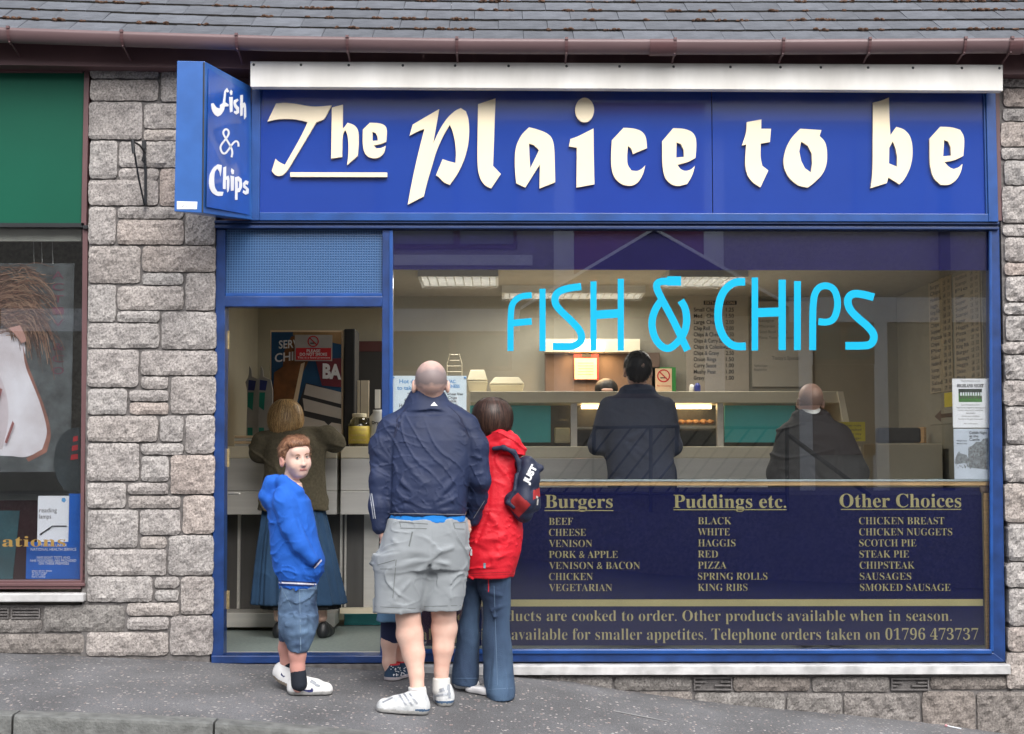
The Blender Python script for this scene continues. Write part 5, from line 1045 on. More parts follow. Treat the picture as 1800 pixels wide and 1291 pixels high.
        for q in cor:
            for axs in range(3):
                if q[axs] == 0:
                    q2 = tuple(1 if i == axs else q[i] for i in range(3)); fa, fb = fv[q], fv[q2]; cr = (fa < 0) != (fb < 0)
                    t = np.where(cr, fa / np.where(cr, fa - fb, 1), 0); p = np.tile(np.array(q, float), (len(ijk), 1)); p[:, axs] += t
                    pos += p * cr[:, None]; cnt += cr
        pos = lo + (ijk + pos / cnt[:, None]) * h
        fs = []
        for axs in range(3):
            o1, o2 = [(1, 2), (2, 0), (0, 1)][axs]
            a = [slice(0, n[i]) for i in range(3)]; b = list(a); a[axs] = slice(0, n[axs] - 1); b[axs] = slice(1, n[axs])
            for o in (o1, o2): a[o] = slice(1, n[o] - 1); b[o] = slice(1, n[o] - 1)
            A, B = ins[tuple(a)], ins[tuple(b)]
            for up, msk in ((1, A & ~B), (0, ~A & B)):
                e = np.argwhere(msk)
                if not len(e): continue
                e[:, o1] += 1; e[:, o2] += 1
                def cell(d1, d2): q = e.copy(); q[:, o1] += d1; q[:, o2] += d2; return idx[q[:, 0], q[:, 1], q[:, 2]]
                qd = np.stack([cell(-1, -1), cell(0, -1), cell(0, 0), cell(-1, 0)], 1); fs.append(qd if up else qd[:, ::-1])
        return pos, np.concatenate(fs)
    def build(s, name, mats, parent, paint=None, relax=1, label=None):
        P, Fc = s.mesh()
        for _ in range(relax):
            acc = np.zeros_like(P); ct = np.zeros(len(P))
            for a, b in ((0, 1), (1, 2), (2, 3), (3, 0)):
                np.add.at(acc, Fc[:, a], P[Fc[:, b]]); np.add.at(acc, Fc[:, b], P[Fc[:, a]]); np.add.at(ct, Fc[:, a], 1); np.add.at(ct, Fc[:, b], 1)
            P = P * .5 + .5 * acc / ct[:, None]
        off = wloc(parent) if parent is not None else Vector((0, 0, 0)); L = P - np.array(off)
        me = bpy.data.meshes.new(name); me.vertices.add(len(L)); me.vertices.foreach_set('co', L.ravel()); me.loops.add(Fc.size); me.loops.foreach_set('vertex_index', Fc.ravel().astype(np.int32))
        me.polygons.add(len(Fc)); me.polygons.foreach_set('loop_start', np.arange(0, Fc.size, 4, dtype=np.int32)); me.polygons.foreach_set('loop_total', np.full(len(Fc), 4, np.int32)); me.polygons.foreach_set('use_smooth', np.ones(len(Fc), bool))
        if paint is not None: me.polygons.foreach_set('material_index', np.asarray(paint(P[Fc].mean(1)), np.int32))
        me.update(calc_edges=True); me.validate()
        o = link_mesh(name, me, mats, parent)
        if label: o['label'] = label
        o['_n'] = 0; del o['_n']
        s.P, s.F = P, Fc
        return o
    def bvh(s): return BVHTree.FromPolygons([tuple(p) for p in s.P], [tuple(int(i) for i in f) for f in s.F])
def to_px(P):
    d = (np.asarray(P) - np.array(CP)) @ np.array(ROT); return 900 + F_PX * d[:, 0] / -d[:, 2], 645.5 - F_PX * d[:, 1] / -d[:, 2]
def decal(name, polys, bvh, m, parent, off=.003, sub=4, label=None):
    """thin print or trim laid on a body surface, each outline point found on it along the line of sight"""
    mb = MB()
    for poly_ in polys:
        if len(poly_) == 4: pass
        pts = poly_; cx = sum(p[0] for p in pts) / len(pts); cy_ = sum(p[1] for p in pts) / len(pts)
        def hit(px, py):
            d = ray(px, py).normalized(); r = bvh.ray_cast(CP, d)
            return (r[0] + r[1] * off) if r[0] is not None else None
        if len(pts) == 4:
            n = sub; g = []; ok = True
            for i in range(n + 1):
                for j in range(2 + 1):
                    u, v = i / n, j / 2; a = [pts[0][c] * (1 - u) + pts[1][c] * u for c in (0, 1)]; b = [pts[3][c] * (1 - u) + pts[2][c] * u for c in (0, 1)]
                    g.append(hit(a[0] * (1 - v) + b[0] * v, a[1] * (1 - v) + b[1] * v))
            if any(q is None for q in g): continue
            mb.add(g, [(i * 3 + j, i * 3 + j + 1, (i + 1) * 3 + j + 1, (i + 1) * 3 + j) for i in range(n) for j in range(2)])
        else:
            g = [hit(*p) for p in pts]
            if any(q is None for q in g): continue
            tri = tessellate_polygon([[Vector((p[0], p[1], 0)) for p in pts]]); mb.add(g, [tuple(t) for t in tri])
    if mb.v: return obj(name, mb, m, parent, smooth=False, label=label)
def decal_text(name, body, xl, xr, yb_, yt_, bvh, m, parent, skew=0, thin=-.02, off=.004):
    vs, fs = text_geo(body, thin); x0 = min(v[0] for v in vs); x1 = max(v[0] for v in vs); g = []
    for v in vs:
        s = (v[0] - x0) / (x1 - x0); t = v[1] / .7; px = xl + (xr - xl) * s + skew[0] * t if skew else xl + (xr - xl) * s
        py = yb_ + (yt_ - yb_) * t + (skew[1] * s if skew else 0); d = ray(px, py).normalized(); r = bvh.ray_cast(CP, d)
        if r[0] is None: return
        g.append(r[0] + r[1] * off)
    obj(name, MB().add(g, fs), m, parent)
def depth_at(px, py):
    """how far from the wall a foot seen at (px, py) stands on the pavement"""
    best = None
    for i in range(0, 150):
        y = -i * .01; p = W(px, py, y); e = abs(p.z - gz(p.x, y))
        if best is None or e < best[0]: best = (e, y)
    return best[1]
def L_(y0, rows, dy=0):
    """loft keys from measured rows (py, left px, right px, half depth[, shift])"""
    out = []
    for r in rows:
        yy = y0 + dy + (r[4] if len(r) > 4 else 0); a = W(r[1], r[0], yy); b = W(r[2], r[0], yy); out.append(((a.z + b.z) / 2, (a.x + b.x) / 2, yy, max(.004, (b.x - a.x) / 2), r[3]))
    return out
SK = mat('skin', (.70, .42, .33), .5, col2=(.74, .50, .41), vs=16, bump=.08, bs=180, spec=.4); 
SKP = mat('pale_skin', (.72, .49, .41), .5, var=.08, vs=16, bump=.06, bs=200, spec=.4)
def rotm(yaw, tilt=0, roll=0): return Euler((R(tilt), R(roll), R(yaw)), 'XYZ').to_matrix()
def head(s, c, yaw, tilt=0, roll=0, sc=1.0, wd=1.0, nose=True, child=False):
    """local frame: x right, -y forward, z up; c is the middle of the skull"""
    Rm = rotm(yaw, tilt, roll); g = lambda x, y, z: np.array(c) + np.array(Rm @ Vector((x * sc, y * sc, z * sc)))
    e = lambda p, r, k=.02, mode='u': s.ell(g(*p), [r[0] * sc, r[1] * sc, r[2] * sc], Rm, k * sc, mode)
    e((0, .012, .030), (.078 * wd, .094, .088)); e((0, -.025, -.035), (.062 * wd, .066, .078), .03); e((0, -.050, -.082), (.034, .032, .028), .03)
    if nose:
        e((0, -.090, -.018), (.011, .016, .030), .015); e((0, -.103, -.032), (.013, .013, .011), .012); e((.030, -.094, .012), (.019, .012, .012), .012, 's'); e((-.030, -.094, .012), (.019, .012, .012), .012, 's')
        e((0, -.084, .034), (.05, .014, .010), .02) if not child else e((0, -.070, .045), (.055, .022, .03), .03); e((0, -.087, -.062), (.021, .010, .006), .006); cr_ = .028 if child else .022; e((.034, -.062, -.032), (cr_, .024, cr_), .03); e((-.034, -.062, -.032), (cr_, .024, cr_), .03)
    for sx in (-1, 1):
        e((sx * .084 * wd, .008, -.012), (.013, .021, .033), .010); e((sx * .096 * wd, .002, -.008), (.008, .010, .018), .006, 's')
    return g, Rm
def hand(s, wr, d, side, r=1.0):
    """palm with four fingers and a thumb: d points from the wrist to the fingertips, side towards the thumb"""
    wr = np.array(wr, float); d = np.array(d, float); d /= np.linalg.norm(d); side = np.array(side, float); side -= d * (side @ d); side /= np.linalg.norm(side); nn = np.cross(d, side)
    s.cone(wr, wr + d * .075 * r, .022 * r, .026 * r, k=.012)
    for i, l in enumerate((.070, .080, .075, .058)):
        b = wr + d * .078 * r + side * (.027 - .018 * i) * r; m = b + d * l * .5 * r; s.cone(b, m, .0095 * r, .0085 * r, k=.005); s.cone(m, m + (d * .8 + nn * .6) * l * .5 * r, .0085 * r, .0075 * r, k=.005)
    b = wr + d * .025 * r + side * .02 * r; m = b + (d * .5 + side * .8) * .035 * r; s.cone(b, m, .012 * r, .011 * r, k=.008); s.cone(m, m + (d * .9 + side * .3) * .032 * r, .011 * r, .009 * r, k=.006)
def person_root(px, py, y0, label, group=None): p = W(px, py, y0); p.z = gz(p.x, y0) if y0 < 0 else 0; return thing('person', label, 'person', p, group)
def shoe(par, heel, toe, w, hgt, mats, opening=.045, name='shoe', h=.005, sole=.022, collar=None):
    """heel and toe are points on the ground (x, y, z); low shoe with a sole painted by height"""
    heel = np.array(heel, float); toe = np.array(toe, float); d = toe - heel; l = np.linalg.norm(d); d /= l; up = V(0, 0, 1).astype(float); s = SDF(h)
    z = lambda t, q: heel + d * l * t + up * q
    s.cone(z(.12, .035), z(.45, .034), w * .46, w * .50, k=.02); s.cone(z(.45, .032), z(.86, .026), w * .50, w * .44, k=.02); s.cone(z(.14, hgt * .5), z(.30, hgt * .5), w * .40, w * .42, k=.03)
    s.cone(z(.14, hgt * .72), z(.24, hgt * .74), w * .36, w * .36, k=.02); s.cone(z(.35, hgt * .55), z(.62, .05), w * .36, w * .38, k=.025)
    s.ops.append((None, None, lambda P: (heel[2] + .002 + (d[2] * ((P[0] - heel[0]) * d[0] + (P[1] - heel[1]) * d[1]))) - P[2], 0, 'i'))
    s.ops.append((None, None, lambda P: P[2] - (heel[2] + hgt) - 0 * P[0] - 0 * P[1], 0, 'i'))
    def paint(C): q = C[:, 2] - heel[2] - d[2] * ((C - heel) @ d); t = (C - heel) @ d / l; return np.where(q < sole, 1, np.where((q < sole + .012) & (t < .25), 2 if len(mats) > 2 else 0, 0))
    return s.build(name, mats, par, paint), s
def cloth(name, col, rough=.85, var=.10, bump=.12, bs=140, wr=.5, ws=7.0, **k):
    m = mat(name, col, rough, var=var, vs=k.pop('vs', 5), bump=bump, bs=bs, **k); N = m.node_tree.nodes; L = m.node_tree.links; p = N['Principled BSDF']
    tc = N.new('ShaderNodeTexCoord'); mp = N.new('ShaderNodeMapping'); mp.inputs['Rotation'].default_value = (.5, .6, .3); mp.inputs['Scale'].default_value = (1, 1, 1.7); L.new(tc.outputs['Object'], mp.inputs[0])
    nz = N.new('ShaderNodeTexNoise'); nz.noise_type = 'RIDGED_MULTIFRACTAL'; nz.inputs['Scale'].default_value = ws; nz.inputs['Detail'].default_value = 2.5; nz.inputs['Distortion'].default_value = .6; L.new(mp.outputs[0], nz.inputs[0])
    b = N.new('ShaderNodeBump'); b.inputs['Strength'].default_value = wr; b.inputs['Distance'].default_value = .014; L.new(nz.outputs['Fac'], b.inputs['Height'])
    fb_ = [x for x in N if x.type == 'BUMP' and x != b][0]; L.new(b.outputs[0], fb_.inputs['Normal']); return m
DENIM = cloth('denim', (.016, .034, .078), vs=4.5, bump=.4, bs=300, col2=(.062, .115, .20), stretch=(1, 1, .55))
def hair_mat(name, c1, c2, sz=60):
    m = mat(name, c1, .5, var=.2, vs=sz, col2=c2, stretch=(1, 1, .12), bump=.5, bs=120, spec=.5); return m
def fold_noise(s, amp, f, seed, fz=.45): return s.noise(amp, f, seed, fz)
def strands(par, bvh, C, n, th, ph, ln, mats, w=.0022, lift=.006, seed=1, drift=.12, base=.001, comb=None, name='hair_strands'):
    """fine locks of hair laid over a head: each follows the surface outward from the crown, th and ph in degrees"""
    r = random.Random(seed); mb = MB(); C = Vector(C)
    for _ in range(n):
        t0 = r.uniform(*th); p0 = r.uniform(*ph); l = r.uniform(*ln); dr_ = r.gauss(0, drift) * 40; pts = []; lf = r.uniform(.2, 1) * lift; bo = base + r.uniform(0, .003)
        for i in range(7):
            u = i / 6; t = R(min(178, t0 + l * u)); p = R(p0 + dr_ * u * u + (comb(t0, p0) * u if comb else 0)); d = Vector((math.sin(t) * math.cos(p), math.sin(t) * math.sin(p), math.cos(t)))
            h_ = bvh.ray_cast(C + d * .4, -d)
            if h_[0] is None or (h_[0] - C).length > .22: break
            pts.append((h_[0] + d * (bo + lf * u * u), d))
        if len(pts) < 3: continue
        vs = []; k = len(pts)
        for i, (q, d) in enumerate(pts):
            tg = (pts[min(i + 1, k - 1)][0] - pts[max(i - 1, 0)][0]).normalized(); s_ = tg.cross(d).normalized() * w * .5 * (1 - .75 * (i / (k - 1)) ** 2); vs += [q - s_, q + s_]
        mb.add(vs, [(2 * i, 2 * i + 1, 2 * i + 3, 2 * i + 2) for i in range(k - 1)], r.randrange(len(mats)))
    o = obj(name, mb, mats, par); o['kind'] = 'stuff'; return o
def hmats(nm, *cols): return [mat('%s_%s' % (nm, 'abcdef'[i]), c, .42, var=.05, spec=.45) for i, c in enumerate(cols)]
# ======== bald man in the navy jacket ========
ym_ = depth_at(738, 1240) ; 
man = person_root(745, 1240, ym_, 'bald man seen from behind in navy jacket, grey cargo shorts and white trainers')
def J(px, py, dy=0): return np.array(W(px, py, ym_ + dy))
s = SDF(.006); hc = J(757, 676, .0); g, Rm = head(s, hc, 188, -6, 0, 1.10, 1.0)
s.limb([J(755, 695, .03), J(753, 735, .03)], [.070, .060]); s.loft(L_(ym_, [(735, 728, 780, .05), (770, 690, 812, .10), (860, 696, 806, .12), (915, 694, 806, .12), (960, 690, 808, .12)]), k=.04)
for pts, rs in (([J(697, 770), J(676, 850, -.02), J(668, 925, -.04)], [.06, .045, .033]), ([J(812, 770), J(838, 845, .0), J(838, 875, .06), J(830, 905, .11)], [.05, .042, .036, .03])): s.limb(pts, rs)
hand(s, J(668, 928, -.05), J(682, 960, -.02) - J(668, 928, -.05), (1, 0, .2)); hand(s, J(830, 905, .10), J(815, 935, .12) - J(830, 905, .10), (-1, .3, 0))
s.limb([J(722, 960), J(716, 1050), J(717, 1085)], [.085, .066, .066]); s.limb([J(780, 960, .03), J(779, 1050, .035), J(780, 1080, .035)], [.085, .066, .066])
s.limb([J(717, 1072, .0), J(720, 1115, .012), J(727, 1150, .0), J(732, 1185, -.03), J(734, 1222, -.05)], [.062, .072, .060, .040, .038], k=.015)
s.limb([J(780, 1070, .04), J(781, 1105, .06), J(779, 1140, .05), J(776, 1180, .05), J(776, 1205, .05)], [.062, .070, .056, .038, .037], k=.015)
stub = mat('shaven_scalp', (.68, .45, .38), .55, var=.05, col2=(.62, .40, .33)); t_ = stub.node_tree
def paint_scalp(m, z0, z1, col, rootz, amt=.75):
    N = m.node_tree.nodes; L = m.node_tree.links; p = N['Principled BSDF']; src = p.inputs['Base Color'].links[0].from_socket
    tc = N.new('ShaderNodeTexCoord'); sx = N.new('ShaderNodeSeparateXYZ'); L.new(tc.outputs['Object'], sx.inputs[0]); nz = N.new('ShaderNodeTexNoise'); nz.inputs['Scale'].default_value = 22; L.new(tc.outputs['Object'], nz.inputs[0])
    ad = N.new('ShaderNodeMath'); ad.operation = 'MULTIPLY_ADD'; ad.inputs[1].default_value = .05; L.new(nz.outputs['Fac'], ad.inputs[0]); L.new(sx.outputs[2], ad.inputs[2])
    rp = N.new('ShaderNodeMapRange'); rp.inputs['From Min'].default_value = z0 - rootz - .012 + .025; rp.inputs['From Max'].default_value = z0 - rootz + .012 + .025; L.new(ad.outputs[0], rp.inputs[0])
    r2 = N.new('ShaderNodeMapRange'); r2.inputs['From Min'].default_value = z1 - rootz + .03 + .025; r2.inputs['From Max'].default_value = z1 - rootz - .03 + .025; L.new(ad.outputs[0], r2.inputs[0])
    mu = N.new('ShaderNodeMath'); mu.operation = 'MULTIPLY'; L.new(rp.outputs[0], mu.inputs[0]); L.new(r2.outputs[0], mu.inputs[1]); m3 = N.new('ShaderNodeMath'); m3.operation = 'MULTIPLY'; m3.inputs[1].default_value = amt; L.new(mu.outputs[0], m3.inputs[0])
    mx = N.new('ShaderNodeMix'); mx.data_type = 'RGBA'; L.new(m3.outputs[0], mx.inputs[0]); L.new(src, mx.inputs[6]); mx.inputs[7].default_value = (*col, 1); L.new(mx.outputs[2], p.inputs['Base Color'])
paint_scalp(stub, J(757, 680)[2], J(757, 647)[2], (.19, .16, .165), man.location.z, .9)
def ps1(C):
    loc = (C - hc) @ np.array(Rm); ear = np.abs(loc[:, 0]) > .083 * 1.10
    return np.where((C[:, 2] > J(757, 690)[2]) & ~ear, 1, 0)
s.crease(J(734, 683, -.06), J(778, 684, -.06), .008, -.010); s.crease(J(733, 689, -.05), J(780, 690, -.05), .007, -.008)
s.build('body', [SK, stub], man, ps1)
NAVY = cloth('navy_jersey', (.016, .026, .070), .62, var=.15, bump=.1, bs=260, spec=.35)
s = SDF(.0055)
s.loft(L_(ym_, [(735, 706, 800, .075, .01), (752, 684, 824, .105, .01), (775, 678, 834, .13, .01), (810, 680, 832, .145, .005), (850, 680, 826, .155), (880, 679, 822, .16), (896, 680, 820, .16), (907, 683, 817, .158)]), k=.03, n=2.5)
s.limb([J(722, 728, .02), J(690, 752, .01), J(672, 785), J(668, 845, -.03), J(666, 890, -.05), J(668, 926, -.05)], [.050, .069, .070, .058, .051, .043], k=.03)
s.limb([J(790, 726, .02), J(818, 750, .01), J(836, 785, .0), J(844, 845, .0), J(840, 875, .06), J(832, 912, .12)], [.050, .068, .069, .056, .050, .043], k=.03)
s.limb([J(715, 742, .01), J(798, 738, .01)], [.07, .07], k=.04); s.limb([J(742, 708, .03), J(742, 725, .03)], [.088, .10], (1, .8, 1), k=.03); s.limb([J(764, 706, .03), J(764, 725, .03)], [.075, .09], (1, .8, 1), k=.03)
s.loft(L_(ym_ + .03, [(722, 705, 798, .10), (706, 713, 786, .086), (694, 724, 778, .078), (690, 729, 773, .074)]), k=.02)
s.ell(J(752, 680, .03), (.075, .075, .045), None, .006, 's')
yb2 = -.15
cr = [((700, 800), (745, 850), .012, .007), ((690, 830), (735, 880), .011, .007), ((815, 790), (770, 850), .012, .006), ((812, 830), (760, 885), .011, .007), ((690, 870), (750, 893), .009, .006), ((812, 872), (755, 896), .009, .006), ((700, 760), (740, 790), .014, .004),
      ((690, 893), (800, 900), .008, .006), ((700, 885), (790, 882), .008, -.005), ((728, 730), (735, 780), .02, .003), ((690, 850), (725, 868), .009, -.006), ((808, 850), (780, 872), .009, -.006), ((705, 815), (738, 838), .009, -.005), ((805, 810), (778, 838), .009, -.005)]
for a, b, w, am in cr: s.crease(J(*a, -.14), J(*b, -.15), w * 1.2, am * 1.25)
for a, b, w, am in [((655, 790), (682, 810), .012, .008), ((652, 830), (680, 842), .011, .008), ((652, 860), (678, 868), .010, .008), ((655, 890), (680, 893), .009, .007), ((830, 800), (858, 812), .012, .008), ((832, 835), (862, 830), .011, .008), ((830, 860), (860, 850), .010, .008), ((655, 812), (675, 826), .009, -.006), ((656, 876), (678, 880), .009, -.006), ((835, 820), (858, 822), .009, -.006)]: s.crease(J(*a, -.07), J(*b, -.07), w, am)
s.crease(J(688, 760, -.08), J(686, 905, -.09), .008, -.012); s.crease(J(826, 760, -.08), J(824, 890, -.09), .008, -.012)
fold_noise(s, .0022, 24, 1); s.wrinkle(.0045, 14, 64, 1.7, .15); s.wrinkle(.004, 30, 62, 1.4, .16); s.wrinkle(.003, 55, 52, 1.2, .2)
s.build('jacket', NAVY, man); jb = s.bvh()
def tri(*p): return list(p)
decal('logo', [[(757.5, 713), (763, 707), (766, 711), (769.5, 714), (757, 714)]], jb, M['ink_w'], man)
for k in range(3): decal('sleeve_stripe', [[(647 + k * 3.1, 868), (648.6 + k * 3.1, 868), (654.6 + k * 3.2, 912), (653 + k * 3.2, 912)]], jb, mat('grey_stripe', (.35, .37, .42), .6), man)
gp_ = mat('grey_piping', (.20, .21, .25), .6); decal('piping', [[(685, 902), (817, 904), (817, 905.2), (685, 903.2)]], jb, gp_, man, sub=16)
decal('piping', [[(852, 880), (833, 911), (831.6, 911), (850.6, 880)]], jb, gp_, man)
seam = mat('seam_thread', (.009, .014, .045), .8)
decal('seam', [[(716, 714), (697, 738), (692, 770), (694, 770)], [(786, 712), (812, 735), (826, 770), (824, 770)]], jb, seam, man, .0015, sub=8)
s = SDF(.007); s.loft(L_(ym_, [(902, 683, 817, .150), (919, 682, 819, .150)]), n=2.4); s.build('tee_shirt', cloth('blue_tee', (.01, .20, .62)), man)
GREY = cloth('grey_cotton', (.28, .305, .325), .9, var=.10, bump=.18, bs=300)
s = SDF(.0055)
s.loft(L_(ym_, [(911, 680, 820, .152), (935, 672, 824, .157), (965, 664, 824, .16), (985, 659, 822, .15), (1000, 657, 820, .14)]), k=.03, n=2.4)
s.loft(L_(ym_, [(975, 658, 764, .13), (1010, 655, 757, .125), (1045, 656, 747, .12), (1074, 656, 740, .115), (1077, 657, 740, .113)], -.012), k=.03, n=2.3)
s.loft(L_(ym_, [(965, 745, 826, .13), (1000, 747, 824, .125), (1040, 744, 819, .12), (1068, 742, 812, .115), (1072, 742, 811, .113)], .03), k=.03, n=2.3)
s.crease(J(757, 978, -.13), J(744, 1070, -.13), .010, -.03); s.crease(J(760, 925, -.16), J(758, 985, -.16), .008, -.007)
for a, b, w, am in [((757, 975), (700, 965), .012, .008), ((757, 978), (690, 1000), .013, .009), ((757, 985), (712, 1035), .013, .008), ((757, 975), (805, 960), .012, .008), ((758, 982), (815, 1005), .013, .009), ((758, 990), (800, 1045), .012, .008), ((760, 1000), (780, 1060), .010, .006), ((735, 1010), (690, 1060), .012, .006),
                    ((668, 940), (700, 955), .010, .006), ((757, 980), (700, 984), .009, -.006), ((757, 984), (795, 985), .009, -.006), ((745, 1000), (705, 1050), .009, -.005), ((760, 992), (790, 1032), .009, -.006)]: s.crease(J(*a, -.15), J(*b, -.14), w * 1.25, am * 1.2)
s.cone(J(664, 1000, -.03), J(666, 1040, -.03), .038, .040, (.55, 1.4, 1), .008); s.cone(J(660, 992, -.03), J(672, 989, -.05), .022, .022, (1.2, 1.8, .7), .006)
s.cone(J(812, 1000, .02), J(812, 1035, .02), .040, .040, (.55, 1.2, 1), .008); s.cone(J(814, 988, .02), J(808, 985, .0), .020, .020, (1.2, 1.8, .7), .006)
fold_noise(s, .0028, 22, 3); s.wrinkle(.007, 18, 33, .8, .15); s.wrinkle(.0045, 38, 34, 1, .18); s.build('cargo_shorts', GREY, man); cbv = s.bvh(); st_ = mat('shorts_seam', (.15, .165, .17), .9)
decal('seam', [[(702, 917), (752, 921), (752, 922.3), (702, 918.3)], [(702, 918), (704, 927), (705.2, 927), (703.2, 918)], [(704, 928), (750, 929), (750, 930.2), (704, 929.2)], [(796, 919), (818, 918), (818, 919.2), (796, 920.2)], [(796, 919), (799, 929), (800.2, 929), (797.2, 919)], [(799, 929), (816, 930), (816, 931.2), (799, 930.2)],
                   [(660, 1066), (739, 1070), (739, 1071), (660, 1067)], [(745, 1066), (810, 1064), (810, 1065), (745, 1067)], [(664, 993), (695, 984), (695, 985.2), (664, 994.2)], [(696, 984), (690, 1052), (691.2, 1052), (697.2, 984)], [(668, 1000), (690, 1000), (690, 1001), (668, 1001)], [(724, 934), (718, 960), (720, 962), (726, 936)]], cbv, st_, man, .0015, sub=8)
WS = mat('trainer_white', (.42, .44, .46), .5, col2=(.74, .75, .75), vs=22, bump=.2, bs=120); SO = mat('sole_grey', (.40, .40, .39), .7, var=.2, vs=40); SB = mat('sole_blue', (.06, .12, .22), .6)
def gp2(px, py): y = depth_at(px, py); p = W(px, py, y); return np.array((p.x, y, gz(p.x, y)))
hl = gp2(750, 1256); tl = gp2(665, 1251); _, ss = shoe(man, hl, tl, .105, .125, [WS, SO, SB]); bb = ss.bvh(); gs = mat('silver_trim', (.28, .30, .33), .4, metal=.3)
decal('trainer_stripe', [[(700, 1222), (712, 1240), (716, 1240), (704, 1222)], [(708, 1220), (722, 1240), (726, 1240), (712, 1220)], [(718, 1220), (732, 1238), (735, 1237), (722, 1219)], [(742, 1222), (756, 1226), (756, 1230), (743, 1227)], [(672, 1234), (690, 1226), (691, 1228), (673, 1237)]], bb, gs, man)
hr_ = gp2(784, 1243); tr_ = hr_ + V(-.03, .26, .0); _, ss = shoe(man, hr_ + V(-.005, 0, 0), tr_, .108, .125, [WS, SO, SB]); bb = ss.bvh(); decal('trainer_stripe', [[(772, 1212), (788, 1206), (790, 1212), (774, 1218)], [(766, 1222), (792, 1218), (792, 1222), (766, 1226)], [(786, 1204), (790, 1204), (792, 1228), (788, 1228)]], bb, gs, man)
for a, b in ((J(733, 1206, -.045), J(735, 1228, -.05)), (J(776, 1190, .05), J(776, 1212, .05))): s = SDF(.005); s.cone(a, b, .047, .05); s.cut(2, a[2] - .005, 'lo'); s.build('sock', M['plastic_w'], man)
# ======== boy in the blue hoodie ========
yb_ = depth_at(545, 1222)
boy = person_root(525, 1222, yb_, 'ginger haired boy in a bright blue hoodie looking back at the camera')
def B(px, py, dy=0): return np.array(W(px, py, yb_ + dy))
s = SDF(.0042); bc_ = B(520, 806, .0); yaw = 33; g, Rm = head(s, bc_, yaw, 3, -6, .93, 1.03, child=True)
s.limb([B(514, 830, .02), B(510, 858, .02)], [.040, .046]); s.loft(L_(yb_, [(850, 495, 530, .07), (890, 487, 540, .09), (960, 490, 550, .09), (1040, 498, 550, .09)]), k=.03)
s.limb([B(508, 878, -.08), B(520, 935, -.10), B(540, 972, -.10)], [.035, .03, .022]); hand(s, B(540, 975, -.09), B(545, 995, -.04) - B(540, 975, -.09), (0, 0, 1), .7)
s.limb([B(505, 880, .09), B(525, 935, .08), B(538, 968, .05)], [.035, .03, .022]); hand(s, B(538, 970, .05), B(545, 990, .02) - B(538, 970, .05), (0, 0, 1), .7)
s.limb([B(522, 1040, -.02), B(524, 1120, -.04), B(523, 1150, -.05), B(523, 1175, -.05), B(524, 1208, -.05)], [.055, .048, .046, .038, .030], k=.015)
s.limb([B(512, 1040, .08), B(506, 1110, .10), B(503, 1140, .12), B(504, 1165, .12), B(503, 1190, .12)], [.055, .045, .042, .034, .030], k=.015)
def pb_(C):
    loc = ((C - bc_) @ np.array(Rm)) / .93
    lips = (np.abs(loc[:, 0]) < .022) & (np.abs(loc[:, 2] + .062) < .0075) & (loc[:, 1] < -.07); cheek = (((loc[:, 0] - .04) ** 2 + (loc[:, 2] + .035) ** 2 < .0003) | ((loc[:, 0] + .04) ** 2 + (loc[:, 2] + .035) ** 2 < .0003)) & (loc[:, 1] < -.03)
    ear = np.abs(loc[:, 0]) > .083
    return np.where(lips, 1, np.where(ear, 2, 0))
s.build('body', [SKP, mat('lips', (.50, .22, .20), .5), mat('flushed_skin', (.60, .30, .25), .5)], boy, pb_)
for sx in (-1, 1):
    e = g(sx * .030, -.0850, .010); mb = MB(); q = .0088
    def ball(mb, c, r, mi=0, n=10): mb.lathe((c[0], c[1], c[2]), [(r * math.sin(math.pi * i / 8) + 1e-5, -r * math.cos(math.pi * i / 8)) for i in range(9)], n, mi)
    ball(mb, e, q); obj('eye', mb, M['plastic_w'], boy, smooth=True); mb = MB(); gdir = np.array(Vector((-.45, -1, 0)).normalized()); ball(mb, e + (np.array(CP) - e) / np.linalg.norm(np.array(CP) - e) * .0046, .0054); obj('iris', mb, mat('iris_brown', (.035, .025, .02), .2), boy, smooth=True)
    a = [g(sx * x, -.0985 + abs(x - .03) * .25 + .003, z) for x, z in ((.014, .024 ), (.028, .030), (.044, .027))]; mb = MB(); mb.tube([Vector(p) for p in a], [.0022, .003, .0018], 5); obj('eyebrow', mb, mat('ginger_brow', (.24, .12, .07), .8), boy)
    a = [g(sx * x, -.0985 + abs(x - .03) * .3 + .002, z) for x, z in ((.018, .014), (.030, .0185), (.043, .014))]; mb = MB(); mb.tube([Vector(p) for p in a], [.0016, .0022, .0016], 5); obj('eyelid', mb, mat('lid', (.38, .22, .17), .6), boy)
for sx in (-1, 1):
    c_ = g(sx * .0065, -.108, -.041); mb = MB(); ball(mb, c_, .0022); obj('nostril', mb, mat('nostril_shade', (.20, .07, .05), .8), boy)
hs = SDF(.0042); gg = lambda x, y, z: np.array(bc_) + np.array(Rm @ Vector((x * .93, y * .93, z * .93)))
hs.ell(gg(0, .016, .036), [.0865 * .93, .100 * .93, .098 * .93], Rm, .01); hs.ell(gg(0, -.040, .092), [.070 * .93, .052 * .93, .030 * .93], Rm, .03)
fr_n = np.array(Rm @ Vector((0, -1, 0))); up_n = np.array(Rm @ Vector((0, 0, 1)))
def hairline(P):   # remove face side: forward and below the fringe
    d = [P[i] - bc_[i] for i in range(3)]; f = d[0] * fr_n[0] + d[1] * fr_n[1] + d[2] * fr_n[2]; u = d[0] * up_n[0] + d[1] * up_n[1] + d[2] * up_n[2]; f = f / .93; u = u / .93
    edge = np.where(f > .050, .071 + .005 * np.sin(f * 260), np.where(f > .012, -.002 + (f - .012) * 1.92, np.where(f > -.012, -.024, -.055))); return edge - u
hs.ops.append((None, None, hairline, 0, 'i')); hs.noise(.003, 60, 4, .6)
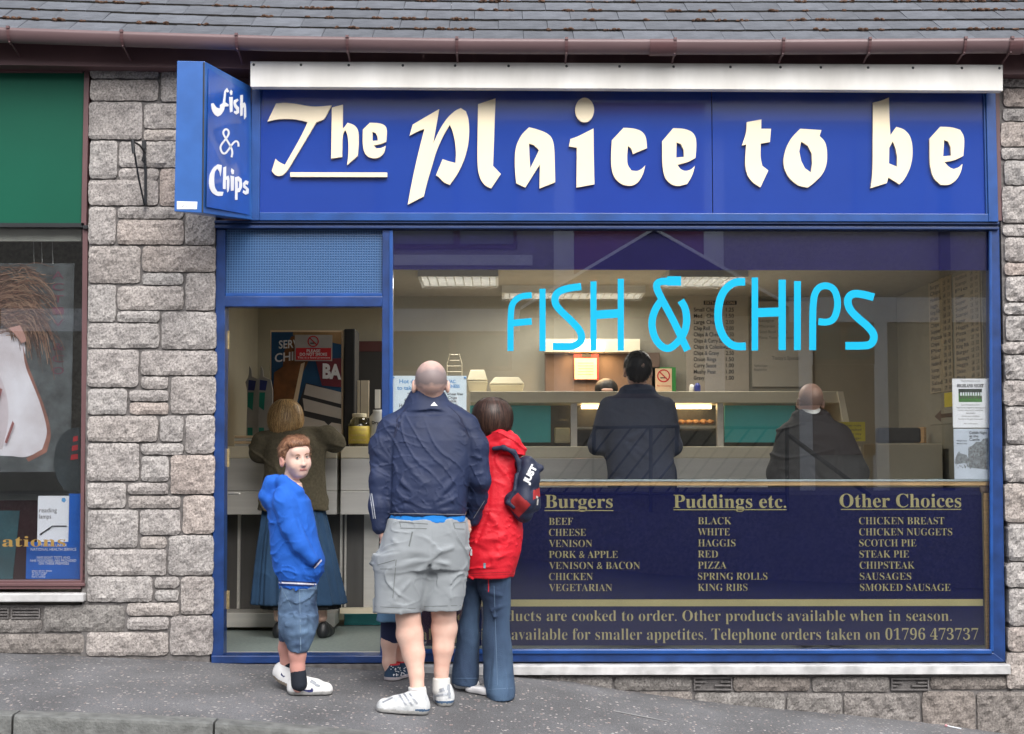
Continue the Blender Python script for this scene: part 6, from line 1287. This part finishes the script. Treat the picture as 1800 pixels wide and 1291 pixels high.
gh = hair_mat('ginger_hair', (.15, .062, .032), (.36, .175, .095), 110); hs.build('hair', gh, boy, relax=0); strands(boy, hs.bvh(), bc_ + V(0, .01, .02), 2600, (2, 118), (-180, 180), (10, 24), hmats('ginger', (.22, .095, .05), (.34, .165, .09), (.13, .055, .032), (.46, .26, .15)), .0024, .012, 7, .5)
HB = cloth('blue_fleece', (.010, .105, .50), .9, var=.08, bump=.15, bs=300)
s = SDF(.006)
s.loft(L_(yb_, [(862, 478, 532, .085), (880, 470, 546, .115), (910, 471, 552, .125), (950, 474, 560, .125), (985, 477, 571, .125), (1005, 482, 570, .12), (1018, 489, 560, .11), (1034, 491, 557, .105)]), k=.025, n=2.2)
s.limb([B(500, 868, -.07), B(500, 885, -.10), B(512, 930, -.12), B(528, 960, -.125), B(548, 984, -.115)], [.050, .062, .055, .050, .038], k=.015)
s.limb([B(512, 868, .07), B(520, 890, .10), B(540, 940, .11), B(558, 985, .06)], [.045, .06, .05, .04], k=.02)
s.limb([B(522, 866, -.06), B(498, 846, -.05), B(485, 848, .0), B(500, 846, .06), B(520, 858, .06)], [.036, .036, .044, .036, .03], k=.02)
s.limb([B(474, 846, -.03), B(465, 872, -.02), B(478, 888, -.04)], [.036, .036, .03], k=.02); s.cone(B(482, 856), B(470, 884), .05, .036, k=.02); s.limb([B(525, 866, -.04), B(530, 880, -.05)], [.028, .02], k=.02)
s.ell(B(508, 836, .0), (.052, .06, .045), None, .01, 's')
for a, b, w, am in [((494, 890), (506, 950), .009, -.011), ((506, 950), (524, 975), .008, -.010), ((524, 975), (545, 1000), .007, -.009), ((520, 900), (530, 940), .009, -.008), ((478, 870), (492, 858), .007, -.007), ((480, 860), (505, 852), .006, -.009), ((505, 945), (527, 935), .009, .008), ((515, 960), (535, 950), .008, .007),
                    ((500, 925), (520, 918), .010, .005), ((480, 1000), (520, 1018), .010, .005), ((488, 980), (510, 1012), .010, .006), ((530, 985), (545, 1012), .009, .006), ((540, 905), (546, 950), .010, .006), ((482, 930), (490, 985), .012, .006)]: s.crease(B(*a, -.14), B(*b, -.15), w * 1.4, am * 1.3)
fold_noise(s, .0022, 26, 7); s.wrinkle(.007, 17, 35, 1.3, .15); s.wrinkle(.0045, 38, 36, 1, .18); s.build('hoodie', HB, boy); hb = s.bvh()
wp = mat('ribbed_white', (.62, .62, .72), .8); nv = mat('ribbed_navy', (.01, .02, .10), .8)
decal('hem_stripe', [[(491, 1023), (555, 1026), (555, 1028.6), (491, 1025.6)]], hb, wp, boy, sub=12); decal('hem_stripe', [[(491, 1020.5), (555, 1023.5), (555, 1025.6), (491, 1022.6)], [(491, 1027), (555, 1029), (555, 1031), (491, 1029)]], hb, nv, boy, sub=12)
decal('cuff_stripe', [[(551, 998), (564, 984), (565.5, 986), (552.5, 1000)]], hb, wp, boy); decal('cuff_stripe', [[(549, 995.5), (562, 981.5), (563.3, 983.3), (550.3, 997.6)]], hb, nv, boy)
s = SDF(.006)
s.loft(L_(yb_, [(1028, 492, 556, .10), (1060, 490, 557, .105), (1090, 489, 558, .10), (1105, 489, 557, .095)]), k=.02, n=2.3)
s.loft(L_(yb_, [(1080, 492, 557, .075), (1115, 493, 556, .075), (1140, 503, 545, .068), (1146, 507, 542, .066)], -.05), k=.02); s.loft(L_(yb_, [(1080, 490, 540, .075), (1110, 489, 525, .07), (1126, 490, 515, .065)], .08), k=.02)
for a, b in [((495, 1060), (530, 1045)), ((500, 1080), (540, 1070)), ((495, 1100), (545, 1095)), ((505, 1118), (550, 1110)), ((510, 1135), (540, 1130)), ((520, 1050), (525, 1120)), ((545, 1060), (535, 1100))]: s.crease(B(*a, -.12), B(*b, -.12), .013, .009)
s.crease(B(508, 1075, -.03), B(500, 1128, -.03), .010, -.02); fold_noise(s, .0035, 34, 9, .6); s.wrinkle(.009, 26, 37, 1.3, .17); s.wrinkle(.004, 50, 57, 1.2, .18); s.build('denim_shorts', cloth('faded_denim', (.022, .045, .10), vs=9, bump=.4, bs=300, col2=(.12, .20, .32)), boy); sb_ = s.bvh(); decal('shorts_seam', [[(526, 1036), (528, 1144), (529.2, 1144), (527.2, 1036)], [(508, 1138), (545, 1141), (545, 1142), (508, 1139)], [(498, 1040), (512, 1068), (513, 1068), (499.2, 1040)]], sb_, mat('pale_stitch', (.16, .24, .34), .9), boy, .001, sub=10)
for (px, y0_, y1_, dy, r) in ((522, 1178, 1202, -.05, .0415), (503, 1164, 1186, .12, .037)): s = SDF(.005); a, b = B(px + 2, y0_, dy), B(px + 4, y1_, dy); s.cone(a, b, r, r + .002); s.cut(2, a[2], 'lo'); s.build('sock', cloth('black_sock', (.008, .012, .022)), boy)
BW = mat('shoe_white', (.72, .72, .72), .4, var=.06, vs=20); hl = gp2(510, 1222); tl = gp2(582, 1221); _, ss = shoe(boy, hl, tl, .092, .105, [BW, SO]); bb = ss.bvh()
nvy = mat('navy_mark', (.02, .025, .12), .5); decal('shoe_logo', [[(525, 1210.5), (540, 1213), (546, 1212.5), (548, 1208.8), (550.5, 1213), (549.5, 1216.5), (543, 1217), (534, 1214.5)]], bb, nvy, boy)
decal('shoe_strap', [[(547, 1195), (556, 1200), (553, 1205), (544, 1200)], [(554, 1201), (563, 1205), (561, 1208), (553, 1206)]], bb, gs, boy)
hl = np.array(B(489, 1203, .14)); hl[2] = gz(hl[0], hl[1]) + .045; tl = np.array(B(512, 1215, .05)); tl = hl + V(.11, -.11, -.045); _, ss = shoe(boy, hl, tl, .085, .095, [BW, mat('tan_sole', (.30, .25, .20), .8)], sole=.025); bb = ss.bvh(); decal('shoe_logo', [[(495, 1183), (498, 1188), (502, 1189), (499, 1191), (494, 1187)]], bb, nvy, boy)
# ======== child or woman in the red coat ========
yr = depth_at(858, 1222)
red = person_root(865, 1225, yr, 'person with brown bobbed hair in a red hooded raincoat and flared jeans, seen from behind')
def D_(px, py, dy=0): return np.array(W(px, py, yr + dy))
s = SDF(.006); rc_ = D_(865, 741, .0); g, Rm = head(s, rc_, 170, -4, 0, .88, .95)
s.limb([D_(866, 755, .02), D_(868, 790, .02)], [.052, .06]); s.loft(L_(yr, [(780, 845, 895, .09), (830, 838, 902, .10), (900, 836, 902, .10), (1010, 836, 898, .11)]), k=.03)
s.limb([D_(845, 800), D_(836, 860), D_(826, 915, .08)], [.05, .042, .03]); hand(s, D_(826, 915, .08), (-.3, 1, .1), (0, 0, 1), .9)
s.limb([D_(898, 800, .05), D_(906, 850, .12), D_(895, 880, .22)], [.05, .042, .03]); hand(s, D_(895, 880, .22), (-.5, 1, 0), (0, 0, 1), .9)
s.limb([D_(872, 1010), D_(872, 1110), D_(872, 1205, -.02)], [.055, .045, .035]); s.limb([D_(840, 1010, .06), D_(826, 1110, .09), D_(818, 1190, .09)], [.045, .04, .035])
s.build('body', SK, red)
hs = SDF(.0045)
def strand(n, amp, seed):
    r = np.random.RandomState(seed); ph = r.uniform(0, 6, 4)
    return lambda a, z: amp * (np.sin(a * n + ph[0] + 9 * z) + .6 * np.sin(a * n * 1.7 + ph[1] - 6 * z) + .5 * np.sin(a * n * 2.9 + ph[2]))
hs.loft(L_(yr, [(702, 850, 878, .035), (706, 842, 888, .068), (713, 836, 894, .092), (724, 832.5, 898, .106), (740, 832, 899.5, .110), (752, 834, 898, .106), (760, 838, 893, .096), (766, 844, 886, .086), (768, 846, 880, .08)], .01), wob=strand(26, .012, 2), n=2.1)
hs.ell(D_(866, 731, .01), (.104, .104, .096), None, .03)
hs.ops.append((None, None, lambda P: (P[1] - (yr + .085)) - 0 * P[0] + (P[2] - D_(865, 712)[2]) * .0 , 0, 'i'))
hs.build('hair', hair_mat('brown_hair', (.022, .012, .010), (.06, .030, .022), 130), red, relax=0); strands(red, hs.bvh(), rc_ + V(0, .0, .01), 2200, (3, 75), (-180, 180), (50, 90), hmats('brown', (.030, .016, .012), (.060, .030, .022), (.11, .058, .042), (.018, .010, .008)), .0026, .006, 8, .1)
RC = cloth('red_nylon', (.60, .010, .024), .58, var=.12, vs=6, bump=.2, bs=90, spec=.35, wr=.8, ws=9)
s = SDF(.0065)
s.limb([D_(858, 790, -.02), D_(895, 790, -.0)], [.07, .07], k=.03); s.loft(L_(yr, [(775, 848, 896, .075), (790, 838, 908, .10), (820, 832, 914, .12), (860, 828, 916, .13), (900, 822, 919, .14), (935, 816, 920, .15), (970, 815, 915, .15), (1005, 817, 907, .148), (1016, 818, 904, .146)]), k=.03, n=2.2)
s.limb([D_(850, 795, -.02), D_(846, 840, -.06), D_(843, 880, -.08), D_(836, 920, -.06), D_(826, 938, .02)], [.052, .060, .060, .058, .050], k=.012)
s.limb([D_(896, 795, .04), D_(906, 840, .10), D_(900, 885, .2)], [.05, .056, .045], k=.02)
s.limb([D_(858, 776, -.06), D_(880, 766, -.09), D_(902, 776, -.07), D_(915, 790, -.05)], [.034, .038, .04, .036], k=.02); s.limb([D_(862, 785, -.08), D_(890, 786, -.11), D_(912, 796, -.07)], [.034, .038, .034], k=.02); s.cone(D_(866, 774, 0), D_(888, 772, 0), .066, .066, k=.03)
s.ell(D_(862, 757, .02), (.058, .075, .06), None, .006, 's')
for a, b, w, am in [((862, 780), (885, 772), .007, -.009), ((870, 792), (900, 790), .007, -.010), ((868, 800), (905, 808), .008, -.012), ((835, 850), (858, 845), .010, .010), ((832, 872), (858, 868), .009, -.009), ((830, 890), (856, 888), .010, .010), ((822, 905), (852, 906), .009, -.010), ((820, 925), (850, 920), .010, .010),
                    ((862, 830), (868, 880), .010, .010), ((872, 850), (866, 910), .010, -.008), ((850, 950), (900, 940), .012, .010), ((835, 965), (890, 975), .010, -.007), ((845, 985), (905, 965), .012, .007), ((862, 820), (880, 860), .012, .008), ((856, 900), (880, 930), .012, .008), ((825, 945), (845, 990), .011, .008), ((880, 950), (870, 1005), .011, .006)]: s.crease(D_(*a, -.15), D_(*b, -.16), w * 1.7, am * 1.3)
s.crease(D_(862, 800, -.12), D_(858, 900, -.14), .009, -.016); s.crease(D_(858, 900, -.14), D_(838, 955, -.13), .009, -.016)
fold_noise(s, .003, 24, 11, .6); s.wrinkle(.009, 17, 38, .9, .15); s.wrinkle(.0055, 36, 39, 1, .17); s.build('raincoat', RC, red); rb = s.bvh()
decal('hem_seam', [[(821, 1008), (903, 1005), (903, 1006.2), (821, 1009.2)], [(820, 1012), (903, 1009.5), (903, 1010.3), (820, 1012.8)]], rb, mat('coat_seam', (.30, .003, .01), .7), red, .001, sub=12)
decal('coat_tag', [[(827, 966), (830.5, 966), (830.5, 977), (827, 977)]], rb, M['paper'], red); decal('coat_tag', [[(850, 990), (854, 990), (854, 999), (850, 999)]], rb, mat('tag_blue', (.12, .25, .30), .6), red)
s = SDF(.0065)
s.loft(L_(yr, [(1005, 838, 900, .11), (1035, 840, 898, .10), (1060, 850, 897, .085), (1090, 850, 896, .075), (1110, 848, 897, .075), (1150, 848, 901, .085), (1190, 849, 904, .10), (1215, 853, 906, .12), (1227, 858, 905, .125)]), k=.01, n=2.2)
s.loft(L_(yr, [(1005, 812, 850, .10), (1035, 811, 848, .09), (1065, 812, 846, .08), (1100, 806, 843, .075), (1150, 799, 842, .085), (1185, 795, 842, .10), (1203, 794, 840, .105)], .09), k=.01, n=2.2)
for a, b in [((855, 1090), (885, 1080)), ((855, 1105), (890, 1112)), ((860, 1075), (895, 1062)), ((850, 1060), (880, 1100)), ((870, 1130), (866, 1210)), ((890, 1130), (893, 1215)), ((812, 1080), (838, 1090)), ((808, 1110), (830, 1180)), ((855, 1040), (890, 1050))]: s.crease(D_(*a, -.09), D_(*b, -.10), .013, .010)
fold_noise(s, .0035, 26, 13, .5); s.wrinkle(.006, 20, 40, .8, .16); s.build('jeans', DENIM, red); jb2 = s.bvh()
decal('jean_hem', [[(854, 1212), (905, 1209), (905, 1210), (854, 1213)], [(796, 1192), (840, 1192), (840, 1193), (796, 1193)], [(868, 1030), (874, 1205), (875, 1205), (869, 1030)]], jb2, mat('denim_stitch', (.10, .16, .25), .9), red, .001, sub=12)
decal('drawstring', [[(858, 1017), (860, 1017), (860, 1041), (858.5, 1041)]], jb2, M['red'], red, .004)
FS = mat('pump_white', (.66, .66, .68), .5); hl = gp2(868, 1224); tl = gp2(820, 1217); shoe(red, hl + V(.02, 0, 0), tl, .075, .05, [FS, FS]); hl = D_(842, 1203, .1); hl[2] = gz(hl[0], hl[1]); shoe(red, hl + V(-.12, .02, 0), hl + V(-.01, -.03, 0), .072, .05, [FS, FS])
# backpack
bp = thing('backpack', 'navy and red backpack with white lettering on the shoulder of the red coat', 'backpack', W(930, 900, yr - .1))
s = SDF(.0055); BK = cloth('navy_nylon', (.010, .016, .045), .6, bump=.3, bs=200)
s.limb([D_(925, 815, -.10), D_(928, 840, -.12), D_(922, 880, -.13), D_(918, 900, -.12)], [.045, .062, .068, .050], (1.0, 1.1, 1), k=.03); s.cone(D_(914, 815, -.06), D_(950, 823, -.10), .03, .022, k=.03); s.cone(D_(900, 880, -.13), D_(925, 905, -.12), .045, .035, k=.03); s.cone(D_(938, 860, -.11), D_(940, 890, -.11), .030, .032, k=.02)
s.crease(D_(905, 895, -.18), D_(945, 850, -.18), .01, -.008); fold_noise(s, .003, 30, 17)
def pbk(C):
    px, py = to_px(C); a = (px - 895) * .64 + (py - 868) * .77; b = -(px - 895) * .77 + (py - 868) * .64
    red_ = ((px - 909) * .74 - (py - 889) * .55 > -20) & (np.abs((px - 911) * .72 + (py - 888) * .69) < 16) & (np.abs(-(px - 911) * .69 + (py - 888) * .72) < 15) | ((np.abs(px - 945) < 8) & (np.abs(py - 867 + (px - 945) * .5) < 8))
    return np.where(red_, 1, 0)
s.build('pack_body', [BK, cloth('red_nylon_patch', (.33, .018, .02), .6, bump=.2)], bp, pbk); kb = s.bvh()
vs_, fs_ = text_geo('JUST', -.06); x0 = min(v[0] for v in vs_); x1 = max(v[0] for v in vs_); gq = []; okk = True
for v in vs_:
    u = (v[0] - x0) / (x1 - x0); t = v[1] / .7; px = 919.5 + 15 * u + 8.5 * (1 - t) * 1.0 - 0; py = 849 - 30 * u + 5 * (1 - t) - 2; r = kb.ray_cast(CP, ray(px, py).normalized())
    if r[0] is None: r = kb.find_nearest(W(px, py, yr - .17))
    gq.append(r[0] + r[1] * .004)
obj('print_text', MB().add(gq, fs_), M['ink_w'], bp)
decal('zip_pull', [[(943, 878), (946, 878), (945, 888), (942.5, 888)], [(941.5, 872), (945, 873), (945, 877), (941.5, 876)]], kb, M['steel'], bp)
s = SDF(.005); s.limb([D_(868, 789, -.135), D_(885, 787, -.155), D_(903, 795, -.150), D_(912, 812, -.15), D_(914, 840, -.15)], [.013, .013, .014, .014, .014], (1, .6, 1), k=.008); s.limb([D_(908, 836, -.15), D_(905, 862, -.165), D_(893, 884, -.165), D_(903, 892, -.165)], [.012, .012, .013, .012], k=.01); s.build('strap', BK, bp)
# ======== woman with fair hair at the counter ========
yw = 1.22; wom = person_root(515, 1095, yw, 'fair haired woman in a brown cardigan and long teal skirt leaning on the counter')
def K_(px, py, dy=0): return np.array(W(px, py, yw + dy))
s = SDF(.007); wc = K_(503, 735, .03); g, Rm = head(s, wc, 180, -8, 0, 1.02, .96)
s.limb([K_(505, 755, .03), K_(510, 785, .03)], [.055, .07]); s.loft(L_(yw, [(780, 485, 545, .08), (850, 480, 552, .10), (900, 478, 560, .12), (1050, 475, 565, .12)]), k=.03)
s.limb([K_(480, 785), K_(460, 784, .1), K_(455, 782, .33)], [.04, .04, .03]); hand(s, K_(455, 780, .36), (.6, 1, 0), (0, 0, 1)); s.limb([K_(550, 780), K_(578, 778, .1), K_(572, 779, .30)], [.04, .04, .03]); hand(s, K_(565, 779, .30), (-1, .4, 0), (0, 1, 0))
s.limb([K_(490, 1040), K_(492, 1085)], [.05, .04]); s.limb([K_(560, 1040), K_(565, 1085)], [.05, .04]); s.build('body', SK, wom)
hs = SDF(.005); hs.loft(L_(yw, [(703, 492, 514, .035), (707, 484, 521, .065), (715, 477, 528, .090), (727, 472, 532, .105), (742, 471, 533, .108), (752, 473, 530, .102), (760, 478, 520, .092), (766, 482, 508, .08)], .02), wob=strand(24, .018, 5), n=2.1)
hs.ops.append((None, None, lambda P: P[1] - (yw + .10) - 0 * P[0] - 0 * P[2], 0, 'i')); hs.build('hair', hair_mat('fair_hair', (.26, .15, .06), (.6, .4, .19), 120), wom, relax=0); strands(wom, hs.bvh(), wc + V(0, .0, .01), 2200, (3, 75), (-180, 180), (50, 95), hmats('fair', (.30, .17, .065), (.55, .35, .15), (.80, .56, .28), (.16, .09, .04)), .0028, .008, 9, .12)
CG = cloth('brown_wool', (.085, .072, .045), 1, var=.25, bump=.6, bs=220, vs=60); s = SDF(.007)
s.loft(L_(yw, [(757, 486, 540, .07), (768, 470, 560, .11), (790, 462, 575, .13), (830, 464, 572, .14), (870, 458, 574, .15), (897, 452, 578, .155)]), k=.04, n=2.2)
s.limb([K_(485, 768, .02), K_(462, 778, .03), K_(456, 796, .05), K_(462, 800, .22)], [.062, .066, .062, .05], k=.05); s.limb([K_(540, 765, .02), K_(575, 768, .04), K_(588, 778, .10), K_(575, 779, .30)], [.062, .075, .068, .05], k=.04)
for a, b in [((560, 790), (520, 860)), ((470, 800), (500, 850)), ((565, 830), (550, 890)), ((470, 860), (480, 895))]: s.crease(K_(*a, -.13), K_(*b, -.14), .018, .010)
fold_noise(s, .004, 18, 19, .6); s.wrinkle(.009, 11, 41, .8, .16); s.build('cardigan', CG, wom)
s = SDF(.008); pl_ = strand(13, .028, 8); s.loft(L_(yw, [(880, 462, 566, .13), (920, 458, 576, .14), (960, 452, 585, .16), (1000, 447, 594, .17), (1040, 443, 604, .18), (1062, 441, 609, .185)]), wob=lambda a, z: pl_(a, z * .1), k=.02); s.build('skirt', cloth('teal_denim', (.020, .060, .130), .9, var=.18, vs=4, bump=.2, bs=260), wom)
s = SDF(.008); s.loft(L_(yw, [(1040, 462, 596, .15), (1070, 458, 598, .16)]), wob=lambda a, z: pl_(a, z * .1)); s.build('underskirt', cloth('black_cloth', (.010, .010, .012)), wom)
for px in (490, 568): a = K_(px, 1098); a[2] = 0; shoe(wom, a + V(-.0, -.06, 0), a + V(.03, .18, 0), .085, .11, [M['black'], M['black']])
# ======== small child mostly hidden behind the bald man ========
yc = depth_at(695, 1196); kid = person_root(695, 1196, yc, 'small child hidden behind the bald man, denim skirt, navy leggings and spotted boots')
def C_(px, py, dy=0): return np.array(W(px, py, yc + dy))
s = SDF(.006); head(s, C_(722, 830, .05), 175, 0, 0, .88, .95); s.limb([C_(722, 848, .05), C_(722, 875, .05)], [.04, .05]); s.loft(L_(yc, [(870, 703, 741, .07), (920, 700, 744, .08), (1060, 672, 748, .09)]), k=.03)
for sx in (-1, 1): s.limb([C_(722 + sx * 20, 885, .05), C_(722 + sx * 22, 930, .03), C_(722 + sx * 22, 965, .0)], [.035, .03, .022]); hand(s, C_(722 + sx * 22, 968, 0), (0, 0, -1), (0, -1, 0), .7)
s.limb([C_(688, 1060), C_(684, 1130), C_(684, 1165), C_(688, 1190)], [.06, .044, .036, .030]); s.limb([C_(712, 1060, .08), C_(705, 1130, .1), C_(704, 1185, .1)], [.06, .044, .032]); s.build('body', SK, kid)
s = SDF(.006); s.loft(L_(yc, [(1000, 690, 746, .10), (1060, 668, 746, .11), (1091, 659, 740, .12)]), n=2.3); fold_noise(s, .003, 30, 21); s.build('denim_skirt', cloth('pale_denim', (.10, .20, .32), .9, var=.2), kid)
s = SDF(.006); s.loft(L_(yc, [(865, 700, 745, .08), (940, 694, 748, .10), (1010, 688, 750, .11)]), n=2.2); [s.limb([C_(722 + sx * 20, 885, .05), C_(722 + sx * 22, 930, .03), C_(722 + sx * 22, 960, .0)], [.045, .04, .032]) for sx in (-1, 1)]; s.build('top', cloth('pink_top', (.4, .1, .15)), kid)
s = SDF(.005); s.ell(C_(722, 826, .05), (.08, .095, .10)); s.cut(2, C_(722, 842)[2], 'hi'); s.ops.append((None, None, lambda P: P[1] - (yc + .09) + 0 * P[0] + 0 * P[2], 0, 'i')); s.build('hair', hair_mat('child_hair', (.05, .03, .02), (.12, .07, .04)), kid)
s = SDF(.006); s.limb([C_(688, 1060), C_(685, 1128)], [.068, .048]); s.limb([C_(712, 1060, .08), C_(706, 1126, .1)], [.066, .046]); s.cut(2, C_(686, 1131)[2], 'hi'); s.build('leggings', cloth('navy_leggings', (.010, .016, .06)), kid)
SP = cloth('boot_blue', (.02, .05, .10)); s = SDF(.005); s.limb([C_(690, 1166), C_(690, 1190)], [.042, .045]); s.cone(C_(690, 1192), C_(704, 1196, .10), .044, .042); s.limb([C_(704, 1160, .1), C_(705, 1190, .1)], [.04, .045]); zt_ = gz(C_(690, 1200)[0], yc)
s.ops.append((None, None, lambda P: zt_ + .002 - P[2] + 0 * P[0] + 0 * P[1], 0, 'i')); s.cut(2, C_(690, 1166)[2], 'lo')
s.build('boots', [SP, mat('boot_sole', (.42, .38, .40), .7), M['red']], kid, lambda C: np.where(C[:, 2] < zt_ + .02, 1, np.where(C[:, 2] > C_(690, 1169)[2], 2, 0))); kb2 = s.bvh(); dr2 = random.Random(2); pol = []
for _ in range(34):
    x, y = dr2.uniform(680, 713), dr2.uniform(1171, 1188); pol.append([(x - 1, y), (x - .3, y - 1), (x + .8, y - .6), (x + 1, y + .6), (x, y + 1)])
decal('spots', pol, kb2, M['ink_w'], kid)
# ======== customers seen through the window ========
def customer(pxh, label, y0, headc, hs_, headw, bodyrows, arms, cloth_m, hairm=None, bald=False, collar=None):
    p = person_root(pxh, 1100, y0, label); Z = lambda px, py, dy=0: np.array(W(px, py, y0 + dy)); s = SDF(.007); hc2 = Z(*headc); g, Rm = head(s, hc2, 186, -8, 0, hs_, headw)
    s.limb([Z(headc[0], headc[1] + 22, .02), Z(headc[0], headc[1] + 52, .02)], [.058, .07]); s.loft([(.80, hc2[0], y0, .15, .10), (1.0, hc2[0], y0, .16, .11), (Z(0, bodyrows[1][0])[2], hc2[0], y0, .15, .10)], k=.04)
    for sx in (-1, 1): s.limb([np.array((hc2[0] + sx * .09, y0, .85)), np.array((hc2[0] + sx * .10, y0, .45)), np.array((hc2[0] + sx * .10, y0 + .01, .06))], [.09, .06, .045]); 
    for sx, (a, b, c) in zip((-1, 1), arms): s.limb([Z(*a), Z(*b), Z(*c)], [.05, .042, .03]); hand(s, Z(*c), (-.8 * sx, .3, .2), (0, 0, 1))
    sm = mat('scalp', (.55, .34, .26), .5, var=.1); 
    if bald: paint_scalp(sm, Z(*headc)[2] - .05, Z(*headc)[2] + .05, (.10, .07, .06), p.location.z, .7)
    s.build('body', [SK, sm], p, lambda C: np.where(C[:, 2] > hc2[2] - .03, 1, 0))
    if hairm is not None:
        h_ = SDF(.005); h_.ell(hc2 + V(0, -.01, .035), (.085 * hs_, .103 * hs_, .092 * hs_), Rm, .01); h_.ell(hc2 + V(0, -.045, -.01), (.076 * hs_, .06 * hs_, .07 * hs_), Rm, .02); h_.noise(.003, 110, 3, .5); h_.build('hair', hairm, p, relax=0); strands(p, h_.bvh(), hc2 + V(0, .0, .03), 1200, (5, 110), (-180, 180), (10, 25), hmats('dark', (.012, .010, .010), (.03, .024, .022)), .0024, .006, 10, .3)
    s = SDF(.0075); s.loft(L_(y0, bodyrows), k=.04, n=2.3); s.limb([Z(bodyrows[0][1] + 8, bodyrows[0][0] + 4), Z(bodyrows[0][2] - 8, bodyrows[0][0] + 4)], [.06, .06], k=.04)
    for a, b, c in arms: s.limb([Z(*a), Z(*b), Z(*c)], [.066, .060, .05], k=.04)
    for sx, (a, b, c) in zip((1, -1), arms): s.crease(Z(a[0] + sx * 8, a[1] + 12, -.14), Z(b[0] + sx * 26, b[1] + 30, -.15), .013, -.022)
    for k in range(9): rr = random.Random(int(pxh) + k); x = rr.uniform(headc[0] - 45, headc[0] + 45); y = rr.uniform(headc[1] + 90, headc[1] + 170); s.crease(Z(x, y, -.14), Z(x + rr.uniform(-30, 30), y + rr.uniform(10, 35), -.14), .016, rr.choice([.010, -.009]))
    fold_noise(s, .004, 17, int(pxh), .6); s.wrinkle(.009, 12, int(pxh) + 1, 1.1, .16); s.build('jacket', cloth_m, p)
    s = SDF(.009); zz = L_(y0, [bodyrows[-1]])[0]; s.loft([(.62, zz[1], y0, .17, .13), (zz[0] + .02, zz[1], y0, .17, .14)], k=.03)
    for sx in (-1, 1): s.limb([np.array((zz[1] + sx * .08, y0, .7)), np.array((zz[1] + sx * .09, y0, .10))], [.10, .075], k=.03)
    s.cut(2, .07, 'hi'); s.build('trousers', cloth('dark_trousers', (.02, .022, .028)), p)
    for sx in (-1, 1): a = np.array((zz[1] + sx * .09, y0 - .08, 0)); shoe(p, a, a + V(sx * .03, .27, 0), .10, .11, [M['black'], M['black']], h=.007)
    if collar: s = SDF(.006); s.cone(Z(*collar[0]), Z(*collar[1]), *collar[2]); s.build('collar', collar[3], p)
    return p
cust = customer(1120, 'tall dark haired man in navy top with folded arms, standing before the range', .85, (1121, 652), 1.06, .98,
    [(688, 1095, 1146, .08), (698, 1075, 1166, .11), (715, 1062, 1178, .13), (745, 1056, 1180, .14), (790, 1062, 1184, .145), (830, 1067, 1190, .15), (900, 1068, 1194, .15)],
    [((1072, 715), (1050, 782, .03), (1100, 775, .22)), ((1172, 715), (1184, 785, .05), (1140, 780, .22))], cloth('navy_cotton', (.028, .036, .066), .9, var=.15), hair_mat('black_hair', (.008, .007, .007), (.035, .028, .026), 150),
    collar=((1121, 693, .01), (1121, 690, .01), (.080, .074), cloth('navy_collar', (.028, .036, .066))))
cust2 = customer(1430, 'balding man in a dark suit with white shirt collar at the right of the range', .72, (1424, 706), 1.02, .98,
    [(731, 1398, 1452, .08), (745, 1378, 1478, .11), (765, 1366, 1494, .13), (800, 1358, 1510, .14), (840, 1352, 1520, .15), (900, 1350, 1524, .15)],
    [((1385, 765), (1366, 830, .03), (1400, 880, .2)), ((1480, 765), (1508, 830, .03), (1480, 880, .2))], cloth('charcoal_suit', (.022, .022, .024), .8, var=.1), None, True,
    collar=((1426, 729, .01), (1424, 725, .01), (.072, .064), M['plastic_w']))
# ======== member of staff, only dark hair above the range ========
sp = person_root(1065, 1100, 2.6, 'dark haired person behind the range with only the top of the head showing'); Z = lambda px, py, dy=0: np.array(W(px, py, 2.6 + dy)); hc3 = Z(1066, 694)
s = SDF(.009); head(s, hc3, 0, 0, 0, 1, .96); s.limb([hc3 - V(0, -.01, .1), hc3 - V(0, 0, .18)], [.055, .06]); s.loft([(.1, hc3[0], 2.6, .13, .10), (.9, hc3[0], 2.6, .16, .11), (1.35, hc3[0], 2.6, .18, .11), (1.45, hc3[0], 2.6, .10, .08)], k=.03)
for sx in (-1, 1): s.limb([hc3 + V(sx * .18, 0, -.28), hc3 + V(sx * .22, -.02, -.52), hc3 + V(sx * .15, -.2, -.55)], [.05, .045, .03]); hand(s, hc3 + V(sx * .15, -.2, -.55), (0, -1, 0), (-sx, 0, 0))
s.build('body', SK, sp); s = SDF(.006); s.ell(hc3 + V(0, .015, .045), (.092, .105, .085)); s.cut(2, hc3[2] + .01, 'hi'); s.build('hair', hair_mat('staff_hair', (.008, .007, .007), (.03, .025, .022)), sp)
s = SDF(.009); s.loft([(.5, hc3[0], 2.6, .19, .14), (1.0, hc3[0], 2.6, .20, .14), (1.34, hc3[0], 2.6, .21, .13), (1.42, hc3[0], 2.6, .12, .09)]); s.build('overall', M['plastic_w'], sp)
